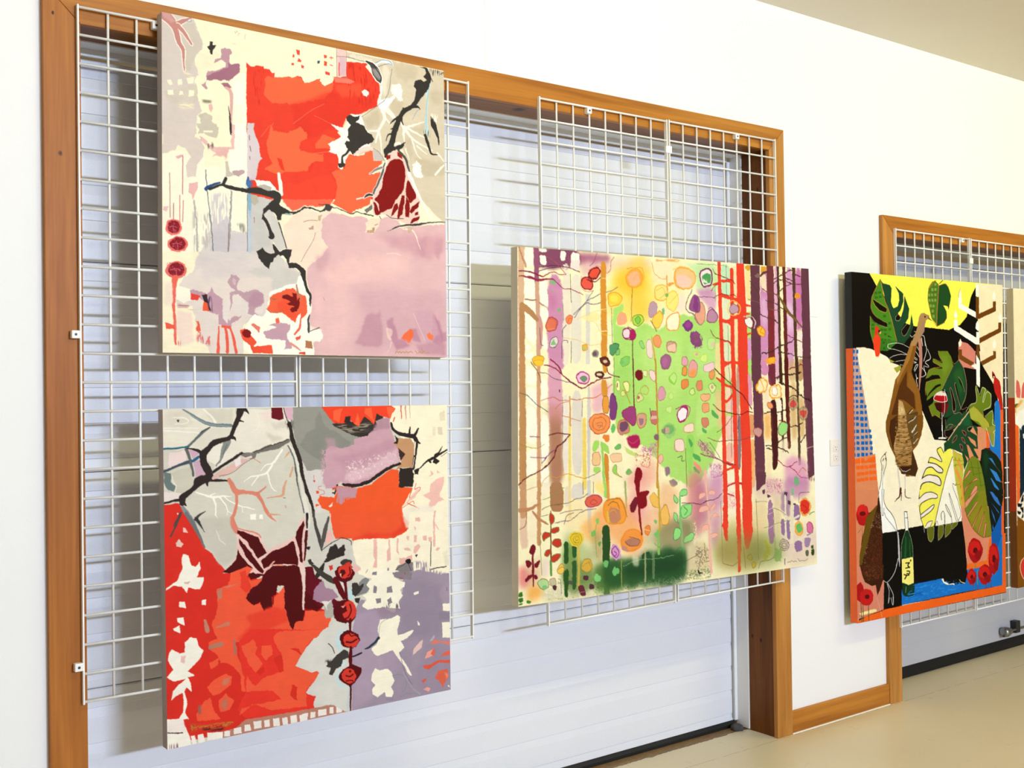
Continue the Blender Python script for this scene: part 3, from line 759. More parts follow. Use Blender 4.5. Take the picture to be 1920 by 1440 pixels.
1 216 209 204 24 100 0|292 611 319 601 322 621 308 622
2 58 54 49 16 100 0|413 679 419 700 427 725 439 740 436 761 437 771|144 86 103 75 74 29
2 71 71 74 16 100 0|435 797 429 813 432 838 432 846|39 68 69 57
2 61 63 70 10 100 0|432 845 467 832|21
1 255 251 239 25 100 0|435 846 467 835 478 855 466 874 446 871
2 255 250 240 16 100 0|405 687 422 730 433 761|86 69 40"""
BRUSH_RED = """1 217 213 199 0 100 0|-35 -55 981 -49 962 1177 -49 952
1 233 227 212 30 100 0|0 -4 205 -1 209 39 193 81 131 98 96 117 -2 108
1 220 212 196 44 70 44|2 12 68 4 87 38 57 55 2 46
1 217 211 195 45 80 45|118 2 199 1 196 41 152 45 132 25
1 228 222 207 45 90 0|107 56 188 56 191 76 137 89 106 112 79 101 99 73
2 246 241 232 9 100 0|0 57 45 61 97 65|29
2 246 241 232 9 80 0|2 51 45 51 97 53|24
2 247 241 230 15 100 0|113 2 138 22 147 37|49 50 75
2 244 236 226 15 100 0|29 23 60 24 75 31 65 40 33 41|24 48 30 24 24
1 38 38 42 15 100 0|37 29 45 28 44 35 39 34
1 237 230 216 31 100 0|226 4 372 4 376 92 288 119 224 127 161 159 141 167 172 110 196 76
1 216 208 192 63 80 48|297 74 343 81 348 93 310 102
1 216 208 192 48 80 48|311 44 357 42 357 60 324 62
1 243 221 212 47 70 47|281 10 314 8 313 31 289 41
2 245 234 223 9 90 0|263 7 276 28 275 58 248 70 264 70|26
2 243 227 218 9 80 0|259 92 286 86 289 64 354 81|21
2 245 238 226 9 80 0|206 79 241 52|15
1 240 233 220 30 100 0|131 103 165 97 177 130 156 163 131 147 118 135
1 114 18 29 16 100 0|313 -2 347 -1 352 33 338 36 313 30
1 221 180 196 16 100 0|355 -1 380 -1 378 39 357 30
2 58 50 51 10 100 0|352 1 357 24 364 40|22
1 158 156 147 25 100 0|379 -3 471 -2 666 64 588 131 510 165 480 185 422 187 409 160 395 124 382 77
1 143 142 134 41 80 17|465 16 482 59 514 73 567 109 542 145 507 149 469 161 420 130 401 113 421 78 450 63 450 37
1 222 215 211 25 100 0|409 158 422 187 483 185 468 229 511 258 499 297 446 316 424 242
2 216 80 74 10 100 0|444 201 445 212|14
1 216 80 74 16 100 0|442 214 448 215 447 221 442 220
2 224 96 80 10 100 0|468 234 456 236 459 244 476 248 479 258 461 260 464 271|14
1 232 88 58 16 100 0|450 247 459 248 459 257 450 255
1 216 210 197 29 100 0|-2 108 66 110 81 150 -2 170
1 239 219 216 29 100 0|18 116 61 113 63 144 12 156
1 211 174 192 22 100 0|69 113 91 114 101 124 81 135
1 211 174 192 22 100 0|83 145 103 139 118 181 90 187
1 210 205 188 29 100 0|22 171 76 157 82 213 62 226 26 236 36 208
2 242 238 226 9 100 0|22 178 28 200 36 209 31 224 23 231|17
1 113 128 126 29 100 0|0 167 22 171 21 195 34 208 26 222 9 213 2 194
1 239 227 221 29 100 0|-1 220 21 224 65 226 40 249 -1 251
2 126 137 140 15 100 0|56 1 92 24 122 42 158 48 191 48|39 73 98 99 99
2 159 180 184 9 80 0|65 9 122 44 188 51|20
2 107 113 114 15 100 0|132 52 107 66 89 85 66 106|40 89 65 74
2 58 60 64 9 100 0|130 52 104 66|20
2 47 110 132 14 100 0|1 107 32 106 69 103|48
2 74 85 96 14 100 0|0 167 31 157 76 142|72 58 98
2 44 101 144 15 100 0|73 147 88 138 101 131|59 89 60
2 106 106 104 15 100 0|64 110 76 145 83 182|97 64 64
2 143 147 140 23 100 0|180 95 169 119 161 144 148 160|233 129 77 41
2 106 108 104 9 100 0|180 100 168 129|21
2 53 42 38 22 100 0|223 2 215 27 204 46 196 66 191 81 162 90 142 94 126 110 111 122 111 146 125 172 130 189 110 195 92 209 75 225 52 238 50 254|235 130 156 104 127 124 175 151 202 198 222 230 225 151 125 200 172
2 53 42 38 15 100 0|220 2 236 4 246 17|150 101 16
2 53 42 38 15 100 0|215 34 229 39|75 30
2 53 42 38 15 100 0|193 81 203 84 206 91|99 75 21
2 53 42 38 15 100 0|111 122 86 111 66 108|97 63 29
2 53 42 38 15 100 0|105 190 87 194 85 218|148 75 25
2 53 42 38 15 100 0|130 196 155 200 181 202|98 74 35
2 53 42 38 15 100 0|120 196 122 213|125 35
2 53 42 38 14 100 0|52 245 25 248 -1 253|97 53 58
2 53 42 38 15 100 0|54 255 62 263|95 28
2 74 67 63 15 100 0|135 177 171 157 208 136 224 125|50 76 92 51
2 227 189 180 30 100 0|140 190 181 175 215 156 234 147|100 228 179 154
1 242 230 230 23 100 0|200 148 218 136 221 157 205 166
2 111 103 97 15 80 0|224 132 255 138 263 131|50 176 79
2 234 219 208 15 100 0|229 142 250 138|25 66
2 138 111 100 9 100 0|156 188 194 183 231 155 258 141|15
2 123 117 108 32 100 0|261 128 301 117 329 111 365 97|87 154 156 131
2 60 56 53 24 100 0|226 129 266 126 315 108 365 93|21
2 53 42 38 15 100 0|140 175 182 150 224 127|76 76 62
2 53 42 38 19 100 0|368 48 374 66 376 89 389 123 403 160 405 186 413 226 427 260 441 298 443 355|138 100 138 121 122 112 139 111 74 86
3 60 56 54 90 60 0|357 40 380 38 379 64 365 63
1 53 42 38 24 100 0|360 45 374 45 374 56 363 55
2 232 228 216 16 90 0|367 112 386 144 394 186 408 233 413 272 423 317 423 354|108 137 83 112 112 169 171
2 111 115 113 16 100 0|364 112 381 144 389 185 391 219 399 253 412 309|43 49 39 45 33 39
2 60 58 56 10 100 0|384 175 392 222|19
2 53 42 38 16 100 0|421 314 420 353|85 57
2 251 248 236 16 100 0|345 122 322 156 312 161 293 163 279 180|55 60 46 26 16
2 251 248 236 16 100 0|314 164 300 186 268 194 249 193 228 207|54 69 36 31 16
2 251 248 236 16 100 0|273 194 250 221|37 21
2 251 248 236 16 100 0|300 186 305 211 313 232 327 241|54 37 31 15
2 251 248 236 15 100 0|89 228 119 240 139 246 155 245 170 244 191 247|34 53 73 50 35 15
2 251 248 236 15 100 0|139 246 145 269 144 296 151 306|65 40 35 20
2 251 248 236 15 100 0|129 240 145 234|40 15
2 251 248 236 15 100 0|155 245 175 271 180 288 193 294|44 35 25 12
2 251 248 236 15 100 0|168 244 185 259 216 276 258 287|34 29 34 20
2 251 248 236 15 100 0|180 286 178 298|17
2 251 248 236 15 100 0|222 279 223 294|17
1 251 248 236 19 100 0|245 300 262 301 261 318 245 316
1 251 248 236 19 100 0|273 303 283 304 283 317 271 316
2 224 140 118 23 100 0|184 199 194 220 206 236 233 237 267 245|101 150 172 100 110
2 224 140 118 15 100 0|206 241 206 270 198 297 188 311 190 329 200 345|89 89 95 105 101 124
2 224 140 118 16 100 0|270 247 283 271 296 300 309 316 325 327|129 88 103 66 20
2 224 140 118 16 100 0|270 242 292 228 294 223|63 37 16
2 223 161 132 16 100 0|301 305 320 307 339 309|51 36 15
2 221 169 137 16 100 0|357 212 349 234 346 255 321 256 296 259|45 83 81 41 21
2 221 169 137 16 100 0|378 174 369 200|45 67
2 221 169 137 16 100 0|367 130 353 145|65 27
2 212 154 134 9 100 0|258 143 278 157|23
1 216 164 147 24 80 0|349 283 356 284 356 291 351 291
2 59 56 54 10 100 0|347 261 353 262|13
1 60 52 45 26 100 0|505 51 547 47 571 50 601 29 657 22 682 31 669 64 637 90 594 94 546 76 529 68
3 154 145 127 0 45 0|511 54 650 52 625 79 564 80
2 168 156 134 10 100 0|529 70 625 62|21
1 240 74 43 26 100 0|471 -1 704 -1 725 10 709 26 704 41 675 31 657 22 647 58 626 41 614 30 595 59 583 56 571 45 544 51 511 49 485 19
1 251 106 66 20 100 0|512 12 542 4 535 20 529 47 508 38
1 251 106 66 21 100 0|589 21 595 29 598 59 581 53
1 251 106 66 21 100 0|617 6 639 6 641 30 650 55 632 36 614 22
1 251 106 66 27 100 0|692 4 723 6 710 23 704 40 694 23
1 52 44 40 20 100 0|550 31 568 29 566 45 586 56 562 50 544 48
1 250 241 214 27 100 0|704 -1 918 -4 922 396 743 381 741 314 781 256 781 200 789 117 741 99 700 48 710 23 725 10
2 224 96 76 18 100 0|743 -1 745 41|51 26
2 217 154 138 18 100 0|759 2 761 44|52 19
2 216 192 168 18 100 0|775 0 776 39|39 19
2 217 96 76 18 100 0|720 37 715 50|50 25
1 230 217 190 28 80 0|884 27 904 19 904 50 887 52
1 224 210 188 19 90 0|876 72 895 72 894 95 878 95
1 236 224 198 18 80 0|858 69 870 69 867 100 857 97
1 208 166 178 34 100 0|484 127 499 117 531 126 576 117 576 101 625 89 656 61 653 44 697 37 706 73 719 103 731 137 737 176 711 186 657 207 632 230 562 240 532 225 508 244 482 243 471 205 483 180
1 180 142 156 53 80 35|657 44 697 37 703 70 656 77 644 74
3 74 63 68 0 45 0|576 96 644 76 656 63 641 55 582 88
1 193 148 165 69 60 86|498 149 624 133 712 103 728 126 624 176 545 183
1 226 191 200 52 80 35|636 182 724 137 733 173 705 183 648 210 568 229 544 220 550 202
3 238 216 218 -1 20 0|545 167 731 137 730 176 562 232
1 201 157 174 33 60 50|484 90 511 96 522 129 487 127
1 241 220 221 17 100 0|554 178 569 187 560 189
3 208 166 178 -1 45 0|469 127 498 128 482 243 468 210
1 200 154 114 27 100 0|728 101 776 103 789 123 788 178 782 195 743 193 720 200 743 173 731 137 718 120
1 74 46 42 18 100 0|731 131 756 152 740 173 734 154
1 53 42 38 18 100 0|719 92 734 104 728 120 715 117 725 109
2 53 36 34 26 100 0|736 181 701 191 666 208 632 230 592 239 562 240 538 233|85 97 116 113 92 106 53
2 53 42 38 17 100 0|520 235 511 260|59 47
1 241 96 47 26 100 0|514 237 544 241 586 247 632 239 673 214 704 196 733 200 732 253 781 259 770 277 741 317 744 342 762 382 766 380 759 404 736 413 667 407 571 406 512 393 501 360 493 312 467 297 455 275 464 263 508 271 517 256
1 239 95 54 26 100 0|493 312 741 331 750 348 766 369 759 388 736 402 688 412 639 402 571 404 542 398 512 398 501 365
1 232 67 43 53 90 71|737 336 766 372 756 393 727 404 651 406 571 401 620 387 708 397 743 372
1 197 151 164 34 100 0|517 240 586 247 582 276 561 277 531 294 514 284 520 266
3 241 96 47 90 40 0|508 273 567 275 537 297 511 292
1 250 238 220 20 100 0|490 295 505 284 502 294 493 299
2 251 227 214 33 100 0|496 318 501 360|17
1 241 96 47 16 100 0|450 285 461 289 458 292 449 293
1 58 48 48 17 100 0|502 255 510 255 510 259 502 258
1 216 80 60 17 100 0|503 241 514 240 511 247 504 248
1 53 42 38 36 100 0|736 195 782 196 788 214 781 256 732 254 733 220
2 53 42 38 22 100 0|707 54 713 73 732 87 764 94 790 97 799 117 792 162 785 198|62 90 112 122 145 131 85 98
2 53 42 38 18 100 0|773 94 775 69|97 39
2 53 42 38 18 100 0|790 97 805 73|114 45
2 53 42 38 18 100 0|796 114 811 121|85 45
1 53 42 38 22 100 0|788 203 808 196 802 218 791 217
2 53 42 38 18 100 0|808 199 834 178 868 165 912 144|31 60 89 42
1 53 42 38 22 100 0|865 165 881 180 868 189 854 181
2 53 42 38 19 100 0|868 162 882 151 894 132|124 45 16
2 53 42 38 11 100 0|912 153 888 166|15
2 53 42 38 18 100 0|841 175 848 181|60 72
2 251 243 224 11 100 0|794 117 790 156|33
2 251 243 224 11 100 0|790 164 783 195|20
1 243 195 185 28 100 0|867 236 897 229 897 252 880 290 900 306 876 307 866 318 835 328 846 302 816 283 843 277 847 254
1 239 189 178 22 100 0|847 206 860 218 847 226 837 228 850 221
1 239 189 178 22 100 0|874 208 884 217 871 216
2 222 90 72 14 100 0|795 246 787 265 797 262 810 258 807 269 780 289 767 294 780 261|22
2 222 90 72 11 100 0|760 304 802 324 806 327|26
2 222 90 72 11 100 0|742 320 783 298 786 309|18
1 242 198 184 18 80 0|794 265 808 263 790 290 770 300 747 312
1 242 195 186 18 100 0|789 351 805 352 808 364 789 364
1 243 233 216 36 80 36|744 323 832 315 859 328 858 390 753 382 744 342
1 250 241 216 27 100 0|571 404 639 404 692 412 740 402 766 383 770 333 923 344 920 556 842 541 776 523 712 521 705 559 588 507 568 430
1 237 187 178 17 100 0|640 407 651 408 652 460 651 494 637 492 645 470 639 456
1 237 187 178 18 100 0|692 415 698 413 699 443 700 476 687 480 686 447 693 439
1 237 187 178 18 100 0|722 412 728 413 726 440 729 462 721 453
2 237 187 178 28 100 0|862 340 858 373 859 447|67
2 237 187 178 11 100 0|865 382 875 397|31
1 237 187 178 18 100 0|789 351 805 352 808 365 789 364
1 237 187 178 18 100 0|782 378 792 385 788 393
1 237 187 178 18 100 0|756 407 767 408 765 423 757 415
1 237 187 178 18 100 0|783 406 795 407 793 430 783 429
1 237 187 178 18 100 0|816 412 831 411 831 429 817 426
1 237 187 178 18 100 0|836 418 849 419 849 436 839 432
1 237 187 178 18 100 0|745 445 761 443 774 456 752 451
1 237 187 178 18 100 0|784 443 801 436 807 445 790 466 781 462
1 237 187 178 19 100 0|867 453 880 455 873 465 863 464
1 228 222 198 37 70 37|890 467 911 466 913 515 896 513
2 59 59 54 9 100 0|847 435 845 474 844 510|27
2 75 75 69 19 100 0|842 521 869 519 903 518|34
1 44 42 40 18 100 0|787 468 797 469 790 477
1 165 149 166 36 100 0|725 522 777 517 806 518 829 526 876 539 920 541 919 1001 557 958 561 718 574 610 596 584 617 592 710 639 740 579 744 541
3 165 149 166 90 50 0|777 489 829 495 842 547 776 539
3 165 149 166 90 55 0|836 518 910 543 909 566 842 552
1 152 138 156 73 70 146|744 541 802 548 882 574 881 653 873 737 741 718 730 622
1 180 160 180 69 80 104|568 623 654 623 666 666 649 715 567 703
1 156 133 150 53 70 106|642 614 743 624 729 650 657 646
1 178 159 174 56 60 56|871 595 909 566 915 632 888 631
1 250 243 223 26 100 0|613 494 649 506 703 498 709 532 750 550 747 564 730 573 740 590 724 608 733 631 676 618 642 616 617 620 596 602 614 586 602 574 621 565 612 542 637 524
1 142 132 140 21 100 0|634 507 649 506 649 517 632 515
1 142 132 140 21 100 0|638 548 650 552 648 572 636 570
1 142 132 140 21 100 0|685 559 702 554 705 575 686 576
1 142 132 140 21 100 0|644 589 661 588 664 603 648 604
1 142 132 140 21 100 0|684 596 698 592 704 608 692 611
2 119 112 122 10 100 0|612 507 619 497|16
3 109 102 112 90 35 0|676 604 730 617 730 631 679 621
1 142 132 140 26 100 0|687 499 693 500 692 509 687 509
1 142 132 140 27 100 0|706 515 744 514 776 523 770 544 744 541 712 532
1 138 130 132 27 100 0|725 495 754 487 777 489 780 517 744 522 716 508
1 233 182 172 27 100 0|729 473 758 473 774 467 777 484 757 490 732 493
4 29 27 26 18 100 0|772 487 769 493 761 495 754 491 751 485 754 480 762 478 769 481
2 29 27 26 11 100 0|757 490 717 508|15
2 29 27 26 11 100 0|762 493 773 517|12
1 178 90 104 18 100 0|744 522 751 520 750 528
1 176 86 106 18 100 0|728 531 744 536 737 538
1 247 240 224 18 100 0|780 586 798 584 798 592 782 594
1 247 241 222 18 100 0|792 677 800 687 800 693 793 689
1 250 243 223 19 100 0|886 634 918 637 918 661 887 658
1 250 243 223 19 100 0|885 694 917 697 917 747 884 742
1 143 133 150 37 70 37|874 658 918 664 917 692 873 681
2 138 127 144 11 100 0|904 585 904 595|34
1 183 162 181 52 80 104|564 692 653 710 627 739 649 764 712 758 733 824 676 796 626 823 631 892 561 913
1 158 143 162 55 70 92|788 836 803 906 917 912 920 767 825 753 805 794
1 172 152 172 53 70 71|649 759 712 763 736 811 704 833 676 801
1 251 244 223 27 100 0|660 654 701 654 717 648 731 656 729 672 719 693 722 710 744 710 774 700 777 706 757 723 731 730 744 751 724 765 702 753 664 761 649 764 636 754 627 739 646 726 656 705 650 685
2 251 244 223 18 100 0|712 752 724 779 746 807 762 835 768 844|176 97 80 98 17
1 251 244 223 26 100 0|642 798 657 809 679 806 695 818 707 850 694 865 703 888 694 900 678 895 672 877 647 889 628 877 629 861 638 852 626 834 629 813
2 143 127 146 11 70 0|653 708 660 662 701 652|15
2 168 138 160 11 80 0|722 710 751 694 777 701|17
2 143 144 160 18 100 0|701 833 739 834 755 872 719 905 764 894 803 914|23
2 169 167 176 18 100 0|739 828 742 840 771 884 800 908|29
2 125 110 132 11 100 0|727 766 743 829 771 873|15
1 154 143 160 21 100 0|676 892 703 899 700 910 675 905
1 233 198 191 27 100 0|799 743 811 738 807 761 786 775 771 782 779 760
2 47 63 74 17 100 0|653 710 640 722 621 733 606 736|94 74 77 28
2 43 36 51 17 100 0|594 746 560 753|57 45
1 240 167 148 28 100 0|818 799 825 781 852 771 858 780 852 793
1 232 106 85 28 100 0|838 788 852 771 858 780 851 796
1 232 106 85 28 100 0|875 800 895 789 916 789 916 803
1 226 96 74 28 100 0|811 818 838 819 865 812 916 818 915 829 871 819 831 835 818 830
1 224 106 82 28 100 0|854 864 868 844 901 844 908 868 891 885 883 903 874 882
1 224 96 80 27 100 0|802 867 817 860 822 867 810 874
1 241 167 154 27 100 0|810 893 827 888 838 895 830 905
1 232 128 108 28 100 0|839 755 856 743 872 751 916 761 916 769 879 758
1 242 184 166 56 60 37|891 854 908 862 894 880
1 251 244 230 19 100 0|901 898 907 896 911 907
1 189 178 192 22 100 0|836 746 853 729 856 735 846 747
1 220 51 37 15 100 0|-1 275 47 278 61 287 83 325 100 360 112 384 132 400 147 424 167 446 177 459 229 467 282 494 363 560 477 600 474 758 386 924 -13 893
1 220 51 37 22 100 0|0 257 40 255 49 269 69 297 83 325 -1 320
2 141 148 153 15 100 0|52 267 64 287 83 315 86 327|95 143 120 98
2 90 74 68 15 100 0|47 281 29 315|60 75
2 71 66 63 15 100 0|86 303 96 292 114 282|76 66 25
2 106 110 114 15 100 0|88 301 98 321 105 329|48 48 24
4 251 248 236 7 100 0|40 283 39 285 37 286 36 285 35 283 36 281 38 281 39 281
1 204 199 187 30 80 60|113 298 185 304 205 335 207 390 201 419 172 439 152 432 137 398 112 381 98 341 86 306
2 237 233 222 23 70 0|146 338 153 360 171 379|29
1 61 59 58 15 100 0|83 296 93 296 113 342 103 327 88 308
2 119 120 122 15 100 0|61 284 78 312 98 350 112 381|95 120 82 39
2 91 75 69 22 100 0|47 283 32 316 19 341|50
1 243 200 191 15 100 0|51 322 58 324 66 338 52 334
1 233 201 188 15 100 0|32 361 40 352 53 366 45 375 33 371
1 237 201 192 24 100 0|197 334 271 356 294 406 380 376 395 336 409 319 417 332 408 420 413 462 387 485 277 473 182 460 162 457 183 437 204 415 205 365
2 224 140 118 15 100 0|192 309 197 332 205 348|102 177 100
2 224 140 118 15 100 0|200 335 268 356 276 369|40
1 87 2 3 19 100 0|205 343 221 346 268 367 278 389 293 414 267 427 244 394 231 372 205 350
1 87 2 3 19 100 0|212 366 228 385 243 404 264 436 285 464 280 471 264 461 230 417 210 375
1 87 2 3 18 100 0|208 394 214 411 238 441 253 455 230 447 203 455 182 460 162 455 183 440 201 424
1 87 2 3 19 100 0|275 435 311 410 344 403 372 388 378 391 390 439 390 459 365 454 313 449 285 458
1 87 2 3 19 100 0|410 330 412 342 406 370 402 409 404 453 396 450 394 413 383 379 386 361
2 87 2 3 16 100 0|420 366 417 392 410 446|115 86 46
1 87 2 3 32 100 0|235 465 283 473 310 453 390 459 404 474 408 591 405 622 379 623 369 648 357 615 344 578 345 514 325 511 320 536 306 540 306 567 281 577 271 550 252 560 228 535 242 514 274 493 280 478 245 484
3 87 2 3 90 55 0|271 548 314 528 314 576 281 579
3 87 2 3 90 55 0|346 603 402 616 373 654 357 631
1 106 10 30 33 100 0|413 467 433 467 446 497 461 511 496 481 522 500 536 555 545 572 500 598 471 584 462 596 409 586
1 87 2 3 33 90 49|410 539 434 558 462 593 448 602 411 591
2 240 210 203 16 100 0|393 449 404 466 406 513 405 588|52 166 51 62
2 240 184 168 16 100 0|285 471 305 450 316 441|33 44 33
2 242 164 140 10 100 0|318 452 343 454|41
2 243 218 210 10 100 0|343 452 371 457|25
1 241 96 63 31 100 0|185 460 235 445 251 457 232 473 245 487 280 483 271 495 239 514 228 535 252 560 271 553 281 577 305 573 314 543 345 516 347 578 357 615 369 648 379 623 407 620 411 594 477 603 494 626 482 659 418 681 361 739 307 680 144 640 127 598 148 552 143 500 177 494
1 232 67 47 31 100 0|214 461 229 457 245 507 229 522 213 501
1 232 67 47 31 80 47|228 585 308 568 346 583 357 615 307 629 253 656 200 648 243 612
1 201 130 104 30 100 0|141 507 159 497 158 524 148 530
1 213 136 110 30 80 15|159 497 198 491 219 486 177 501
2 201 138 116 15 100 0|109 581 114 601 116 611|73 122 122
2 201 138 116 15 80 0|142 605 175 600|41 128
1 251 245 232 19 100 0|50 394 65 398 72 426 84 432 97 419 99 438 89 461 106 462 108 471 96 494 83 492 63 485 60 499 54 494 46 481 22 476 1 487 2 480 32 465 49 433 46 408
1 227 182 176 18 100 0|53 470 71 469 64 477 54 474
1 251 245 232 15 100 0|38 522 53 523 57 542 48 538 37 535
1 251 245 232 15 100 0|101 525 113 524 112 540 101 537
1 251 245 232 15 100 0|31 564 50 563 52 588 40 581 33 575
1 251 245 232 14 100 0|20 591 38 585 40 607 23 598
1 251 245 232 15 100 0|64 621 84 626 84 634 66 631
1 251 245 232 19 100 0|52 634 69 620 86 631 91 649 104 663 93 684 78 698 58 712 77 725 77 728 58 728 67 743 69 770 55 755 50 766 57 799 51 822 61 843 46 840 48 858 60 882 67 915 -1 915 0 831 32 836 44 821 47 795 45 768 30 772 12 783 18 760 33 744 53 733 18 733 1 719 19 701 5 677 8 656 16 646 36 660 51 660
1 237 195 189 22 100 0|41 668 53 670 51 689 41 685
1 244 228 222 14 60 29|3 834 46 840 53 875 2 865
2 74 50 54 22 100 0|2 869 43 877|28
3 154 111 122 90 35 0|4 901 40 904 38 918 4 912
1 232 59 45 32 100 0|206 654 240 624 476 658 415 701 377 750 431 774 457 776 413 831 410 838 441 849 432 868 472 881 359 886 223 872 198 842 225 797 210 725
1 241 96 63 30 100 0|119 644 149 636 195 643 202 694 215 731 225 797 211 792 210 745 179 710 153 703 143 679 123 664
1 241 96 63 31 100 0|213 668 248 653 261 678 253 697 279 726 257 750 236 724
1 241 96 63 31 100 0|274 677 304 677 306 705 287 720 274 700
1 241 96 63 32 100 0|307 657 329 642 470 657 412 696 400 722 377 750 434 777 457 781 410 828 412 872 359 868 301 862 245 836 203 861 211 840 245 839 332 837 302 809 251 797 227 798 228 753 251 787 278 766 325 761 320 720 334 709
1 220 51 37 32 100 0|309 718 334 709 341 759 327 762
1 220 51 37 32 100 0|365 799 382 812 381 851 359 832
1 220 51 37 32 100 0|361 698 389 700 400 722 389 713
1 220 51 37 31 100 0|257 748 281 736 284 752 265 759
1 241 96 63 30 100 0|112 765 135 747 168 738 186 748 181 770 147 788 127 790
1 241 96 63 30 100 0|144 808 165 792 190 816 177 838 149 838
1 192 122 102 45 80 30|152 814 170 802 172 828 159 837
1 201 138 118 45 70 30|160 751 181 750 173 768 157 766
1 241 96 63 30 100 0|106 801 121 796 131 830 151 861 83 850 81 835
1 241 96 63 30 100 0|120 700 148 688 145 709 122 719
2 169 138 118 15 80 0|123 657 154 654|100 151
2 169 122 108 23 80 0|193 647 195 685|77
2 154 106 96 15 80 0|91 815 91 832|100 75
1 216 211 203 20 100 0|377 750 412 701 476 666 535 666 541 1024 479 1011 432 871 441 849 413 836 457 776 428 776
1 190 134 114 16 100 0|155 916 156 894 192 893 223 875 359 880 478 882 546 881 546 927
1 243 235 228 12 100 0|161 895 177 896 177 912 159 910
1 243 235 228 12 100 0|187 892 210 892 211 910 188 909
1 243 235 228 12 100 0|219 890 236 890 239 908 219 908
1 243 235 228 12 100 0|246 885 270 886 271 907 248 906
1 243 235 228 13 100 0|278 888 295 889 296 908 279 908
1 243 235 228 13 100 0|305 888 325 889 326 913 306 911
1 243 235 228 13 100 0|334 891 350 892 353 913 335 912
1 243 235 228 13 100 0|359 891 379 891 381 913 361 913
1 243 235 228 13 100 0|388 894 415 892 413 914 389 913
1 243 235 228 13 100 0|423 891 438 893 439 910 422 909
1 243 235 228 13 100 0|448 889 475 892 475 910 447 908
1 243 235 228 13 100 0|485 889 497 890 498 910 485 908
1 243 235 228 13 100 0|506 890 525 891 526 911 507 910
1 251 242 232 15 100 0|65 888 77 890 82 913 70 913
1 251 242 232 15 100 0|85 889 100 890 105 913 87 915
1 251 242 232 15 100 0|112 890 156 894 155 913 112 912
3 58 36 40 0 60 0|98 875 161 880 156 891 100 882
3 176 138 62 -1 50 0|66 856 100 868 197 875 171 882 166 886 95 874 63 877
2 192 138 54 15 100 0|70 874 69 862 78 871 88 865 90 873 100 869 110 872 120 869|20
2 192 138 54 15 100 0|130 871 141 868 151 873 161 870 163 883 171 872 187 876|20
1 213 209 200 25 100 0|443 314 490 312 506 392 566 398 568 457 573 468 597 492 570 511 563 558 554 584 515 579 480 548 441 454 419 416 423 359
1 241 189 181 20 100 0|480 374 495 365 506 395 477 413
1 241 189 181 20 100 0|570 473 594 492 573 506
2 78 75 71 16 100 0|441 308 449 356 462 396 466 425|57 96 124 40
2 91 88 83 17 100 0|490 328 477 371 466 415|59 147 88
2 61 59 56 20 100 0|465 423 506 403 530 392 542 393 565 406 565 416|22
1 56 48 43 30 100 0|494 418 512 409 520 423 541 412 544 428 538 435 541 446 505 453 482 461 473 458 485 438
2 56 48 43 17 100 0|473 463 464 480 452 497|59 177 147
1 63 56 51 25 100 0|419 449 430 445 441 460 427 461
2 72 65 60 17 100 0|433 461 452 479 467 494 493 512 504 524|62 130 156 182 79
1 58 44 53 16 100 0|416 408 431 409 425 419 418 416
2 90 12 20 16 100 0|420 366 414 392|69 57
1 172 136 156 33 100 0|440 535 469 512 478 537 498 542 521 566 497 576 474 584 437 564
1 185 180 172 33 100 0|468 583 497 576 503 625 476 626
1 233 228 218 33 100 0|463 575 498 574 480 587 480 601
1 231 226 214 20 100 0|516 528 540 526 545 572 533 560
1 220 217 210 25 100 0|562 649 508 641 467 659 438 684 555 701
2 191 221 226 17 100 0|557 552 563 574|116 145
2 100 10 18 17 100 0|540 513 545 545 548 583|88
2 100 10 18 17 100 0|510 515 527 548 539 571|166 194 139
1 140 138 140 22 100 0|588 531 612 518 624 528 615 543 624 557 612 567 578 573
1 63 58 54 26 100 0|564 531 582 531 588 542 606 536 599 554 575 573 566 566
1 55 50 46 22 100 0|572 578 593 578 587 596 575 589
4 67 61 56 34 100 0|567 470 561 477 546 479 532 474 526 466 532 459 547 457 561 462
4 94 8 16 37 100 0|574 503 564 522 540 527 516 516 506 496 516 477 540 471 565 482
4 216 64 47 34 100 0|567 497 559 512 541 517 524 508 516 491 524 476 542 472 560 480
1 94 8 16 25 100 0|528 487 540 489 546 500 534 509 522 503
1 244 217 204 17 100 0|524 500 531 498 529 510
1 216 64 47 25 100 0|540 469 558 467 570 484 558 491
2 94 8 16 10 100 0|558 483 561 502 552 509|36
1 216 64 47 17 100 0|487 472 501 470 502 482 493 487
4 94 8 16 42 100 0|580 619 568 644 538 651 509 636 497 608 509 584 539 576 568 591
4 216 64 47 34 100 0|579 616 571 636 553 642 535 631 528 610 536 590 554 584 572 594
1 94 8 16 25 100 0|530 602 545 598 547 615 529 618
2 94 8 16 10 100 0|557 595 562 614 553 632 541 635|41
1 240 168 152 17 100 0|527 596 539 595 534 602
2 94 8 16 17 100 0|557 637 557 677|60 78
2 191 224 230 17 90 0|540 678 519 688 516 717 531 730|146 92 141 78
2 191 224 230 17 90 0|527 777 506 805 523 835 547 841|93 89 102 52
1 220 217 210 25 100 0|409 705 438 679 502 648 538 648 525 686 513 716 551 775 512 817 553 848 552 912 534 911 499 886 470 880 432 866 441 849 410 833 454 783 428 766 419 772 380 750
2 191 224 230 17 80 0|526 670 513 687 516 711|92 79 116
2 191 224 230 17 80 0|524 782 506 808 529 836|62 69 88
2 201 212 220 17 60 0|550 847 546 908|60 90
4 94 8 16 42 100 0|593 704 581 722 555 727 528 714 518 693 529 675 555 671 582 683
4 216 64 47 37 100 0|588 706 579 721 559 725 539 715 531 698 540 683 560 679 580 689
2 94 8 16 10 100 0|543 705 561 710 579 702|50
2 94 8 16 10 100 0|555 683 561 691 573 688 582 695|37
2 94 8 16 17 100 0|557 640 557 675|78
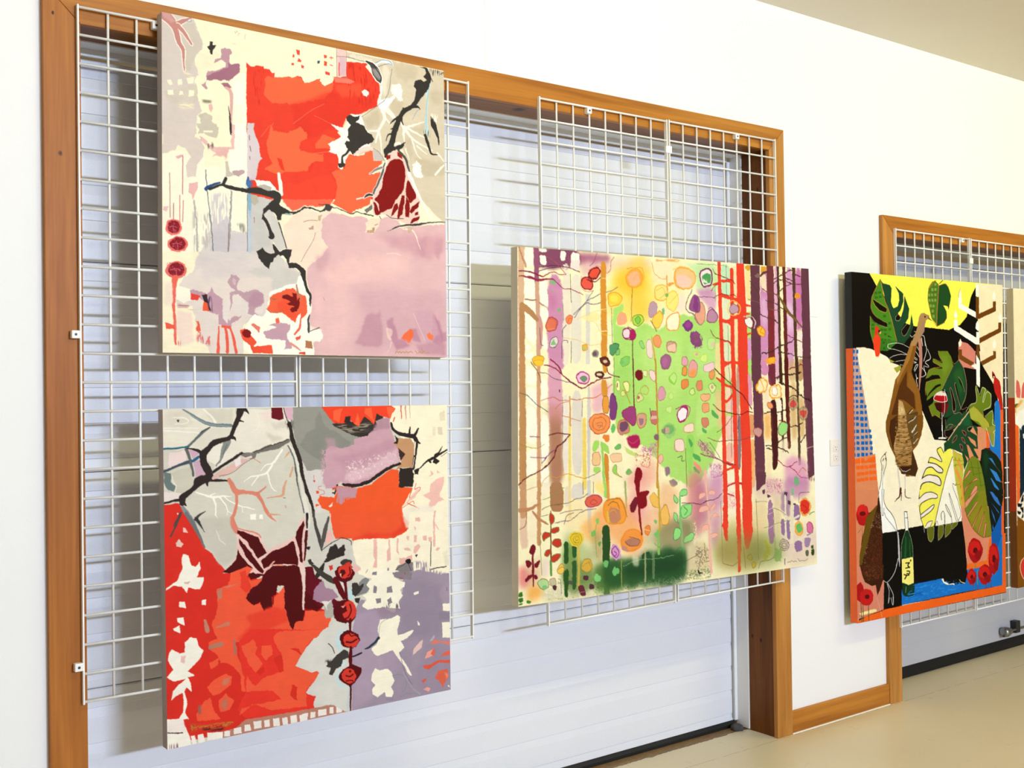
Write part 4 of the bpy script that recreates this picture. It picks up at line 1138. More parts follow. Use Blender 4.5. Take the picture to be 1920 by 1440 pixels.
2 94 8 16 17 100 0|558 723 556 755 557 782|79 120 89
1 94 8 16 31 100 0|515 807 530 785 560 774 593 789 590 806 571 830 553 840 529 825
4 216 64 47 37 100 0|576 812 568 828 550 833 532 822 525 803 533 786 551 782 569 792
2 94 8 16 10 100 0|541 806 553 811 565 805|39
1 94 8 16 17 100 0|551 790 558 791 558 799 552 798
2 94 8 16 10 100 0|541 822 559 822 565 826|32
2 78 10 22 17 100 0|556 838 554 915|60 42
1 67 62 57 25 100 0|474 766 495 753 516 735 537 728 551 738 551 754 530 756 524 776 509 779 497 796 485 792 492 774
3 67 62 57 90 60 0|474 750 501 751 500 772 474 768
2 58 54 50 10 100 0|484 701 498 714 504 733|24
1 207 227 230 20 100 0|530 764 548 762 536 773 527 777"""
BRUSH_FOREST = """1 248 239 198 0 100 0|-68 -55 1684 -179 1607 1446 -71 1249
4 243 223 200 41 90 21|0 -4 31 -3 32 590 -2 589
4 251 247 226 31 100 0|27 -2 70 -2 77 67 30 63
4 251 247 226 31 100 0|30 75 77 76 84 191 26 174
4 251 247 226 31 100 0|30 106 77 120 83 346 33 310
4 126 60 96 86 90 86|70 0 278 -2 286 43 229 59 188 67 69 67
4 154 74 116 89 80 133|274 2 422 9 413 29 336 43 278 43
4 216 156 176 111 60 222|274 34 421 26 403 82 277 88
4 236 195 180 92 60 184|413 13 625 11 614 79 412 69
4 207 143 178 64 95 42|128 89 196 92 197 376 197 419 126 420
4 199 123 163 127 70 170|132 145 163 157 171 207 131 208
4 200 143 176 85 60 128|132 101 188 105 187 143 140 133
4 234 223 207 32 80 0|196 48 229 46 225 400 193 401
4 229 220 208 32 80 0|232 84 278 82 278 394 229 394
1 221 214 204 22 100 0|299 151 318 151 315 397 297 397
4 240 226 216 44 100 0|233 20 274 18 274 66 233 68
4 251 221 106 183 85 275|404 59 624 38 659 124 620 239 504 255 401 232
4 250 192 47 138 80 321|455 57 597 39 595 127 541 149 428 133
4 251 203 64 139 80 277|522 10 584 7 588 40 508 44
4 249 194 58 115 60 276|515 143 595 153 602 226 518 229
4 251 233 168 190 70 190|615 18 791 5 787 201 657 205 622 125
4 251 230 196 95 70 95|624 18 749 11 742 93 623 99
4 248 221 214 96 70 96|703 190 789 112 787 194
4 252 247 228 31 100 0|27 -2 68 -2 71 67 38 59
4 252 247 228 32 100 0|93 3 125 1 123 14 93 12
4 252 247 228 32 100 0|95 25 124 23 126 61 97 53
4 252 247 228 32 100 0|96 78 130 73 132 86 100 87
4 252 247 228 32 100 0|94 116 126 111 133 202 115 202 96 191
4 252 247 228 31 100 0|96 203 131 208 133 239 115 262 95 240
4 252 247 228 31 100 0|99 271 122 308 130 354 99 339
4 252 247 228 31 100 0|30 125 73 114 76 173 38 177
4 252 247 228 31 100 0|34 187 76 188 78 228 38 193
4 252 247 228 31 100 0|34 220 80 253 79 324 33 313
4 252 247 228 31 100 0|33 325 56 340 52 352 33 353
4 252 247 228 31 100 0|33 362 71 358 60 383 33 380
4 252 247 228 32 100 0|185 4 211 5 208 39 188 39
4 252 247 228 33 100 0|233 7 274 8 272 31 237 37
4 252 247 228 32 100 0|196 49 212 56 200 63
4 252 247 228 31 100 0|30 72 69 76 73 86 34 81
2 156 90 120 25 100 0|81 -3 83 123|219 195
2 210 165 140 21 100 0|83 123 88 253 89 420|180 179 155
2 209 154 146 21 100 0|88 241 103 271 95 343|228 157 132
2 216 176 142 31 90 0|19 -2 15 132 19 420|269 268 228
2 185 138 92 31 100 0|20 199 19 420|229
2 180 121 92 42 70 0|8 -4 23 38 38 65|76
2 185 138 92 21 100 0|22 202 53 220 84 247|235 207 141
2 167 120 88 21 100 0|34 179 53 181 80 180|50 50 37
2 194 140 134 21 100 0|92 188 111 199 127 202|55 46 19
2 138 43 76 21 100 0|7 83 54 83 81 91 108 99|37 51 65 46
2 154 48 80 21 100 0|7 101 53 102 88 113 132 105 160 106 199 139 228 135 289 155|25 82 94 50 34 27 26 20
2 160 58 80 21 100 0|108 99 152 78 188 89 212 85|38 31 26 19
2 90 42 72 21 100 0|93 66 132 61 152 56 188 58 212 60 229 62 273 74|26
2 90 42 72 13 100 0|93 80 140 66 188 61|22
2 178 90 88 21 100 0|124 26 172 49 188 67 212 85|22
2 178 90 88 13 100 0|221 21 233 55 212 69|19
2 184 104 90 23 100 0|434 12 417 32 419 59 399 73|23
2 154 74 92 13 100 0|354 3 336 40 319 51|19
2 106 90 112 22 100 0|450 119 415 137 369 145 335 163 305 174 280 197 243 224|24
2 93 80 104 22 100 0|387 177 326 187 305 180 280 197 247 236|24
2 106 106 96 13 100 0|335 137 305 174|22
2 74 68 64 13 100 0|230 84 233 183|20
2 122 138 112 13 100 0|195 181 199 247|20
2 74 72 72 13 100 0|194 304 194 278 210 262|23
2 74 72 72 13 100 0|189 379 190 316 216 316 216 325|19
2 74 72 72 13 100 0|232 319 231 394|20
2 64 58 60 13 100 0|95 274 97 333 109 336|18
2 218 150 56 27 100 0|383 44 381 155 384 265 382 374 386 419|255 271 279 278 211
2 246 227 160 13 100 0|361 91 395 92|20
2 246 227 160 13 100 0|368 204 402 199|19
2 243 227 176 13 100 0|350 281 405 280|32
2 227 208 96 22 100 0|259 242 305 222 368 204 397 209|16
2 227 208 96 22 100 0|305 247 342 246 375 297 452 292|17
2 232 192 96 13 100 0|198 307 250 312 300 327 324 333 362 326|16
4 247 230 160 66 80 22|264 236 351 211 376 239 317 247
1 232 96 78 22 100 0|286 94 319 89 335 111 327 134 293 134 277 117
2 138 31 36 26 100 0|286 94 319 89 335 111 327 134 293 134 277 117 286 94|38 41 50 40 41 50 48
1 228 89 63 22 100 0|323 63 357 52 370 68 348 95 323 96 313 83
2 122 27 30 33 100 0|323 63 357 52 370 68 348 95 323 96 313 83 323 63|46 46 58 48 48 58 54
2 122 27 30 13 100 0|306 100 344 108 369 90|33
2 122 27 30 13 100 0|311 90 323 109 336 98|29
2 224 106 80 22 100 0|315 67 353 47 374 54|20
2 232 128 106 22 100 0|280 88 277 133 306 145 335 137|22
4 134 183 124 43 100 0|168 116 164 122 153 124 143 122 139 117 143 111 154 108 164 110
4 134 183 124 42 100 0|154 148 152 150 147 152 143 151 141 148 143 145 147 144 152 145
4 134 183 124 43 100 0|186 209 183 214 177 215 171 214 168 210 171 206 177 204 183 206
4 224 122 92 25 100 0|119 271 131 239 155 236 172 251 166 279 130 289
2 180 74 88 25 100 0|119 271 131 239 155 236 172 251 166 279 130 289 119 271|36
2 240 160 80 13 100 0|123 280 162 276|25
2 208 106 80 13 100 0|131 242 163 245 166 270|21
2 184 74 96 21 100 0|151 234 180 254 158 282|22
4 240 147 94 26 100 0|205 247 219 227 243 230 235 255 219 261
2 224 96 58 26 100 0|205 247 219 227 243 230 235 255 219 261 205 247|25
2 224 96 58 13 100 0|215 256 223 237 235 240|21
4 233 216 216 25 100 0|134 342 146 308 166 304 176 320 162 342
2 90 74 74 25 100 0|134 342 146 308 166 304 176 320 162 342 134 342|21
1 140 191 126 21 100 0|140 333 154 311 166 332
4 242 195 60 25 100 0|58 383 79 370 114 373 110 392 91 407 71 404
2 184 134 42 25 100 0|58 383 79 370 114 373 110 392 91 407 71 404 58 383|17
4 240 184 78 26 100 0|281 331 304 327 308 349 283 353
2 224 152 58 26 100 0|281 331 304 327 308 349 283 353 281 331|29
4 185 207 106 22 100 0|299 343 297 348 291 349 285 348 283 343 285 339 291 337 297 339
4 156 130 144 26 100 0|324 362 341 347 359 355 353 371 332 374
2 176 176 112 26 100 0|324 362 341 347 359 355 353 371 332 374 324 362|29
4 111 88 104 33 100 0|349 361 346 366 338 369 331 367 329 361 332 356 339 353 346 356
4 110 52 36 26 100 0|359 377 391 371 412 393 399 406 369 397
2 90 36 24 26 100 0|359 377 391 371 412 393 399 406 369 397 359 377|39 40 51 39 43 48
4 217 199 168 22 100 0|398 388 395 393 386 394 378 393 375 389 378 384 386 383 395 384
4 179 222 119 71 100 35|423 199 453 185 479 177 475 204 449 211 439 263 504 262 539 268 589 240 637 275 679 258 763 208 786 208 939 231 1069 206 1131 190 1214 188 1170 261 1164 417 1162 474 1058 578 956 678 924 779 807 874 762 838 698 818 584 700 497 664 425 630 424 419
4 200 233 138 117 60 280|548 274 776 269 769 539 587 537
4 163 212 110 112 60 179|424 406 515 406 512 600 430 586
4 191 230 144 147 70 244|789 303 997 292 992 438 818 438
2 106 122 80 22 100 0|419 196 421 319|21
2 122 138 80 13 100 0|429 374 427 502|21
2 138 90 48 23 100 0|522 120 513 242|22
2 90 58 48 14 100 0|519 307 519 419|39
4 246 176 74 46 100 0|490 78 512 57 552 48 574 74 564 111 515 120 494 104
2 244 169 58 28 100 0|490 78 512 57 552 48 574 74 564 111 515 120 494 104 490 78|59 55 56 72 59 54 68 70
4 246 185 142 46 100 0|499 78 521 60 552 62 562 85 546 110 511 113 503 94
2 245 150 58 35 100 0|495 51 579 40 578 91|23
2 240 160 96 14 100 0|525 90 547 65 560 85|19
4 251 210 74 45 100 0|403 144 446 136 471 158 458 181 406 186
2 240 160 48 34 100 0|403 144 446 136 473 158 458 183 406 193 403 144|33 34 43 34 37 43
4 251 223 92 34 100 0|415 150 450 152 449 175 415 173
4 243 172 134 27 100 0|444 231 462 207 488 216 494 242 474 256 448 257
2 240 176 96 27 100 0|444 231 462 207 488 216 494 242 474 256 448 257 444 231|23
4 196 219 78 28 100 0|518 222 562 214 580 237 548 262 522 252
2 95 154 48 27 100 0|518 222 562 214 580 237 548 262 522 252 518 222|31
4 143 203 88 28 100 0|527 235 549 221 562 234 548 254
2 79 154 58 27 100 0|527 235 549 221 562 234 548 254 527 235|26
4 194 160 172 28 100 0|603 180 622 162 648 178 639 212 611 229 600 216
2 184 138 160 28 100 0|603 180 622 162 648 178 639 212 611 229 600 216 603 180|24
4 251 211 90 28 100 0|611 236 657 195 679 221 642 275
2 232 160 48 28 100 0|611 236 657 195 679 221 642 275 611 236|31
2 138 90 32 14 100 0|611 236 640 277|25
4 251 241 207 28 100 0|690 237 702 217 754 198 762 235 752 270 692 271
2 240 168 72 28 100 0|690 237 702 217 754 198 762 235 752 270 692 271 690 237|51 44 43 56 43 45 55
4 251 224 138 28 100 0|636 105 696 102 704 149 671 164 631 155
2 242 182 58 28 100 0|636 105 696 102 704 149 671 164 631 155 636 105|34 39 44 34 44 45
2 242 182 58 14 100 0|640 125 677 110 690 136 658 154|22
4 251 232 132 29 100 0|704 129 742 121 759 161 730 202 698 190 690 163
2 239 200 58 29 100 0|704 129 742 121 759 161 730 202 698 190 690 163 704 129|29
2 239 200 58 14 100 0|708 169 755 134|23
4 130 190 98 24 100 0|702 140 699 146 693 148 688 146 685 140 688 135 694 132 700 134
4 140 191 126 35 100 0|683 201 681 210 675 214 669 210 667 201 670 191 676 187 681 191
4 240 160 80 48 100 0|733 94 705 109 700 95 728 90
2 240 168 72 47 100 0|696 68 700 122|65
2 240 168 72 24 100 0|622 21 628 61 660 80 692 82|24
3 224 128 48 0 50 0|638 10 763 5 763 10 643 15
4 244 199 154 48 100 0|739 42 781 37 809 70 793 118 742 107 733 77
2 240 168 72 29 100 0|739 42 781 37 809 70 793 118 742 107 733 77 739 42|41 45 57 44 48 56 55
4 245 195 176 48 100 0|748 55 786 50 799 98 756 99
4 179 31 94 46 100 0|537 289 531 304 517 311 503 305 497 290 503 275 517 268 531 274
4 242 217 220 34 100 0|469 279 487 266 508 272 504 304 477 305
2 154 48 104 27 100 0|469 279 487 266 508 272 504 304 477 305 469 279|38
2 154 48 104 23 100 0|469 279 495 264 526 271 534 291 517 309 477 308 469 279|30
4 94 158 104 27 100 0|408 332 430 322 456 325 442 351 421 371 408 358
2 58 90 48 27 100 0|408 332 430 322 456 325 442 351 421 371 408 358 408 332|23
4 140 200 120 27 100 0|438 351 455 338 457 364 438 367
2 90 122 56 27 100 0|438 351 455 338 457 364 438 367 438 351|19
4 140 203 106 27 100 0|457 390 476 370 507 370 498 399 467 409
2 111 174 58 27 100 0|457 390 476 370 507 370 498 399 467 409 457 390|22
4 124 192 122 22 100 0|475 390 473 396 467 398 462 396 460 390 462 384 468 381 473 384
4 159 212 126 28 100 0|547 317 569 310 580 339 564 343
2 79 154 58 28 100 0|547 317 569 310 580 339 564 343 547 317|19
4 243 217 204 28 100 0|587 310 614 306 622 379 586 369
2 184 144 144 28 100 0|587 310 614 306 622 379 586 369 587 310|21
4 240 160 106 28 100 0|619 296 651 289 666 312 654 338 627 329
2 216 128 58 28 100 0|619 296 651 289 666 312 654 338 627 329 619 296|27
2 224 160 64 23 100 0|614 296 627 355 634 418|36 54 63
4 216 168 152 28 100 0|691 311 742 314 739 354 690 351
2 168 122 104 28 100 0|691 311 742 314 739 354 690 351 691 311|32
4 235 205 184 35 100 0|705 321 732 324 727 341 702 338
4 168 104 142 47 100 0|658 372 690 358 713 375 698 415 662 415
2 154 106 128 28 100 0|658 372 690 358 713 375 698 415 662 415 658 372|49 47 64 54 57 64
4 192 112 160 47 80 47|662 382 685 368 694 392 675 412
4 191 227 160 99 80 123|777 16 975 6 972 104 942 133 855 119 848 40
4 246 201 142 48 100 0|739 46 767 31 838 41 852 75 827 110 761 113 738 83
2 240 176 72 29 100 0|739 46 767 31 838 41 852 75 827 110 761 113 738 83 739 46|50 48 55 66 50 51 65 65
4 245 205 184 48 100 0|743 69 790 57 828 76 822 100 770 109 742 90
2 242 182 58 36 100 0|729 43 772 27 819 35 857 64|22
4 245 227 224 37 100 0|862 46 936 18 943 91 884 108
2 122 58 98 25 100 0|867 43 935 25 941 91 884 104 867 43|56 67 70 66 77
4 85 164 92 30 100 0|881 56 930 43 934 81 894 93
1 221 232 200 25 100 0|890 69 909 79 907 65 914 86 890 83
4 217 166 198 99 90 99|846 113 933 99 962 126 955 189 911 183 869 136
4 183 123 168 74 50 148|855 119 933 109 932 134 869 133
4 232 169 140 29 100 0|874 150 902 187 891 236 869 250 833 220
2 168 106 96 29 100 0|874 150 902 187 891 236 869 250 833 220 874 150|27
4 160 90 146 29 100 0|836 131 869 143 868 198 834 199 808 186
2 143 90 122 29 100 0|836 131 869 143 868 198 834 199 808 186 836 131|53 66 61 50 66 62
4 142 68 132 49 100 0|838 134 859 140 860 195 829 193
2 138 106 128 36 100 0|829 114 797 159 791 194 834 206 866 247|39
4 192 143 166 37 100 0|911 194 941 182 974 213 949 238 903 235
2 142 58 120 30 100 0|911 194 941 182 974 213 949 238 903 235 911 194|32 33 44 32 40 43
2 142 58 120 15 100 0|916 186 931 176 950 189|23
4 138 63 134 60 100 0|830 251 822 267 801 274 781 268 774 252 782 236 802 229 822 235
4 168 74 152 48 80 0|818 248 813 257 802 260 790 257 786 248 791 240 802 236 814 239
4 139 74 128 73 100 0|818 275 847 268 875 291 879 322 850 336 817 319 808 296
4 159 74 148 48 90 48|832 275 856 281 865 308 840 319 827 299
3 122 90 74 -1 30 0|818 275 880 288 878 336 830 336
4 243 201 176 28 100 0|691 328 737 314 741 354 695 348
2 192 154 112 28 100 0|691 328 737 314 741 354 695 348 691 328|27
4 230 168 184 29 100 0|766 374 787 366 803 381 796 401 768 401
2 160 122 80 29 100 0|766 374 787 366 803 381 796 401 768 401 766 374|24
4 240 160 80 29 100 0|768 405 793 404 792 442 767 438
2 154 122 64 29 100 0|768 405 793 404 792 442 767 438 768 405|29
4 233 168 168 29 100 0|822 374 855 397 842 445 799 448 800 408
2 168 128 106 29 100 0|822 374 855 397 842 445 799 448 800 408 822 374|26
4 242 160 72 72 90 72|802 425 838 411 840 445 802 445
4 243 208 208 29 100 0|881 401 906 397 940 383 944 418 895 428 881 418
2 192 138 138 29 100 0|881 401 906 397 940 383 944 418 895 428 881 418 881 401|20
4 232 160 96 29 100 0|910 425 944 414 943 452 914 455
2 160 122 80 29 100 0|910 425 944 414 943 452 914 455 910 425|25
4 200 232 122 29 100 0|825 350 868 349 863 373 830 370
2 200 216 80 29 100 0|825 350 868 349 863 373 830 370 825 350|24
4 211 238 138 29 100 0|873 360 907 359 901 390 863 384
2 192 216 80 29 100 0|873 360 907 359 901 390 863 384 873 360|24
4 224 168 176 24 100 0|855 358 853 362 846 364 840 362 838 358 841 354 847 353 853 354
4 199 230 144 30 100 0|908 297 952 293 946 338 907 342
2 154 208 96 30 100 0|908 297 952 293 946 338 907 342 908 297|25
4 232 192 184 37 80 0|927 314 947 307 946 331 927 328
4 168 220 112 28 100 0|693 452 725 425 743 445 724 478
2 138 200 58 28 100 0|693 452 725 425 743 445 724 478 693 452|27
4 201 230 192 50 100 0|985 9 1050 9 1047 129 982 132
4 227 230 198 50 90 0|991 131 1046 136 1051 459 997 459
4 243 221 176 51 100 0|1050 9 1086 10 1071 459 1056 459
4 240 221 160 52 100 0|1127 5 1168 6 1163 146 1132 148
4 245 220 160 49 80 49|947 314 986 313 982 459 947 459
4 212 146 190 52 100 0|1220 7 1263 5 1253 421 1206 417
4 227 176 204 53 100 0|1300 3 1327 5 1320 460 1294 460
4 217 160 200 54 100 0|1371 3 1420 0 1420 409 1365 409
4 200 110 176 82 90 82|1431 0 1481 1 1476 262 1426 248
4 230 192 216 105 70 131|1222 123 1258 136 1254 252 1218 231
4 243 220 192 53 100 0|1219 36 1256 38 1254 111 1223 94
4 246 223 240 108 60 162|1376 139 1419 152 1415 263 1377 249
4 243 230 220 54 100 0|1437 262 1470 262 1465 372 1438 373
4 216 160 200 51 100 0|1127 297 1158 289 1156 375 1124 386
4 208 168 120 54 70 80|1378 373 1421 380 1423 460 1374 460
4 200 160 112 54 100 0|1438 373 1471 372 1467 461 1434 460
4 217 166 56 52 100 0|1127 5 1168 2 1157 25 1131 22
4 227 166 56 53 100 0|1221 3 1263 5 1252 23 1219 36
1 107 61 76 26 100 0|1160 3 1215 2 1210 460 1153 460
1 107 61 76 27 100 0|1473 -1 1526 -4 1520 461 1467 461
2 122 58 64 26 100 0|1279 4 1279 215 1272 460|428 404 423
2 140 40 48 26 70 0|1282 193 1272 460|265
2 86 53 42 27 100 0|1327 5 1328 265 1326 460|154
2 106 42 36 27 100 0|1365 3 1365 213 1363 460|197 217 216
2 90 60 42 27 100 0|1426 0 1426 263 1429 460|199 187 165
2 232 70 47 20 100 0|980 5 981 153 986 306 987 459|179 198 208 207
2 232 70 47 20 100 0|1052 30 1049 221 1046 459|202 221 220
2 232 70 47 20 100 0|1101 6 1104 149 1107 304 1102 459|441 511 560 588
2 232 70 47 25 100 0|993 75 1033 70 1058 76|105 121 113
2 232 70 47 25 100 0|973 83 943 91|106 49
2 232 70 47 25 100 0|987 128 1046 140|146 125
2 232 70 47 25 100 0|1046 140 1097 149|146 221
2 232 70 47 25 100 0|989 226 1023 232 1054 214 1089 209|166 120 145 212
2 232 70 47 25 100 0|1023 232 1043 242 1053 249|122
2 232 70 47 25 100 0|993 400 1023 390 1064 389 1094 396|217 84 85 146
2 232 70 47 26 100 0|1127 162 1158 165|108 51
2 232 70 47 26 100 0|1120 198 1151 197|107 57
2 232 70 47 26 100 0|1123 283 1159 272|109 51
2 232 70 47 25 100 0|996 306 1026 306 1050 333|70 63 90
2 138 42 32 25 100 0|945 28 959 52 984 51 1009 60 1059 69 1068 82|29
2 138 42 32 25 100 0|947 140 982 123 1031 130 1057 122 1077 132|26
2 106 74 72 25 100 0|869 140 913 138 952 140|21
2 138 58 40 25 100 0|924 266 947 293 977 300 1026 306 1041 316|28
2 138 42 32 15 100 0|933 116 953 94 973 87|23
2 74 106 80 15 80 0|1020 10 1019 130|20
2 74 106 80 15 80 0|1023 246 1021 459|20
2 90 122 88 37 100 0|858 15 916 16 965 10 1025 17|14
2 122 176 128 15 100 0|955 98 956 154|25
2 90 58 44 40 100 0|1298 69 1331 53 1369 54 1417 71 1478 68|38
2 90 58 44 40 100 0|1298 54 1348 33 1369 43 1423 59|39
2 90 58 44 41 100 0|1370 29 1403 8 1430 26 1469 35|48
2 90 58 44 40 100 0|1334 100 1368 80 1412 67|39
2 122 74 58 27 100 0|1228 93 1259 107 1318 112 1354 140 1375 161|34
2 122 96 48 27 100 0|1318 112 1354 147 1385 183 1428 211 1471 243|67 126 159 109 46
2 90 58 44 40 100 0|1247 140 1311 152 1342 169 1359 169|35
2 138 90 58 26 100 0|1267 172 1288 177 1337 177|26
2 90 58 44 39 100 0|1214 199 1255 208 1303 218 1324 232|36
2 90 58 44 16 100 0|1156 68 1166 75 1211 116|31
2 138 90 80 16 100 0|1143 140 1184 146 1215 152|22
2 122 26 40 40 100 0|1360 271 1403 285 1436 295 1468 302|35
2 74 58 40 53 100 0|1219 349 1271 349 1304 334 1337 319 1391 304 1425 292|52
2 74 58 40 54 100 0|1319 348 1379 348 1422 362 1516 368|37
2 122 26 40 40 100 0|1376 413 1420 406 1465 394 1520 405|33
2 74 42 32 53 100 0|1305 453 1343 435 1408 438 1458 428|37
2 106 58 56 26 100 0|1219 43 1241 31 1267 26|78 97 73
4 138 106 96 52 100 0|1214 43 1210 50 1200 53 1191 51 1187 45 1191 38 1201 35 1211 37
4 242 160 48 68 100 0|1466 113 1460 125 1445 130 1431 126 1426 115 1432 104 1446 99 1460 103
2 216 128 42 16 100 0|1438 111 1454 110 1454 121 1440 122|20
4 242 166 58 78 100 0|1233 381 1260 363 1297 366 1296 395 1259 399
4 245 184 58 52 100 0|1291 375 1285 384 1273 388 1260 384 1255 376 1261 367 1273 363 1286 367
4 200 160 176 30 100 0|1035 172 1056 157 1086 170 1085 192 1049 200 1032 190
2 138 106 112 30 100 0|1035 172 1056 157 1086 170 1085 192 1049 200 1032 190 1035 172|30
2 240 208 96 38 80 0|1025 162 1056 143 1096 163 1095 195 1059 210 1024 194 1025 162|46 43 57 53 43 56 60
4 246 238 230 31 100 0|1117 219 1151 208 1171 232 1160 254 1129 247
2 138 42 56 31 100 0|1117 219 1151 208 1171 232 1160 254 1129 247 1117 219|26 26 36 26 31 35
2 232 192 192 39 100 0|1115 209 1161 204 1187 225 1175 253|35 37 52 49
4 245 198 58 31 100 0|1188 250 1223 242 1243 266 1231 288 1200 278
2 232 122 74 31 100 0|1188 250 1223 242 1243 266 1231 288 1200 278 1188 250|33 35 47 33 40 46
2 216 112 42 16 100 0|1222 249 1206 267 1232 274|27
4 217 156 180 63 90 42|126 382 189 394 191 640 132 638
4 176 124 98 62 95 125|130 574 191 587 193 827 131 824
4 196 138 120 63 70 167|129 531 192 550 191 606 130 604
2 192 143 94 30 100 0|19 383 21 596 21 818|267 281 287
2 210 160 124 21 100 0|89 413 88 597 88 821|155
4 252 246 226 31 100 0|37 398 79 423 81 469 36 472
4 252 246 226 31 100 0|36 475 80 484 80 554 74 548 36 520
4 252 246 226 31 100 0|36 529 70 548 82 567 81 676 35 668
4 252 246 226 31 100 0|35 692 79 688 79 770 35 788
4 252 246 226 31 100 0|98 444 125 457 125 537 98 524
4 252 246 226 31 100 0|97 573 121 573 132 598 131 720 96 743
4 252 246 226 31 100 0|96 758 131 745 131 811 96 822
4 237 227 214 32 100 0|192 507 216 507 214 779 190 778
4 227 218 205 32 100 0|233 488 277 495 278 788 230 780
4 214 207 198 26 100 0|302 476 318 476 312 802 298 802
2 240 212 106 21 80 0|223 588 221 828|120
2 239 208 96 21 85 0|288 595 286 832|164 187
4 232 176 192 88 80 131|318 476 364 464 415 464 414 515 363 572 321 571
4 243 223 192 65 60 86|317 577 366 654 364 836 318 834
2 138 43 60 32 100 0|142 382 177 407 185 429 217 454 249 473 281 485 314 470 369 448 415 446|47
2 138 43 60 32 100 0|114 404 141 404 165 416 185 432|39
2 138 43 76 22 100 0|454 445 420 438 398 429 394 413|33
2 90 74 96 21 100 0|94 429 122 429 153 450 193 457 245 466|19
2 138 90 56 21 100 0|56 392 79 417 94 438 98 463|30
2 74 96 96 21 100 0|10 497 40 505 59 520 78 539 129 564|23
2 200 106 72 21 100 0|98 524 129 518 152 512 176 525 224 526|22
2 208 112 58 22 100 0|224 522 265 524 297 517 339 521 419 470|26
2 208 112 58 13 100 0|224 569 224 526|28
2 200 106 72 13 100 0|160 553 184 534 224 529|20
2 200 112 58 13 100 0|223 588 272 598|19
2 216 112 58 13 100 0|188 578 224 585|22
2 210 160 124 21 100 0|224 513 225 613|64 80
2 106 26 32 21 100 0|132 644 167 636 223 644|34
2 106 26 32 31 100 0|223 644 195 671 163 685 155 721 127 744 92 767 42 780 5 805|45
2 138 58 106 25 100 0|155 697 124 714 100 740|31
2 122 58 90 12 100 0|51 646 93 649|21
2 138 58 122 12 100 0|54 717 116 721|21
2 138 138 64 20 100 0|9 670 35 680 66 687 93 685 112 674|16
2 216 154 58 21 100 0|131 784 166 792 206 779 246 790 286 801|25
2 106 112 104 21 100 0|286 801 315 796 360 777|20
2 216 160 64 12 100 0|96 822 108 795 131 784|21
2 106 90 88 13 60 0|192 513 191 692|20
2 74 74 74 13 100 0|279 526 278 583|20
2 106 106 96 12 60 0|93 597 100 749|19
4 242 200 64 25 100 0|60 389 106 383 110 401 87 410
2 216 160 48 25 100 0|60 389 106 383 110 401 87 410 60 389|16
4 58 42 48 21 100 0|182 491 181 495 179 497 177 495 176 491 177 486 179 485 181 487
4 240 200 216 32 100 0|249 441 282 422 315 441 306 467 265 466
2 192 72 138 26 100 0|249 441 282 422 315 441 306 467 265 466 249 441|47 44 55 47 46 54
4 106 160 112 26 100 0|267 448 286 438 306 448 290 463
2 184 72 122 26 100 0|267 448 286 438 306 448 290 463 267 448|21
4 90 44 28 44 100 0|384 435 377 444 358 448 340 444 333 435 340 426 359 422 377 426
4 227 210 180 22 100 0|371 434 367 438 358 439 350 438 346 434 350 431 359 429 367 431
4 216 152 56 33 100 0|365 451 394 454 397 515 366 515
4 232 160 64 26 100 0|374 512 402 512 401 576 371 572
2 138 90 48 26 100 0|374 512 402 512 401 576 371 572 374 512|20
4 132 69 126 44 100 0|410 502 427 502 444 541 430 599 409 601 401 572
2 106 58 88 13 100 0|419 502 444 541 434 586|25
4 240 154 88 44 100 0|309 596 330 577 371 572 405 588 408 617 383 645 341 647 313 624
2 192 80 42 26 100 0|309 596 330 577 371 572 405 588 408 617 383 645 341 647 313 624 309 596|29
2 216 96 42 33 100 0|325 593 375 585 392 610 370 635 329 631 325 593|25
2 216 96 42 13 100 0|342 609 371 604 371 623|21
2 122 90 112 13 100 0|346 616 371 616 354 625|17
4 240 238 176 27 100 0|436 457 453 454 457 493 436 493
2 168 176 64 27 100 0|436 457 453 454 457 493 436 493 436 457|24
2 106 42 32 13 100 0|443 467 442 480|34
4 230 238 160 27 100 0|466 461 501 461 500 497 483 500
2 176 138 48 27 100 0|466 461 501 461 500 497 483 500 466 461|27
4 216 232 144 27 100 0|457 496 474 490 483 509 461 516
2 192 138 48 27 100 0|457 496 474 490 483 509 461 516 457 496|22
2 192 128 58 13 100 0|483 500 504 542|25
2 106 26 40 18 100 0|520 379 521 438 523 555|44
4 122 28 36 34 100 0|528 422 563 415 567 451 545 458 527 441
4 232 234 176 27 100 0|567 422 590 418 589 445 569 441
2 168 144 58 27 100 0|567 422 590 418 589 445 569 441 567 422|20
4 243 218 208 28 100 0|599 418 625 418 631 455 620 461 598 442
2 168 112 90 28 100 0|599 418 625 418 631 455 620 461 598 442 599 418|20
4 184 220 122 27 100 0|553 487 580 474 597 491 588 510 557 504
2 192 160 58 27 100 0|553 487 580 474 597 491 588 510 557 504 553 487|23
4 216 220 154 27 100 0|535 516 553 500 574 527 534 539
2 168 144 58 27 100 0|535 516 553 500 574 527 534 539 535 516|23
4 184 106 90 23 100 0|550 520 548 524 543 526 539 524 537 520 539 515 544 513 548 515
4 163 69 124 27 100 0|465 564 517 549 530 562 533 607 515 626 503 613 464 590
2 138 42 80 27 100 0|465 564 517 549 530 562 533 607 515 626 503 613 464 590 465 564|23
4 200 144 128 27 100 0|443 605 473 596 498 619 498 648 442 653
2 200 120 58 27 100 0|443 605 473 596 498 619 498 648 442 653 443 605|33
4 122 80 104 33 100 0|451 609 485 603 494 629 468 644 451 634
4 216 168 138 27 100 0|536 581 582 576 581 621 550 634 535 614
2 184 120 58 27 100 0|536 581 582 576 581 621 550 634 535 614 536 581|27
4 168 120 138 34 100 0|542 594 569 595 568 615 550 621
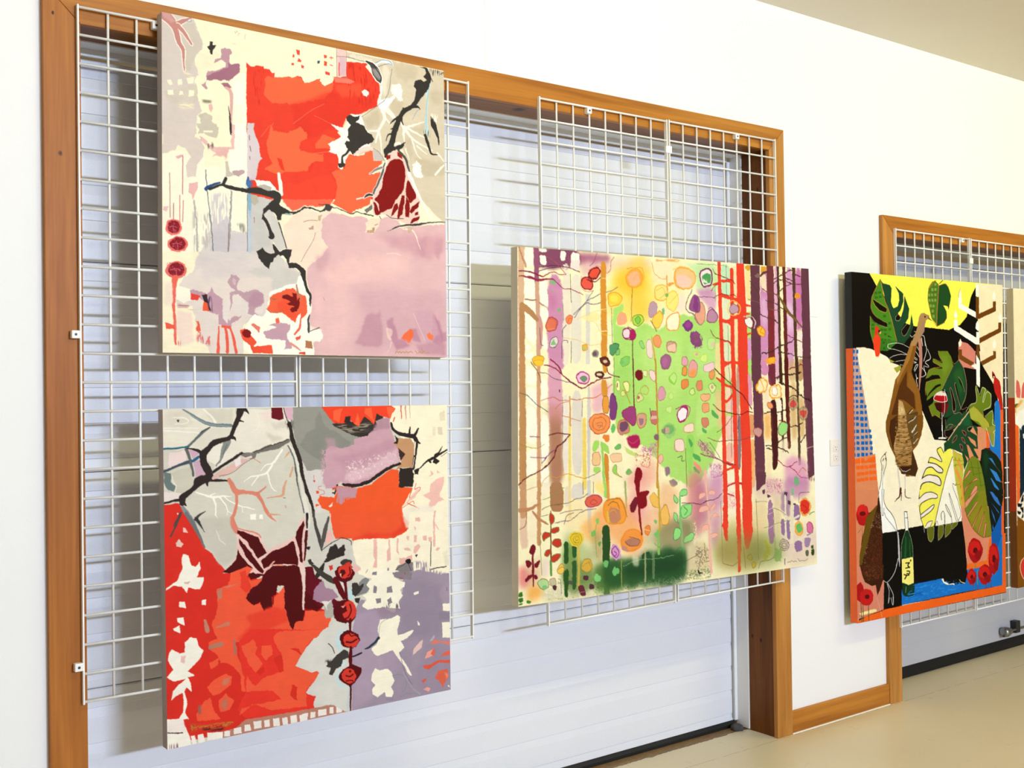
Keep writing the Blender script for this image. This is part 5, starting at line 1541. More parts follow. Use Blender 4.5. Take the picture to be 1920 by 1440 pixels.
4 200 122 112 28 100 0|602 570 636 570 635 623 604 615
2 168 90 72 28 100 0|602 570 636 570 635 623 604 615 602 570|20
1 227 184 168 23 100 0|604 586 633 587 633 600 604 599
2 58 42 72 14 100 0|600 560 606 589|26
4 111 192 104 44 100 0|434 627 430 639 421 643 412 638 408 627 412 616 421 611 430 616
4 176 36 88 45 100 0|480 667 498 655 541 653 554 686 536 707 501 703
2 200 168 136 27 100 0|480 667 498 655 541 653 554 686 536 707 501 703 480 667|33
2 216 90 128 13 80 0|493 677 514 687 541 672|27
4 124 194 106 27 100 0|426 694 454 685 458 701 433 707
2 90 154 72 26 100 0|426 694 454 685 458 701 433 707 426 694|18
4 200 220 128 33 100 0|467 689 480 702 540 724 531 733 488 725
3 208 112 168 -1 45 0|558 699 633 685 632 740 557 724
4 232 134 58 33 100 0|366 651 400 646 403 674 382 677
4 168 216 104 32 100 0|328 665 357 673 349 701 324 712
4 168 216 104 33 100 0|362 676 395 683 403 722 369 705
4 243 200 144 26 100 0|324 712 357 710 360 758 323 756
2 168 122 72 26 100 0|324 712 357 710 360 758 323 756 324 712|19
4 216 143 58 33 100 0|373 714 399 722 397 838 384 837
2 160 212 104 22 100 0|366 679 373 755 376 837|100 100 125
4 168 216 104 32 100 0|327 759 360 764 360 777 327 784
4 243 204 160 26 100 0|403 719 462 718 457 752 411 750
2 200 154 90 26 100 0|403 719 462 718 457 752 411 750 403 719|18
4 160 212 104 26 100 0|419 763 436 758 435 793 469 810 414 789
2 192 138 58 26 100 0|419 763 436 758 435 793 469 810 414 789 419 763|18
4 112 180 88 27 100 0|474 788 491 773 513 790 486 802
4 243 184 160 180 85 225|478 811 628 740 634 851 482 843
4 240 160 160 135 70 269|509 764 574 767 581 848 507 844
3 200 90 90 -1 25 0|523 713 602 720 596 778 522 768
2 208 112 72 34 100 0|540 730 601 739 592 778 548 763 583 735|19
4 138 16 32 34 100 0|526 771 552 776 560 802 542 833 529 845 516 822
2 200 144 58 23 100 0|631 379 636 544 640 675 630 851|72 72 81 89
4 224 160 176 28 100 0|642 488 669 478 682 501 673 528 641 534
2 154 106 128 28 100 0|642 488 669 478 682 501 673 528 641 534 642 488|20
4 196 232 138 28 100 0|697 448 725 425 743 445 724 472
2 138 200 58 28 100 0|697 448 725 425 743 445 724 472 697 448|27
4 200 232 142 28 100 0|691 518 710 498 723 522 705 532
2 176 208 80 28 100 0|691 518 710 498 723 522 705 532 691 518|19
4 205 235 150 28 100 0|681 558 713 552 708 581 681 574
2 176 208 80 28 100 0|681 558 713 552 708 581 681 574 681 558|19
4 159 203 122 70 100 0|734 643 722 664 695 672 668 663 657 641 668 621 696 613 723 622
4 122 184 104 70 100 0|720 641 712 655 693 660 673 654 666 640 674 626 693 621 713 627
4 207 168 148 46 100 0|700 642 696 651 686 654 676 650 673 642 677 633 686 630 696 634
4 138 106 112 35 70 0|657 640 675 630 675 653 661 653
4 138 104 112 69 100 0|643 666 639 675 629 678 620 674 616 665 620 656 630 652 639 656
4 248 238 240 35 100 0|740 579 769 552 797 560 781 610 749 616
2 176 36 104 28 100 0|740 579 769 552 797 560 781 610 749 616 740 579|48 42 56 50 46 55
4 246 227 204 28 100 0|720 678 766 676 769 723 719 724
2 184 136 106 28 100 0|720 678 766 676 769 723 719 724 720 678|20
2 224 184 168 23 60 0|738 678 737 721|92
4 240 184 168 28 100 0|637 744 655 725 668 748 645 770
2 192 138 96 28 100 0|637 744 655 725 668 748 645 770 637 744|19
4 154 124 136 28 100 0|667 778 695 776 703 802 676 817
2 200 216 144 28 100 0|667 778 695 776 703 802 676 817 667 778|31
4 160 130 138 28 100 0|689 831 716 826 739 844 706 855
2 152 176 104 28 100 0|689 831 716 826 739 844 706 855 689 831|30
4 200 232 144 73 60 73|845 506 932 480 963 597 962 624 899 650 860 669 831 675
4 243 192 154 98 80 123|942 490 981 501 976 658 948 617
4 232 224 184 37 100 0|998 404 1038 397 1039 459 1002 452
4 242 212 184 37 100 0|1001 480 1040 487 1019 535 999 532
4 240 205 190 50 100 0|999 542 1040 515 1042 584 1003 584
4 242 200 184 50 100 0|998 590 1042 598 1039 695 1000 687
4 242 188 168 49 100 0|999 697 1044 702 1041 784 997 769
4 200 152 144 50 90 0|1063 400 1083 407 1075 654 1060 650
4 110 74 96 37 70 0|1067 592 1087 599 1078 806 1060 802
4 224 160 184 38 100 0|1123 431 1153 438 1154 565 1129 551
4 224 160 112 51 100 0|1133 586 1163 594 1166 678 1135 680
4 240 184 120 51 100 0|1135 691 1165 692 1159 880 1138 878
1 107 61 76 26 100 0|1156 375 1207 374 1216 573 1217 693 1219 855 1162 852 1159 572
1 107 61 76 27 100 0|1465 372 1521 372 1523 849 1481 850
1 122 48 64 26 100 0|1254 395 1296 395 1296 474 1254 471
4 78 28 30 31 100 0|1259 535 1299 535 1302 795 1264 826 1262 730
2 94 30 26 26 100 0|1364 373 1365 554 1369 727|249 248 194
2 74 42 28 26 100 0|1329 373 1331 467|161 139
2 74 42 28 26 100 0|1328 536 1333 697 1331 747|139 128 96
2 74 48 32 27 100 0|1432 373 1431 548 1433 693 1431 797|165 143 164 164
4 243 220 192 78 70 155|1210 438 1252 442 1258 574 1216 559
4 240 176 96 77 85 155|1218 588 1262 588 1261 695 1222 694
4 246 228 184 77 90 77|1221 729 1262 734 1258 857 1224 852
4 251 240 220 52 100 0|1301 535 1328 536 1325 618 1304 621
4 216 176 120 80 85 133|1385 453 1423 468 1418 707 1381 706
4 216 176 120 81 85 134|1437 519 1470 526 1474 701 1441 700
4 248 235 200 79 80 106|1381 699 1424 700 1422 761 1378 759
4 248 235 200 80 80 107|1441 700 1479 702 1475 789 1440 787
4 246 230 200 78 80 105|1306 696 1365 698 1363 752 1338 840 1303 785
4 224 160 192 106 85 159|1341 762 1481 782 1482 897 1336 889
4 216 144 184 78 100 0|1207 381 1254 395 1252 438 1210 435
2 232 70 47 20 100 0|989 376 987 618 989 870|207 216 205
2 232 70 47 20 100 0|1049 375 1051 550 1053 874|221 240 218
2 232 70 47 20 100 0|1104 375 1108 572 1113 725 1111 877|488 507 556 584
2 232 70 47 25 100 0|991 473 1031 484 1050 491|108 109 148
2 232 70 47 25 100 0|989 535 1009 542 1040 515|146 111 126
2 232 70 47 25 100 0|994 390 1023 390 1054 386 1094 396|139 84 85 110
2 232 70 47 25 100 0|953 449 991 470|69 116
2 232 70 47 25 100 0|982 771 1041 791 1070 803|141 107 94
2 200 42 56 25 100 0|989 864 1039 856 1098 863|64
2 232 70 47 25 100 0|986 806 1026 801 1051 791|104 92 111
2 106 30 28 25 100 0|944 414 982 442 1021 463 1060 494 1100 515 1129 547 1149 572|38
2 106 30 28 25 100 0|930 551 969 576 1018 584 1082 595 1128 579 1154 585|32
2 138 74 64 25 100 0|951 658 986 642 1016 618 1037 598|24
2 154 74 72 25 100 0|898 677 955 695 1014 690 1079 693 1155 681|24
2 106 74 104 24 100 0|855 682 892 717 934 752 973 771|23
2 122 58 88 37 100 0|858 736 915 752 953 760 992 779 1051 788|35
2 106 90 104 15 100 0|907 694 935 722 963 757|21
2 122 42 72 29 100 0|922 830 971 825 981 812|34
2 90 58 74 15 70 0|1023 407 1035 515 1027 756|25
2 62 32 24 53 100 0|1294 453 1332 435 1386 435 1452 428|37
2 62 32 24 53 100 0|1315 467 1352 478 1395 486 1459 526 1514 545|55
2 62 32 24 40 100 0|1377 529 1404 518 1437 526|38
2 62 32 24 52 100 0|1221 588 1268 585 1315 589 1348 579 1380 587|40
2 122 26 24 39 100 0|1309 618 1351 626|37
2 62 32 24 53 100 0|1367 644 1410 649 1455 632|45
2 74 44 26 39 100 0|1226 718 1268 723 1300 710 1343 690 1376 695|37
2 74 44 26 39 100 0|1231 729 1262 737 1305 725 1363 752|44
2 62 32 24 40 100 0|1429 725 1451 708 1474 683|41
2 154 42 64 31 100 0|1292 774 1339 808 1371 809 1415 790|32
2 176 42 72 32 100 0|1371 809 1408 832 1434 855 1489 861|31
2 200 90 58 27 100 0|1424 837 1447 813 1474 832|25
2 240 220 200 16 100 0|1478 738 1528 732|18
4 251 233 184 52 100 0|1189 467 1215 449 1246 463 1239 503 1197 509 1177 492
2 243 168 56 52 100 0|1189 467 1215 449 1246 463 1239 503 1197 509 1177 492 1189 467|57 50 70 62 51 72 69
4 251 233 184 52 100 0|1259 481 1320 478 1329 503 1323 532 1259 528
2 243 168 56 52 100 0|1259 481 1320 478 1329 503 1323 532 1259 528 1259 481|50 53 75 53 60 74
2 243 168 56 15 100 0|1204 456 1224 488 1218 502|35
4 251 246 236 31 100 0|1271 489 1303 485 1307 518 1276 521
2 232 154 58 31 100 0|1271 489 1303 485 1307 518 1276 521 1271 489|22 26 28 26 32
4 242 168 90 31 100 0|1238 549 1269 549 1279 567 1252 576
2 184 96 122 31 100 0|1238 549 1269 549 1279 567 1252 576 1238 549|28 31 39 31 39
4 168 148 106 53 100 0|1433 555 1423 576 1400 584 1378 575 1370 554 1380 533 1403 525 1425 534
4 188 168 132 53 100 0|1426 555 1418 572 1400 579 1383 571 1376 554 1384 538 1402 531 1420 538
4 216 80 74 67 100 0|1423 555 1416 566 1401 571 1386 566 1380 554 1386 543 1402 539 1417 544
2 122 74 64 16 100 0|1403 526 1402 576|27
4 168 148 106 54 100 0|1494 594 1483 615 1460 624 1438 614 1430 593 1440 572 1463 564 1485 573
4 188 168 132 54 100 0|1487 594 1479 611 1461 618 1443 610 1436 593 1444 577 1463 570 1480 577
4 216 80 74 67 100 0|1484 594 1477 606 1461 610 1446 605 1440 593 1447 582 1462 578 1478 583
2 122 74 64 16 100 0|1463 565 1462 616|28
4 164 220 132 31 100 0|1303 646 1330 625 1367 633 1360 669 1328 683 1307 678
2 122 90 72 31 100 0|1303 646 1330 625 1367 633 1360 669 1328 683 1307 678 1303 646|34 29 39 38 29 38 42
4 208 160 152 31 100 0|1154 656 1172 643 1213 655 1191 686 1161 674
2 176 80 72 31 100 0|1154 656 1172 643 1213 655 1191 686 1161 674 1154 656|25
4 98 176 96 37 100 0|915 568 958 590 958 610 929 596
4 98 176 96 36 100 0|868 635 894 649 889 663 870 656
4 216 235 160 29 100 0|903 479 933 466 952 487 927 510
2 138 138 64 29 100 0|903 479 933 466 952 487 927 510 903 479|24
4 216 160 144 37 100 0|935 483 933 489 927 491 922 489 920 483 922 477 928 475 933 477
4 227 144 104 29 100 0|844 462 875 459 874 496 841 496
2 176 122 80 29 100 0|844 462 875 459 874 496 841 496 844 462|29
4 232 143 80 29 100 0|762 455 799 452 803 479 775 492 761 485
2 168 122 64 29 100 0|762 455 799 452 803 479 775 492 761 485 762 455|24
4 208 232 144 29 100 0|800 502 827 482 836 509 816 516
2 138 154 64 29 100 0|800 502 827 482 836 509 816 516 800 502|23
4 243 184 138 29 100 0|864 510 917 510 916 527 892 541 863 534
2 184 120 74 29 100 0|864 510 917 510 916 527 892 541 863 534 864 510|20
4 240 168 120 29 100 0|868 547 911 544 910 578 872 581
2 184 120 74 29 100 0|868 547 911 544 910 578 872 581 868 547|20
4 216 138 112 29 100 0|866 598 900 602 909 626 889 639 866 632
2 168 106 72 29 100 0|866 598 900 602 909 626 889 639 866 632 866 598|21
4 248 238 240 35 100 0|736 579 764 556 796 566 786 603 749 616
2 176 36 104 28 100 0|736 579 764 556 796 566 786 603 749 616 736 579|55 48 63 57 50 63
2 176 58 128 14 100 0|731 565 778 549 811 560 796 593|32
4 248 224 200 28 100 0|772 626 823 617 827 654 771 653
2 200 152 104 28 100 0|772 626 823 617 827 654 771 653 772 626|23
4 246 220 204 28 100 0|720 678 770 676 774 726 723 721
2 184 136 106 28 100 0|720 678 770 676 774 726 723 721 720 678|24
2 58 74 56 23 100 0|736 745 764 739 754 762 773 759|23
4 158 216 106 47 100 0|780 656 822 664 826 681 809 814 786 800
4 95 174 90 36 100 0|792 670 821 694 807 714
4 95 174 90 36 100 0|811 731 853 742 860 770 825 755
4 95 174 90 36 100 0|810 781 847 792 856 816 837 812
4 232 154 128 36 100 0|815 758 857 783 865 813 819 781
2 122 90 64 14 100 0|779 713 782 859|28
3 192 90 152 -1 50 0|836 688 897 697 944 760 877 743
3 184 80 138 -1 45 0|905 778 972 781 971 822 913 833
4 240 221 232 145 50 145|895 778 963 774 970 869 893 865
4 216 144 138 142 80 189|781 799 866 803 850 1049 812 1046 783 919
4 176 90 134 143 70 381|832 822 894 825 908 1007 831 1034
4 200 128 176 121 70 242|894 825 981 809 977 951 909 973
4 200 138 168 96 70 192|899 979 967 957 963 1078 905 1106
4 246 234 208 74 80 98|996 809 1055 812 1050 983 1000 1000
3 232 160 176 -1 35 0|998 891 1052 894 1051 956 996 952
4 217 196 138 148 85 246|966 997 1216 1015 1208 1208 922 1181
4 156 168 104 198 60 595|926 1048 1308 1043 1314 1176 922 1181
4 232 207 160 101 80 202|1137 927 1229 932 1224 1064 1137 1058
4 220 200 160 103 80 154|1260 927 1313 930 1307 1071 1265 1088
4 216 184 176 128 60 205|1151 817 1316 860 1323 938 1147 927
3 208 112 160 -1 35 0|1221 852 1326 857 1313 916 1220 904
4 196 138 176 106 80 158|1327 846 1489 854 1485 941 1334 932
4 230 207 192 131 80 262|1308 1050 1536 1059 1529 1202 1312 1211
4 168 128 160 78 80 78|1308 905 1367 909 1362 1025 1310 994
4 166 122 156 51 100 0|1229 936 1260 938 1264 1112 1228 1109
4 155 118 160 52 100 0|1304 1014 1325 1016 1328 1086 1307 1078
4 155 118 160 52 100 0|1336 1023 1362 1025 1359 1106 1338 1097
4 155 118 160 53 100 0|1386 963 1419 965 1427 1030 1384 1027
4 155 118 160 52 100 0|1386 1112 1429 1112 1433 1151 1405 1159 1384 1147
4 168 136 168 53 100 0|1446 1102 1489 1106 1477 1141 1449 1142
2 232 70 47 37 100 0|989 809 989 945 985 1019 990 1073|245 225 292 145
2 232 70 47 37 100 0|1055 812 1058 949 1059 1085 1058 1200|219 228 247 138
2 232 70 47 37 100 0|1113 815 1109 1007 1112 1056 1105 1106|555 542 553 251
2 232 70 47 24 100 0|977 954 991 986 975 1018|137 117 189
2 200 48 58 25 100 0|999 871 1039 856 1088 865 1128 885|67 55 64 37
2 200 48 58 25 100 0|1003 898 1037 907|52
2 232 138 106 25 100 0|1080 964 1105 959|36
2 232 70 47 37 100 0|989 809 989 945 985 1019 990 1073|245 225 292 145
2 232 70 47 37 100 0|1055 812 1058 949 1059 1085 1058 1200|219 228 247 138
2 232 70 47 37 100 0|1113 815 1109 1007 1112 1056 1105 1106|555 542 553 251
4 107 61 76 38 100 0|1163 817 1225 820 1221 866 1189 888 1163 901
1 107 61 76 25 100 0|1199 896 1217 890 1212 910 1204 910
1 107 61 76 27 100 0|1479 832 1523 834 1523 849 1489 861
3 107 61 76 90 50 0|1478 847 1523 849 1522 874 1488 872
1 94 58 72 26 100 0|1227 911 1250 920 1234 926 1227 922
1 94 58 72 26 100 0|1330 908 1351 913 1347 927 1329 921
1 94 58 72 26 100 0|1352 940 1373 952 1365 964 1349 957
1 94 58 72 26 100 0|1379 954 1400 960 1394 967 1378 963
2 234 223 196 26 100 0|1337 925 1332 1051 1338 1108|96 106 126
2 234 223 196 26 100 0|1377 934 1373 1026 1370 1111|161 193 214
2 234 223 196 26 100 0|1300 975 1342 1006 1362 1029 1417 1011|49 84 85 93
2 234 223 196 26 100 0|1391 1112 1435 1102 1490 1092|53 83 90
2 122 138 112 25 100 0|1228 943 1193 937 1157 938|17
2 138 138 88 26 100 0|1204 1045 1246 1035 1298 1031 1362 1025|18
2 106 106 72 15 100 0|1259 969 1300 979 1337 1002|19
2 122 106 80 15 80 0|963 923 966 1162|24
2 122 74 56 15 100 0|966 1162 1019 1180 1049 1166|18
2 122 74 56 15 100 0|1085 1111 1093 1194|25
2 106 90 56 15 80 0|1162 928 1169 1166|25
2 90 74 56 15 100 0|1168 1201 1179 1174 1230 1175 1257 1167|20
2 106 90 56 15 60 0|1263 990 1268 1137|26
2 90 42 104 15 100 0|1324 1177 1323 1201|37
2 106 58 64 16 100 0|1419 958 1421 915 1486 919|22
2 232 224 200 15 100 0|1233 974 1259 969|18
2 232 224 200 15 100 0|1232 992 1258 987|18
2 232 224 200 15 100 0|1235 1048 1261 1039|19
4 232 176 96 80 100 0|1497 981 1484 1009 1456 1018 1428 1005 1418 976 1431 948 1459 938 1487 952
4 222 58 44 66 100 0|1488 979 1478 1001 1455 1009 1433 998 1425 975 1435 952 1458 944 1480 955
2 176 32 32 16 100 0|1440 967 1473 983 1461 993|27
4 240 184 88 32 100 0|1394 1042 1416 1031 1437 1045 1441 1081 1413 1096 1390 1073
2 240 160 64 32 100 0|1394 1042 1416 1031 1437 1045 1441 1081 1413 1096 1390 1073 1394 1042|33 28 40 42 28 41 43
4 108 190 108 53 100 0|1436 1063 1430 1076 1415 1081 1401 1074 1395 1060 1402 1046 1417 1041 1431 1048
4 216 120 160 32 100 0|1464 1054 1481 1034 1508 1064 1495 1092 1468 1079
2 176 36 104 32 100 0|1464 1054 1481 1034 1508 1064 1495 1092 1468 1079 1464 1054|34 25 38 28 32 38
4 127 176 132 66 100 0|1424 871 1418 886 1405 891 1393 884 1389 869 1395 854 1407 848 1419 855
4 143 188 144 52 100 0|1391 910 1388 920 1380 924 1372 919 1370 909 1373 899 1381 895 1388 900
2 106 160 104 16 100 0|1482 1012 1499 1003 1516 1000|36
2 168 136 168 27 100 0|1468 1094 1501 1085|76 38
2 122 80 104 52 100 0|1290 1118 1303 1098 1341 1105 1353 1127 1336 1149 1302 1140 1290 1118|35 26 27 37 26 27 33
2 122 80 104 52 100 0|1299 1119 1309 1105 1335 1110 1343 1126 1332 1141 1307 1134 1299 1119|35 26 27 37 26 27 33
2 122 80 104 52 100 0|1309 1120 1314 1112 1329 1115 1334 1125 1327 1132 1313 1128 1309 1120|35 26 28 37 26 27 33
4 74 90 42 32 100 0|1488 1136 1502 1136 1504 1150 1487 1149
4 58 74 32 32 100 0|1487 1152 1509 1152 1505 1179 1489 1176
4 106 106 80 32 100 0|1452 1153 1471 1153 1470 1179 1453 1178
4 216 168 56 30 100 0|1101 1150 1119 1138 1134 1153 1129 1166 1109 1161
2 122 90 40 30 100 0|1101 1150 1119 1138 1134 1153 1129 1166 1109 1161 1101 1150|24
4 224 184 58 30 100 0|1128 1176 1149 1171 1153 1192 1132 1201
2 138 106 40 30 100 0|1128 1176 1149 1171 1153 1192 1132 1201 1128 1176|21
2 200 184 56 76 80 0|1202 1097 1232 1127 1210 1160|126 255 292
2 240 208 48 38 100 0|1218 1091 1237 1128 1226 1161|35
2 232 216 56 38 100 0|1196 1131 1216 1150 1247 1156 1243 1114|29 26 34 36
4 138 184 96 102 80 0|1306 1161 1298 1183 1279 1190 1261 1179 1254 1157 1263 1135 1281 1128 1300 1139
2 90 74 56 16 100 0|1339 1196 1350 1190 1355 1195 1366 1188 1377 1196 1388 1191 1395 1197|15
2 90 74 56 16 100 0|1404 1184 1414 1196 1431 1193 1441 1198 1464 1191|15
4 240 184 136 138 70 184|635 832 725 846 742 916 702 1044 631 1038
4 156 144 104 138 80 323|632 993 736 981 805 979 811 1085 630 1083
4 47 90 54 137 90 229|630 1083 683 1075 719 1110 760 1087 777 1174 744 1206 609 1209
4 31 64 48 114 80 183|629 1102 679 1081 710 1109 759 1146 731 1163 628 1153
4 216 200 160 94 85 141|803 1058 887 1072 903 1189 772 1193 764 1146
3 122 138 80 -1 40 0|745 1174 903 1172 902 1212 735 1208
3 138 106 80 -1 25 0|821 1086 896 1099 894 1172 819 1165
3 243 232 200 -1 40 0|795 998 823 987 840 1055 811 1085
4 138 132 88 92 75 231|631 999 736 981 814 987 802 1084 630 1083
4 47 90 54 92 85 160|630 1083 683 1075 719 1110 760 1087 777 1174 744 1206 609 1209
4 31 64 48 91 80 160|629 1108 710 1112 759 1146 731 1163 628 1153
4 154 136 72 147 60 392|925 1061 1193 1069 1189 1192 922 1174
4 122 132 72 126 55 403|1101 1096 1317 1092 1313 1190 1098 1191
2 124 203 120 23 100 0|744 893 745 969 752 1048 757 1156|92 100 109 100
4 152 220 132 35 100 0|740 880 757 866 784 867 781 889 747 892
2 74 122 80 28 100 0|740 880 757 866 784 867 781 889 747 892 740 880|19
4 152 220 132 35 100 0|748 936 764 924 808 923 805 960 768 978 750 969
2 74 122 80 28 100 0|748 936 764 924 808 923 805 960 768 978 750 969 748 936|20
4 152 220 132 35 100 0|711 878 737 903 732 919 717 914
2 74 122 80 28 100 0|711 878 737 903 732 919 717 914 711 878|20
4 152 220 132 35 100 0|713 947 731 958 729 984 740 994 713 979
2 74 122 80 28 100 0|713 947 731 958 729 984 740 994 713 979 713 947|20
4 152 220 132 35 100 0|705 1028 717 1009 744 1011 741 1034 711 1054
2 74 122 80 28 100 0|705 1028 717 1009 744 1011 741 1034 711 1054 705 1028|20
4 152 220 132 35 100 0|761 1048 804 1029 820 1040 807 1062 761 1071
2 74 122 80 28 100 0|761 1048 804 1029 820 1040 807 1062 761 1071 761 1048|19
4 152 220 132 35 100 0|712 1109 728 1088 751 1080 748 1113 727 1137 709 1125
2 74 122 80 28 100 0|712 1109 728 1088 751 1080 748 1113 727 1137 709 1125 712 1109|21
2 58 122 72 23 100 0|764 931 787 948 768 964|25
2 58 122 72 14 100 0|721 1019 734 1030 718 1038|24
2 240 184 168 24 100 0|880 804 885 871 895 946 897 1059 903 1189|142 85 85 114 142
4 240 184 168 36 100 0|842 912 849 886 878 884 882 895
2 224 138 88 14 100 0|842 912 849 886 878 884 882 895|17
4 240 184 168 36 100 0|892 889 907 876 935 884 930 897
2 224 138 88 14 100 0|892 889 907 876 935 884 930 897|16
4 240 184 168 36 100 0|840 959 853 936 891 935 900 953 871 957
2 224 138 88 14 100 0|840 959 853 936 891 935 900 953 871 957|16
4 240 184 168 36 100 0|900 953 915 937 939 925 919 954
2 224 138 88 14 100 0|900 953 915 937 939 925 919 954|18
4 240 184 168 36 100 0|903 990 928 961 956 987 933 978
2 224 138 88 14 100 0|903 990 928 961 956 987 933 978|16
4 240 184 168 36 100 0|850 1036 860 1010 894 1006 895 1026
2 224 138 88 14 100 0|850 1036 860 1010 894 1006 895 1026|17
4 240 184 168 36 100 0|902 1046 926 1041 950 1050 916 1064
2 224 138 88 14 100 0|902 1046 926 1041 950 1050 916 1064|15
2 106 42 80 29 100 0|755 917 806 920 853 930 891 915 939 915 969 893|28
2 90 74 64 14 100 0|830 1100 857 1112 852 1131 829 1123 830 1100|20
2 90 74 64 14 100 0|764 1137 829 1120 858 1102|18
2 90 74 64 14 100 0|832 1185 847 1134|23
2 42 42 32 23 100 0|835 1179 837 1188 855 1188|63 47 46
2 138 106 64 14 100 0|868 1077 876 1130|23
2 192 112 72 14 100 0|866 1149 894 1148|17
4 246 223 168 105 60 169|193 845 326 834 324 989 192 979
4 226 194 168 40 95 40|5 799 35 800 38 967 41 1027 7 1024
4 200 154 114 30 100 0|8 799 35 800 38 920 8 924
4 248 232 200 61 85 81|39 801 77 803 83 1019 41 1009
4 248 236 208 41 100 0|100 804 131 805 130 842 99 864
2 200 152 106 31 100 0|88 803 87 923 87 1013|154 169 153
4 176 128 90 41 100 0|133 805 192 809 193 912 134 908
4 232 220 200 42 100 0|197 827 221 822 221 890 197 900
4 224 216 204 42 100 0|229 817 282 813 281 875 229 875
2 216 210 202 21 100 0|306 814 308 988|163
2 239 216 160 21 100 0|221 810 220 932|120
4 242 168 74 107 60 171|252 971 367 911 365 1017 308 1037
4 251 221 128 86 80 86|323 815 393 819 392 863 351 861
4 155 216 120 43 100 0|372 818 389 819 392 875 375 878
2 224 152 56 22 90 0|393 819 394 876|125
2 160 184 104 22 100 0|475 823 478 919|85
4 243 168 104 131 80 263|334 909 485 881 570 995 564 1071 490 1096 407 1020 341 990
4 242 156 156 112 70 313|486 843 590 849 587 990 492 958
4 240 184 144 113 70 180|553 955 642 897 640 1013 560 1026
4 232 200 168 89 80 111|499 1084 569 1052 567 1141 502 1129
4 168 160 120 183 80 365|569 1008 767 1003 765 1088 577 1072
4 63 106 58 135 92 179|460 1106 550 1102 577 1072 612 1094 674 1080 765 1088 762 1211 531 1207 459 1193
4 39 72 44 113 75 136|550 1133 603 1106 638 1112 692 1095 765 1101 763 1166 575 1167
4 44 74 48 67 100 0|573 1078 594 1093 594 1118 546 1114 546 1101
4 122 154 80 107 80 215|323 1094 464 1106 463 1212 322 1204
4 168 184 120 105 70 209|188 979 243 995 324 1051 322 1201 186 1202
2 47 82 38 22 100 0|382 987 382 1037 381 1093|333 349 332
2 64 106 52 64 80 0|385 1099 383 1213|290 248
2 47 90 38 21 100 0|203 1025 203 1083|197
2 47 90 38 62 100 0|204 1125 202 1173 202 1200|237 158 118
2 53 96 44 21 100 0|239 1031 239 1065|199
2 53 96 44 42 100 0|238 1092 238 1174|199 175
4 216 207 168 82 80 124|94 1162 322 1179 314 1212 186 1214 93 1209
3 106 122 64 -1 25 0|124 1150 532 1163 531 1213 124 1213
3 243 239 216 -1 30 0|109 1158 322 1170 322 1213 109 1205
3 240 232 208 -1 40 0|532 1182 754 1184 753 1210 531 1207
4 232 122 120 100 70 200|3 1083 71 1101 79 1137 7 1153
4 242 168 72 100 80 160|33 1150 94 1156 97 1201 40 1209
4 184 216 120 83 60 125|188 1015 243 1020 242 1093 187 1081
4 232 208 208 81 60 102|98 1062 133 1071 132 1130 98 1127
2 106 90 48 25 100 0|99 897 142 885 189 885 221 881 245 870 277 869 302 855|19
2 192 138 98 20 100 0|8 894 49 894 84 878|149 124 78
2 192 138 98 20 100 0|61 901 84 929 126 950|68 127 49
2 200 160 96 20 100 0|12 841 50 822 96 816|19
2 122 154 88 21 100 0|103 864 142 855 197 827|19
2 122 106 112 12 100 0|95 921 126 917|18
2 122 90 112 25 100 0|157 949 188 942 220 945 244 931 281 912 338 910|22
2 122 90 112 21 100 0|177 917 212 911 277 909|19
2 122 90 112 13 100 0|196 955 204 925 236 918|22
2 138 90 56 20 100 0|8 959 34 949 36 899|25
2 122 122 80 12 100 0|91 1001 98 1121|19
2 90 90 56 13 100 0|280 813 279 856|20
2 122 112 64 13 100 0|327 816 326 856|21
4 110 138 72 84 75 125|188 1021 235 1022 251 1087 315 1111 322 1198 186 1199
4 78 116 56 86 80 172|323 1106 460 1112 463 1203 322 1201
4 138 138 88 85 50 214|312 988 370 993 368 1098 315 1093
4 46 90 48 89 85 156|368 1085 550 1114 568 1090 764 1111 762 1208 531 1204 367 1199
4 35 70 40 67 70 179|460 1125 576 1129 620 1114 755 1120 754 1168 575 1170 463 1166
4 201 160 112 107 50 171|332 1014 365 1017 364 1085 336 1083
4 216 184 144 100 45 161|34 1056 98 1062 98 1151 7 1142
4 232 136 136 80 70 139|3 1083 30 1085 41 1151 3 1159
2 47 82 38 43 100 0|382 987 382 1037 381 1093|333 349 332
2 47 90 38 21 100 0|203 1025 203 1083|197
2 47 90 38 41 100 0|204 1125 202 1200|237 158
2 53 96 44 21 100 0|239 1031 239 1065|199
2 53 96 44 42 100 0|238 1092 238 1174|199 175
2 122 74 32 20 100 0|138 906 137 987 138 1122|39 54 54
2 106 154 72 20 100 0|136 1077 138 1125|77 93
4 200 64 44 31 100 0|130 920 138 909 155 928 151 946 137 954
2 90 138 64 25 100 0|130 920 138 909 155 928 151 946 137 954 130 920|21
4 200 64 44 31 100 0|135 981 141 966 172 961 176 978 153 982
2 90 138 64 25 100 0|135 981 141 966 172 961 176 978 153 982 135 981|20
4 200 64 44 31 100 0|99 984 110 973 133 978 137 993 118 997 106 1009
2 90 138 64 24 100 0|99 984 110 973 133 978 137 993 118 997 106 1009 99 984|20
4 200 64 44 31 100 0|141 1011 157 1001 180 1005 184 1027 164 1034 145 1024
2 90 138 64 25 100 0|141 1011 157 1001 180 1005 184 1027 164 1034 145 1024 141 1011|20
4 200 64 44 31 100 0|106 1053 114 1039 137 1035 137 1050 121 1061
2 90 138 64 24 100 0|106 1053 114 1039 137 1035 137 1050 121 1061 106 1053|20
4 200 64 44 31 100 0|137 1071 144 1057 176 1053 181 1066 160 1082 140 1083
2 90 138 64 25 100 0|137 1071 144 1057 176 1053 181 1066 160 1082 140 1083 137 1071|21
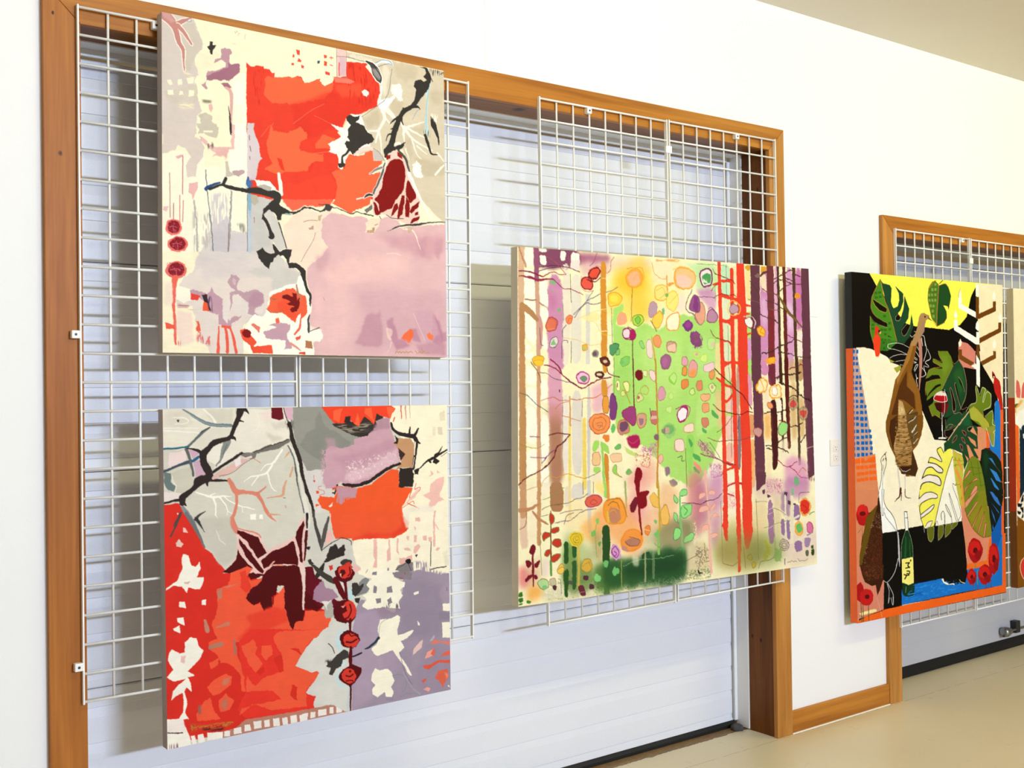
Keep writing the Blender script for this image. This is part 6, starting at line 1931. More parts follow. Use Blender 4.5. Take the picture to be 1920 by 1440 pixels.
2 124 24 38 20 100 0|60 1040 62 1100 62 1156|68 98 45
4 124 24 38 30 100 0|43 1039 53 1016 64 1008 73 1027 64 1050 49 1045
4 124 24 38 30 100 0|30 1064 45 1063 58 1076 45 1092 32 1082
4 124 24 38 30 100 0|66 1082 83 1069 92 1070 83 1093 67 1094
4 124 24 38 30 100 0|26 1129 41 1115 60 1114 56 1126 29 1138
4 124 24 38 30 100 0|63 1118 75 1116 82 1128 71 1136
4 63 122 34 24 100 0|1 1169 18 1169 20 1185 1 1185
4 63 122 34 24 100 0|1 1189 19 1190 20 1204 2 1204
4 63 122 34 24 100 0|3 1207 20 1207 14 1214 3 1213
4 79 138 42 30 100 0|54 1207 51 1211 43 1212 36 1210 33 1205 36 1201 43 1200 51 1203
4 184 216 152 24 100 0|78 1143 98 1133 124 1141 128 1163 105 1175 86 1161
2 138 90 48 24 100 0|78 1143 98 1133 124 1141 128 1163 105 1175 86 1161 78 1143|20
4 134 200 128 30 100 0|97 1162 113 1155 120 1165 105 1175
4 200 192 160 24 100 0|128 1139 155 1136 159 1163 136 1163
2 168 122 80 24 100 0|128 1139 155 1136 159 1163 136 1163 128 1139|20
4 90 48 56 24 100 0|140 1162 161 1163 159 1181 144 1173
2 122 122 120 21 100 0|167 1140 179 1144 180 1198|21
4 242 200 96 25 100 0|163 1106 183 1087 195 1106 187 1127 163 1121
2 154 122 40 25 100 0|163 1106 183 1087 195 1106 187 1127 163 1121 163 1106|18
2 154 122 40 12 100 0|163 1109 187 1100 203 1116|16
4 232 200 58 63 100 0|286 1012 275 1031 249 1037 223 1027 213 1006 224 988 250 982 276 992
2 168 144 42 42 100 0|221 1007 236 989 266 994 277 1016 260 1032 232 1025 221 1007|21
2 168 144 42 42 100 0|231 1008 240 996 260 999 267 1015 256 1024 238 1020 231 1008|21
2 168 144 42 42 100 0|241 1009 245 1003 255 1004 258 1015 253 1016 244 1014 241 1009|21
2 216 184 80 21 80 0|257 1033 259 1088 256 1179|120 104 104
4 216 176 72 25 100 0|266 1116 279 1084 307 1083 323 1118 294 1134
2 168 128 58 25 100 0|266 1116 279 1084 307 1083 323 1118 294 1134 266 1116|21
2 168 128 58 32 100 0|274 1108 303 1092 315 1124|17
4 222 106 82 43 100 0|285 888 301 864 343 860 371 880 350 901 305 904
2 176 58 96 26 100 0|285 888 301 864 343 860 371 880 350 901 305 904 285 888|31
2 184 58 64 32 100 0|309 889 326 875 350 889 330 897 309 889|21
4 242 160 64 55 100 0|375 890 409 880 455 879 480 935 467 972 391 969 370 937
2 232 152 46 26 100 0|375 890 409 880 455 879 480 935 467 972 391 969 370 937 375 890|46 45 49 59 48 44 57 58
4 200 138 104 44 100 0|391 922 413 908 446 920 458 955 433 969 399 964
2 122 90 48 22 100 0|392 904 413 888 438 897 446 917|22
2 242 168 72 33 100 0|400 926 421 918 433 931|30
2 138 90 48 13 100 0|384 884 455 878 482 951|18
2 232 192 80 22 100 0|391 926 393 960|83 108
4 240 154 72 55 100 0|453 1024 483 995 535 999 556 1032 542 1069 486 1077 453 1055
2 240 144 46 26 100 0|453 1024 483 995 535 999 556 1032 542 1069 486 1077 453 1055 453 1024|54 47 46 60 52 44 53 59
4 184 128 106 44 100 0|470 1032 504 1028 543 1034 534 1056 495 1059 470 1044
2 122 80 56 27 100 0|470 1038 491 1057 534 1059 547 1035 491 1024|20
4 200 144 122 44 100 0|453 1052 482 1058 490 1077 457 1068
4 216 160 200 43 100 0|402 1048 419 1037 448 1061 452 1093 422 1103 402 1079
2 138 42 138 33 100 0|406 1061 423 1047 444 1073 431 1097 410 1080 406 1061|33
2 138 42 138 13 100 0|419 1068 433 1079 418 1087|30
2 138 20 32 22 100 0|534 826 535 865 541 923 544 980 552 1019|260 147 104 94 59
4 138 20 32 34 100 0|529 868 546 862 594 860 576 880 580 912 558 927 541 919 532 906
4 122 32 48 33 100 0|502 895 528 874 536 910 510 937 497 929 493 910
4 240 192 96 27 100 0|589 887 612 866 634 887 642 929 606 920
2 200 144 42 27 100 0|589 887 612 866 634 887 642 929 606 920 589 887|19
4 240 192 104 27 100 0|642 939 674 912 691 958 685 991 649 994
2 200 144 42 27 100 0|642 939 674 912 691 958 685 991 649 994 642 939|28
2 200 168 56 23 100 0|635 832 640 929 640 1013|86
2 143 192 96 23 100 0|631 1012 634 1096|106
4 124 192 112 34 100 0|610 966 627 973 623 986 610 982
4 124 192 112 34 100 0|609 1017 636 1013 631 1038 613 1030
2 106 160 88 23 100 0|613 1056 639 1077 644 1058|22
4 232 144 72 27 100 0|565 1014 570 989 592 987 596 1010 578 1027
2 216 112 42 27 100 0|565 1014 570 989 592 987 596 1010 578 1027 565 1014|27
2 248 232 184 13 100 0|565 1001 591 1009|16
4 90 52 64 25 100 0|276 1139 300 1143 299 1160 277 1157
4 90 52 64 25 100 0|302 1173 326 1177 325 1194 303 1191
4 106 48 56 25 100 0|250 1175 274 1170 291 1210 265 1213
2 184 128 128 13 100 0|257 1200 285 1197|19
4 90 90 80 25 100 0|212 1150 230 1152 230 1167 210 1164
2 138 154 72 26 100 0|337 965 332 1033 340 1083|20
4 140 200 106 32 100 0|333 946 352 945 349 963 337 965
4 128 192 96 32 100 0|316 989 337 984 332 1005 312 1007
4 106 160 80 32 100 0|340 1031 361 1029 352 1047
2 208 184 64 13 70 0|341 1015 348 1096|24
4 130 208 128 64 80 0|393 1109 389 1119 380 1122 372 1117 368 1107 372 1098 381 1094 389 1099
4 130 208 128 65 85 0|443 1142 437 1152 424 1156 410 1150 405 1138 411 1128 424 1125 437 1130
4 138 216 132 64 85 0|359 1157 354 1166 341 1169 328 1164 322 1153 328 1144 341 1141 354 1147
2 216 208 88 13 70 0|452 1105 452 1199|29
2 154 184 144 34 80 0|460 1125 542 1107 620 1114 710 1109|23
4 240 232 200 44 60 44|503 1088 533 1094 537 1132 502 1126
2 200 192 144 22 70 0|568 1071 566 1192|74
2 136 160 112 22 60 0|607 1094 606 1183|132 106
4 152 220 132 28 100 0|707 1031 721 1006 748 1015 743 1047 711 1057
2 74 122 80 28 100 0|707 1031 721 1006 748 1015 743 1047 711 1057 707 1031|20"""
BRUSH_TURKEY = """1 11 5 3 0 100 0|-60 -41 1324 -122 1282 1744 -107 1559
1 253 242 92 10 100 0|128 0 745 -1 1338 -6 1213 5 1081 25 972 24 933 69 891 170 833 209 739 235 548 227 460 224 399 215 340 175 177 53
1 250 240 212 9 100 0|24 329 80 327 128 333 177 344 251 368 275 392 338 404 350 442 293 516 243 639 234 664 501 655 511 609 580 708 606 748 679 753 915 787 878 919 873 1126 192 1146 103 646 53 452
1 246 230 196 11 100 0|975 4 1224 0 1206 783 1083 779 1088 589 1023 389 1000 293
1 116 67 15 10 100 0|975 69 1003 68 1001 154 972 171
1 116 67 15 11 100 0|1127 85 1155 84 1154 132 998 176 974 176 974 155 1004 149 1127 114
1 116 67 15 11 100 0|1176 188 1202 188 1201 233 1000 295 1001 268 1175 218
1 116 67 15 10 100 0|974 299 1000 299 998 390 972 379
1 253 250 242 10 100 0|822 79 853 78 852 109 973 142 972 171 823 129
1 253 250 242 10 100 0|783 186 814 185 813 214 974 267 975 239 1003 238 1001 299 966 298 782 234
1 251 243 220 10 100 0|840 34 851 59 851 76 827 79 825 63
2 74 74 32 7 100 0|842 35 825 63 826 79|18
1 253 250 240 10 100 0|800 140 813 160 808 179 789 177 783 161
1 253 250 240 10 100 0|988 184 1000 200 1002 224 989 235 968 222 973 200
1 253 246 228 10 100 0|975 6 1002 13 1001 64 974 67
1 253 248 234 11 100 0|1141 31 1155 55 1150 76 1129 77 1124 56
1 253 248 234 11 100 0|1195 135 1209 159 1204 181 1182 181 1178 160
1 253 248 234 11 100 0|1138 269 1152 293 1147 315 1126 316 1121 294
1 217 136 120 10 100 0|819 291 846 288 898 295 941 318 965 336 961 480 860 475 816 417
1 251 240 216 10 100 0|836 274 848 291 843 306 826 315 818 296
1 116 67 15 10 100 0|820 326 848 326 847 351 818 354
1 246 230 196 11 100 0|1000 332 1216 329 1213 466 1140 504 1062 420 1008 380
1 217 136 120 10 100 0|818 334 967 332 959 386 924 402 857 410 829 381 817 371
1 122 74 20 10 100 0|818 334 848 334 847 353 954 388 924 403 820 371
1 122 74 20 10 100 0|973 332 1000 332 999 372 974 348
1 122 74 20 11 100 0|1124 330 1149 330 1149 364 1027 401 1008 383 1124 348
1 251 249 242 10 100 0|972 348 1003 377 1003 510 971 492 968 420 924 402 954 396 954 388 971 396
1 11 5 3 10 100 0|857 410 970 420 971 508 1000 511 1008 383 1140 507 1164 575 1133 583 1128 686 937 687 843 597
1 194 40 31 11 100 0|1112 425 1129 436 1147 458 1177 474 1191 504 1193 534 1205 576 1209 619 1179 619 1169 570 1135 531 1123 493 1129 466 1111 452
1 90 16 16 11 100 0|1114 439 1137 444 1141 460 1116 463
1 232 200 160 11 100 0|1124 451 1136 455 1131 463 1122 459
2 138 21 16 11 100 0|1182 482 1191 537 1205 603|30
1 30 126 210 11 100 0|1136 580 1149 572 1169 572 1184 619 1186 723 1125 722 1130 629
1 238 106 44 11 100 0|1184 619 1212 620 1212 724 1184 723
1 238 106 44 11 100 0|1050 702 1085 721 1083 803 1048 802
1 30 126 210 11 100 0|1126 695 1187 697 1183 872 1083 808 1080 721 1130 723
1 233 105 47 11 100 0|1182 697 1208 697 1204 1094 1183 1093 1183 861
1 224 150 111 10 100 0|966 697 1050 699 1053 802 1008 811 997 864 933 840 886 780 968 804 976 708
1 222 144 112 10 100 0|800 991 1043 1005 1089 1183 1088 1245 1057 1240 1055 1344 872 1350 859 1314 829 1141 825 1104
1 13 98 180 11 100 0|1048 1005 1200 1014 1181 1411 872 1380 862 1376 1084 1385 1088 1210
1 233 105 47 11 100 0|1195 1014 1208 1015 1204 1413 1178 1410 1182 1146
1 240 116 44 11 100 0|1060 1240 1088 1240 1085 1349 1060 1344
1 240 116 44 11 100 0|865 1350 1060 1347 1069 1375 969 1379 867 1377
1 29 74 46 9 100 0|206 25 227 39 276 46 290 60 283 120 299 149 333 138 346 112 343 78 318 49 377 79 378 116 353 157 319 178 331 202 361 181 380 141 387 88 422 147 413 190 351 249 372 273 398 263 425 225 439 169 453 224 423 275 371 306 324 299
1 78 138 34 9 100 0|206 20 177 56 141 103 133 155 153 178 185 197 251 217 254 234 188 226 148 212 128 189 126 257 149 309 169 329 202 341 251 340 281 332 252 318 326 304 289 196 257 145 229 102
2 200 122 58 9 100 0|206 23 143 103 133 150 149 178 189 199 255 217|27 29 32 27 22 21
2 200 122 58 9 100 0|210 25 237 117 265 155 297 223 324 299|36
2 200 138 74 9 100 0|128 189 126 257 149 309|24
1 11 5 3 9 100 0|147 113 207 135 252 153 248 170 198 160 166 139
2 224 138 58 9 100 0|145 111 207 132 257 150 248 173 190 160 158 137 145 111|19
1 11 5 3 9 100 0|128 186 164 202 189 197 251 219 254 234 197 226 152 212
2 184 138 90 9 100 0|132 191 152 212 197 227 254 236|18
1 11 5 3 9 100 0|336 172 359 189 348 199 322 202 316 193
2 200 168 136 9 100 0|336 172 359 189 344 204 318 204 314 190 336 172|20
1 11 5 3 9 100 0|399 215 429 225 398 263 372 273 355 254
2 200 168 136 9 100 0|403 215 355 249 374 275 402 260 429 225|20
1 47 96 24 15 75 0|162 80 182 80 181 90 161 91
1 47 96 24 15 75 0|190 77 211 76 210 86 190 87
1 47 96 24 15 75 0|165 100 186 99 185 109 165 110
1 47 96 24 15 75 0|194 96 215 96 214 106 193 106
1 47 96 24 15 75 0|225 180 245 180 245 190 224 191
1 47 96 24 15 75 0|227 241 248 242 247 252 226 252
1 47 96 24 15 75 0|261 238 281 238 281 249 260 249
1 47 96 24 15 75 0|227 261 247 261 247 271 226 272
1 47 96 24 15 75 0|261 211 282 211 281 221 260 222
1 47 96 24 15 75 0|202 242 223 242 222 252 202 253
1 47 96 24 15 75 0|226 288 247 288 246 299 225 299
1 47 96 24 15 75 0|255 288 276 288 275 298 254 298
1 47 96 24 15 75 0|137 239 157 239 157 249 136 249
1 47 96 24 15 75 0|137 222 158 222 157 232 137 232
1 47 96 24 15 75 0|201 286 222 286 221 297 200 297
1 11 5 3 9 100 0|258 271 287 280 257 276
1 226 58 34 9 100 0|164 234 176 229 190 240 196 250 187 260 171 273 159 268
1 238 70 36 9 100 0|154 275 171 268 187 270 201 284 202 318 197 348 184 368 164 365 151 329 147 300
1 26 10 8 9 100 0|186 248 202 250 191 262 185 258
1 232 176 112 9 100 0|194 256 208 255 202 266 191 264
1 78 122 34 10 100 0|612 13 630 7 652 19 663 29 655 93 640 222 629 205 598 185 581 137 569 97 577 46
1 31 78 34 10 100 0|663 29 716 16 744 38 761 74 751 110 739 139 732 124 695 120 722 148 724 179 702 203 640 222 655 93
1 143 160 74 13 100 0|626 19 642 19 641 31 625 32
1 143 160 74 13 100 0|600 44 617 44 616 57 600 57
1 143 160 74 13 100 0|625 42 642 42 641 54 624 55
1 143 160 74 13 100 0|573 70 589 70 588 82 572 83
1 143 160 74 13 100 0|597 69 613 69 612 81 596 82
1 143 160 74 13 100 0|624 67 640 67 639 80 623 80
1 143 160 74 13 100 0|575 95 591 95 591 108 575 108
1 143 160 74 13 100 0|599 94 615 94 615 107 598 107
1 143 160 74 13 100 0|623 92 639 92 639 104 622 105
1 143 160 74 13 100 0|585 120 601 120 600 133 584 133
1 143 160 74 13 100 0|607 120 624 121 623 133 607 133
1 143 160 74 13 100 0|600 144 616 144 616 157 599 157
1 143 160 74 13 100 0|606 168 622 168 622 181 605 181
2 200 120 56 10 100 0|612 13 579 40 568 97 584 137 598 185 640 221|28
2 208 128 64 10 100 0|657 21 661 42 644 145 640 220|41
2 200 120 56 10 100 0|668 29 716 15 744 35|21
2 200 120 56 10 100 0|640 221 702 203 724 179|19
2 58 90 32 10 100 0|666 21 696 3|43
2 200 120 56 10 100 0|575 48 611 29 621 10 643 7|24
1 11 5 3 9 100 0|193 342 277 333 400 351 377 397 267 373
1 62 122 34 9 100 0|203 295 320 293 324 303 251 341 193 339
1 42 90 24 15 80 0|215 298 232 299 231 310 214 310
1 42 90 24 15 80 0|244 310 261 310 260 322 243 322
1 42 90 24 15 80 0|219 323 235 323 235 335 218 335
1 28 74 42 9 100 0|324 293 397 291 379 307 332 302
2 247 242 232 9 100 0|256 311 324 303 371 309 418 324|21
2 247 242 232 9 100 0|254 321 256 328 336 337 404 356|33 21 21 22
2 247 242 232 9 100 0|267 373 293 363 340 355 400 356|21
2 247 242 232 9 100 0|309 388 390 379|20
2 247 242 232 9 100 0|343 402 368 404|20
2 247 242 232 10 100 0|451 363 482 376 473 381 451 368|24
2 247 242 232 10 100 0|446 386 477 391 451 394|21 33 20
2 247 242 232 10 100 0|458 431 490 398 464 404 454 426|31
2 247 242 232 10 100 0|467 444 471 462 484 462 466 467 479 500|32
2 247 242 232 10 100 0|479 318 500 343|30
2 247 242 232 10 100 0|465 338 504 373|28
2 247 242 232 10 100 0|542 289 558 334 530 383|34
2 247 242 232 10 100 0|563 329 593 372 535 388 570 406 570 413 530 406|32 33 31 27 20 21
2 247 242 232 10 100 0|516 414 551 441 533 454 506 457|28 34 22 20
2 247 242 232 10 100 0|530 411 546 447|34
2 247 242 232 10 100 0|488 290 506 312|31
2 247 242 232 18 100 0|256 311 254 323|37
2 247 242 232 10 100 0|459 249 476 251 467 261 441 277 428 267|21 32 26 20 27
2 247 242 232 10 100 0|516 265 538 267 545 313|21 33 35
2 247 242 232 10 100 0|515 276 523 313|35
2 247 242 232 19 100 0|488 291 505 314|27
2 192 136 120 13 100 0|502 289 509 365 502 442 491 518|265 266 176 61
1 169 164 55 9 100 0|259 375 305 387 275 395
1 169 164 55 9 100 0|295 417 347 404 355 419 320 439
1 138 90 28 9 100 0|436 291 488 290 465 346 451 386 432 432 445 457 491 518 511 594 514 655 504 721 472 766 431 795 428 770 238 664 229 683 230 664 261 590 307 467 342 439 382 382
1 168 120 56 9 100 0|436 291 462 290 421 374 354 447 323 491 315 467 373 397
1 90 50 16 9 100 0|375 452 398 427 391 497 451 532 458 606 372 562 326 556 319 651 260 649 309 554 336 497
1 148 100 36 10 100 0|415 432 449 467 495 530 506 619 474 654 460 543 400 497
1 196 160 112 9 100 0|330 559 359 569 380 617 387 652 323 651
3 240 220 160 -1 30 0|329 586 376 604 383 652 323 651
1 126 90 30 9 100 0|364 572 428 593 388 617
2 216 200 192 32 100 0|405 625 436 606|54
2 11 5 3 13 100 0|392 630 432 603|45
1 90 68 32 10 100 0|388 627 476 614 479 654 392 652
1 176 138 92 10 100 0|500 177 514 164 541 161 558 168 580 172 576 183 553 196 529 252 493 286 466 314 427 315 477 241 491 203
1 168 132 108 10 100 0|531 202 544 204 538 247 506 276 507 240
4 11 5 3 6 100 0|551 178 550 181 546 183 542 182 540 179 542 175 546 174 550 175
1 138 106 72 10 100 0|571 175 602 196 571 188
2 42 26 16 20 100 0|571 185 602 196|12
1 126 82 24 9 100 0|230 657 244 625 519 631 518 682 490 740 427 781 461 848 473 876 450 911 380 907 313 866 297 816 257 764 229 699
1 74 39 11 9 100 0|264 651 319 627 322 677 300 726 281 785 254 700
1 74 44 20 10 100 0|427 786 469 874 450 908 342 893 330 867 407 871
1 176 134 80 9 100 0|324 627 384 628 391 674 403 712 424 755 427 791 421 856 313 856 298 801 286 765 309 711 322 677
3 232 208 160 0 25 0|311 627 423 629 423 791 290 786
3 106 74 28 0 30 0|311 627 427 629 425 856 296 851
2 240 223 176 19 100 0|340 637 362 635|18
2 227 200 152 38 80 0|329 652 361 656 392 652|18
2 227 200 152 38 80 0|324 672 361 676 395 672|18
2 227 200 152 38 80 0|319 689 360 693 397 690|18
2 227 200 152 38 80 0|312 712 360 716 400 713|18
2 227 200 152 38 80 0|306 734 359 738 404 735|18
2 227 200 152 38 80 0|300 756 359 761 407 758|18
2 227 200 152 38 80 0|294 776 358 781 410 778|18
2 227 200 152 38 80 0|290 790 358 796 412 794|18
2 90 58 18 38 80 0|325 662 361 666 397 663|15
2 90 58 18 38 80 0|319 684 360 688 400 686|15
2 90 58 18 38 80 0|315 704 360 708 403 706|15
2 90 58 18 38 80 0|310 724 359 728 406 726|15
2 90 58 18 38 80 0|304 749 359 754 410 752|15
2 90 58 18 38 80 0|300 768 358 774 413 772|15
2 90 58 18 38 80 0|295 788 358 794 416 792|15
2 90 58 18 38 80 0|292 803 357 809 418 808|15
1 107 80 36 10 100 0|388 636 471 630 473 706 454 771 428 771 399 704
2 216 204 192 32 100 0|404 664 448 647 462 635|46 61 28
2 216 204 192 32 100 0|429 707 465 678|103 55
2 200 188 168 32 100 0|437 730 473 709|77 39
2 200 188 168 32 100 0|441 761 477 739|64 39
2 26 14 5 16 100 0|400 661 444 645|40
2 26 14 5 16 100 0|424 735 473 714|36
1 58 26 14 9 100 0|334 860 408 861 407 881 364 884 338 875
2 232 220 208 16 100 0|338 870 351 881 381 885 412 876|23
2 232 220 200 16 100 0|402 906 450 911|23
2 220 210 200 31 100 0|317 867 324 927 331 973|110 110 84
2 220 210 200 32 100 0|370 899 367 990|86 69
2 90 42 28 31 100 0|334 964 329 993 288 1013|171 89 30
2 106 58 44 31 100 0|340 979 339 1012|60 43
2 122 90 72 32 100 0|368 966 371 1001 413 1008|60 53 25
1 200 166 152 9 100 0|2 332 26 332 53 442 103 646 152 956 -5 947 -1 644
1 22 103 184 10 100 0|2 338 15 339 14 354 1 354
1 22 103 184 10 100 0|25 338 39 339 38 354 24 354
1 22 103 184 10 100 0|1 367 14 368 13 383 0 383
1 22 103 184 10 100 0|21 367 35 368 34 383 20 382
1 22 103 184 10 100 0|0 391 13 392 13 407 -1 406
1 22 103 184 10 100 0|19 392 38 393 37 405 18 405
1 22 103 184 10 100 0|19 421 37 422 37 434 18 434
1 22 103 184 10 100 0|19 450 37 450 36 463 18 463
1 22 103 184 10 100 0|14 475 32 476 32 488 13 488
1 22 103 184 10 100 0|12 500 30 501 30 514 11 513
1 22 103 184 10 100 0|13 528 32 529 31 541 13 541
1 22 103 184 10 100 0|15 555 33 556 32 569 14 569
1 22 103 184 10 100 0|15 579 33 580 32 592 14 592
1 22 103 184 10 100 0|16 605 34 606 33 619 15 618
1 22 103 184 10 100 0|15 630 34 631 33 644 14 643
1 22 103 184 10 100 0|2 421 9 422 8 434 1 434
1 22 103 184 10 100 0|0 450 7 450 6 463 -1 463
1 22 103 184 10 100 0|-1 475 6 476 6 488 -1 488
1 22 103 184 10 100 0|-1 500 6 501 6 514 -1 513
1 22 103 184 10 100 0|-1 528 6 528 6 541 -1 541
1 22 103 184 10 100 0|-1 555 6 556 6 569 -1 568
1 22 103 184 10 100 0|-1 578 6 579 5 592 -2 592
1 22 103 184 10 100 0|-1 604 6 605 5 618 -2 617
1 22 103 184 10 100 0|0 630 7 630 7 643 0 643
1 22 103 184 10 100 0|42 449 57 450 56 464 42 463
1 22 103 184 10 100 0|43 475 57 475 56 489 42 489
1 22 103 184 10 100 0|44 499 58 499 58 513 43 513
1 22 103 184 10 100 0|44 527 68 528 67 543 43 542
1 22 103 184 10 100 0|46 556 70 557 69 572 45 571
1 22 103 184 10 100 0|44 578 68 579 67 594 43 593
1 22 103 184 10 100 0|44 603 68 604 67 619 43 618
1 22 103 184 10 100 0|45 630 69 631 68 646 44 645
1 22 103 184 10 100 0|75 579 91 580 90 593 74 593
1 22 103 184 10 100 0|77 604 93 605 92 619 76 618
1 22 103 184 11 100 0|79 631 95 632 94 646 78 645
1 22 103 184 10 100 0|14 628 35 629 34 643 13 642
1 22 103 184 10 100 0|15 654 35 656 34 669 14 669
1 22 103 184 10 100 0|15 685 36 686 35 700 14 699
1 22 103 184 10 100 0|15 712 36 714 35 727 14 726
1 22 103 184 10 100 0|15 736 36 737 35 751 14 750
1 22 103 184 10 100 0|16 759 37 761 36 775 15 773
1 22 103 184 10 100 0|18 788 38 789 37 803 17 802
1 22 103 184 10 100 0|1 628 8 629 8 642 1 642
1 22 103 184 10 100 0|0 654 7 655 6 669 -1 668
1 22 103 184 10 100 0|-1 685 7 686 6 700 -1 699
1 22 103 184 10 100 0|-1 712 7 713 6 726 -1 726
1 22 103 184 10 100 0|-1 738 6 739 5 753 -2 752
1 22 103 184 10 100 0|-1 759 6 760 5 773 -2 773
1 22 103 184 10 100 0|1 787 8 788 8 802 1 801
1 22 103 184 10 100 0|45 632 68 633 67 648 44 647
1 22 103 184 10 100 0|47 657 69 659 68 674 46 673
1 22 103 184 10 100 0|48 684 70 685 69 700 47 699
1 22 103 184 10 100 0|48 711 70 713 69 728 47 727
1 22 103 184 10 100 0|48 736 71 737 70 752 47 751
1 22 103 184 10 100 0|49 760 71 761 70 777 48 775
1 22 103 184 10 100 0|48 786 70 788 69 803 47 802
1 22 103 184 11 100 0|76 632 95 634 94 648 75 648
1 22 103 184 11 100 0|76 658 96 660 95 674 75 674
1 22 103 184 11 100 0|77 685 96 686 96 701 76 700
1 22 103 184 11 100 0|78 710 97 711 96 726 77 725
1 22 103 184 11 100 0|77 737 96 738 95 753 76 752
1 22 103 184 11 100 0|78 761 98 763 97 777 77 776
1 22 103 184 11 100 0|77 788 96 789 95 804 76 803
1 22 103 184 11 100 0|74 811 93 812 92 827 73 826
1 22 103 184 11 100 0|101 685 121 687 120 701 100 700
1 22 103 184 11 100 0|108 710 127 711 127 726 107 725
1 22 103 184 11 100 0|109 737 129 738 128 753 108 752
1 22 103 184 11 100 0|113 761 132 763 131 777 112 776
1 22 103 184 11 100 0|108 788 127 789 126 804 107 803
1 222 138 94 9 100 0|-1 810 148 795 167 978 -2 967
1 242 106 30 9 100 0|1 813 66 811 74 826 99 812 150 805 151 832 -2 832
1 242 106 30 12 100 0|10 842 37 844 36 858 9 857
1 242 106 30 12 100 0|41 842 67 844 66 859 40 857
1 242 106 30 12 100 0|70 842 97 844 96 859 69 857
1 242 106 30 12 100 0|101 841 127 843 126 858 100 856
1 242 106 30 12 100 0|127 840 154 842 153 857 126 855
1 242 106 30 12 100 0|14 870 40 872 39 886 13 885
1 242 106 30 12 100 0|41 869 68 871 67 885 40 884
1 242 106 30 12 100 0|72 868 98 870 97 884 71 883
1 242 106 30 12 100 0|102 867 129 869 128 884 101 882
1 242 106 30 12 100 0|130 867 157 869 156 884 129 882
1 242 106 30 12 100 0|13 897 39 899 38 913 12 911
1 242 106 30 12 100 0|41 896 67 898 66 912 40 910
1 242 106 30 12 100 0|71 895 97 897 96 911 70 909
1 242 106 30 12 100 0|103 894 130 896 129 911 102 909
1 242 106 30 12 100 0|132 894 159 896 158 911 131 909
2 244 176 136 18 100 0|42 812 44 839|28
1 220 142 100 9 100 0|0 914 161 913 170 978 -2 967
1 217 138 100 9 100 0|-1 944 168 954 158 1020 108 1048 92 1052 40 1165 17 1294 10 1528 -8 1525 -2 1113
4 184 22 26 36 100 0|98 1061 83 1095 48 1107 14 1090 1 1054 16 1020 51 1008 85 1025
4 222 42 36 36 80 0|88 1042 76 1062 47 1068 19 1058 8 1037 20 1017 49 1010 77 1021
4 106 8 16 30 100 0|74 1053 66 1061 49 1064 32 1059 26 1050 33 1042 50 1039 67 1044
2 90 106 42 18 100 0|46 1112 45 1156|28
2 90 106 42 18 100 0|17 1132 38 1116|26
1 106 80 16 9 100 0|167 1003 176 984 150 1032 91 1072 57 1133 23 1227 15 1358 51 1361 70 1241 106 1136
1 62 28 8 9 100 0|168 974 189 1079 191 1312 187 1451 17 1431 46 1249 89 1169 123 1089 158 1027
3 176 138 112 -1 16 0|108 1048 190 1054 191 1312 29 1296
3 106 52 24 -1 35 0|106 1122 196 1129 187 1451 17 1431
1 106 80 16 9 100 0|75 1070 150 1022 158 1027 107 1107 89 1169 63 1216 22 1237
2 26 20 18 9 100 0|231 791 197 812 186 828 196 846 195 885 192 979|27
2 26 20 18 9 100 0|222 798 230 823 229 848 212 876 206 921 209 980|29
2 26 20 18 18 100 0|231 791 218 803|21
2 26 20 18 9 100 0|224 818 230 830|46
2 26 20 18 18 100 0|196 831 213 815 209 829|28 20 33
1 251 248 240 9 100 0|195 871 208 866 213 980 167 978 181 949
2 26 20 18 18 100 0|196 846 190 920 172 953 167 978|29
2 42 36 34 18 100 0|208 847 198 920 201 980|21
1 253 251 246 9 100 0|170 954 209 956 204 1018 257 1064 290 1101 301 1147 192 1148 185 1078
2 26 20 18 9 100 0|209 956 204 1006 224 1039 261 1064 290 1101 303 1147|30
2 26 20 18 9 100 0|209 1060 219 1081 268 1119 297 1147|20
2 42 36 34 9 100 0|193 955 194 1005 190 1071 202 1070 207 1038|25
1 4 2 3 10 100 0|192 1149 305 1149 466 1147 533 1150 669 1148 829 1143 838 1179 855 1261 866 1395 860 1663 184 1575
2 189 187 184 9 100 0|303 1150 313 1188 313 1264 318 1307|33 110 110 34
2 189 187 184 19 100 0|313 1266 284 1311 275 1320|27
1 251 248 242 10 100 0|359 1065 383 1065 386 1108 389 1150 365 1150 362 1096
2 26 20 18 10 100 0|359 1065 383 1065 389 1149|18 29 30
2 26 20 18 9 100 0|359 1065 365 1147|30
2 26 20 18 19 100 0|361 1066 383 1066|20
2 26 20 18 19 100 0|363 1093 386 1093|20
1 15 58 28 10 100 0|367 1150 389 1150 416 1197 422 1223 423 1279 375 1282 332 1275 331 1215 341 1185
2 31 90 44 32 100 0|369 1180 362 1268|87 173
2 58 122 48 32 60 0|399 1195 401 1272|61 78
2 184 184 160 19 100 0|367 1150 334 1205 332 1275|21
2 184 184 160 19 100 0|389 1150 420 1213 423 1274|21
1 251 240 133 10 100 0|334 1277 422 1274 425 1392 382 1397 334 1383
1 15 58 28 10 100 0|335 1381 382 1397 425 1392 427 1443 405 1451 363 1448 339 1436
2 159 184 154 19 100 0|364 1404 360 1428|30
2 26 18 8 6 100 0|405 1288 402 1290|80
2 26 18 8 6 100 0|364 1297 394 1298|46
2 26 18 8 6 100 0|394 1298 378 1308 393 1320|62 79 57
2 26 18 8 6 100 0|363 1320 396 1318|48
2 26 18 8 6 100 0|372 1334 390 1335 396 1343 390 1348 371 1345|46 48 79 48 46
2 26 18 8 6 100 0|350 1347 371 1353 389 1353|50
2 26 18 8 6 100 0|371 1353 356 1367|73
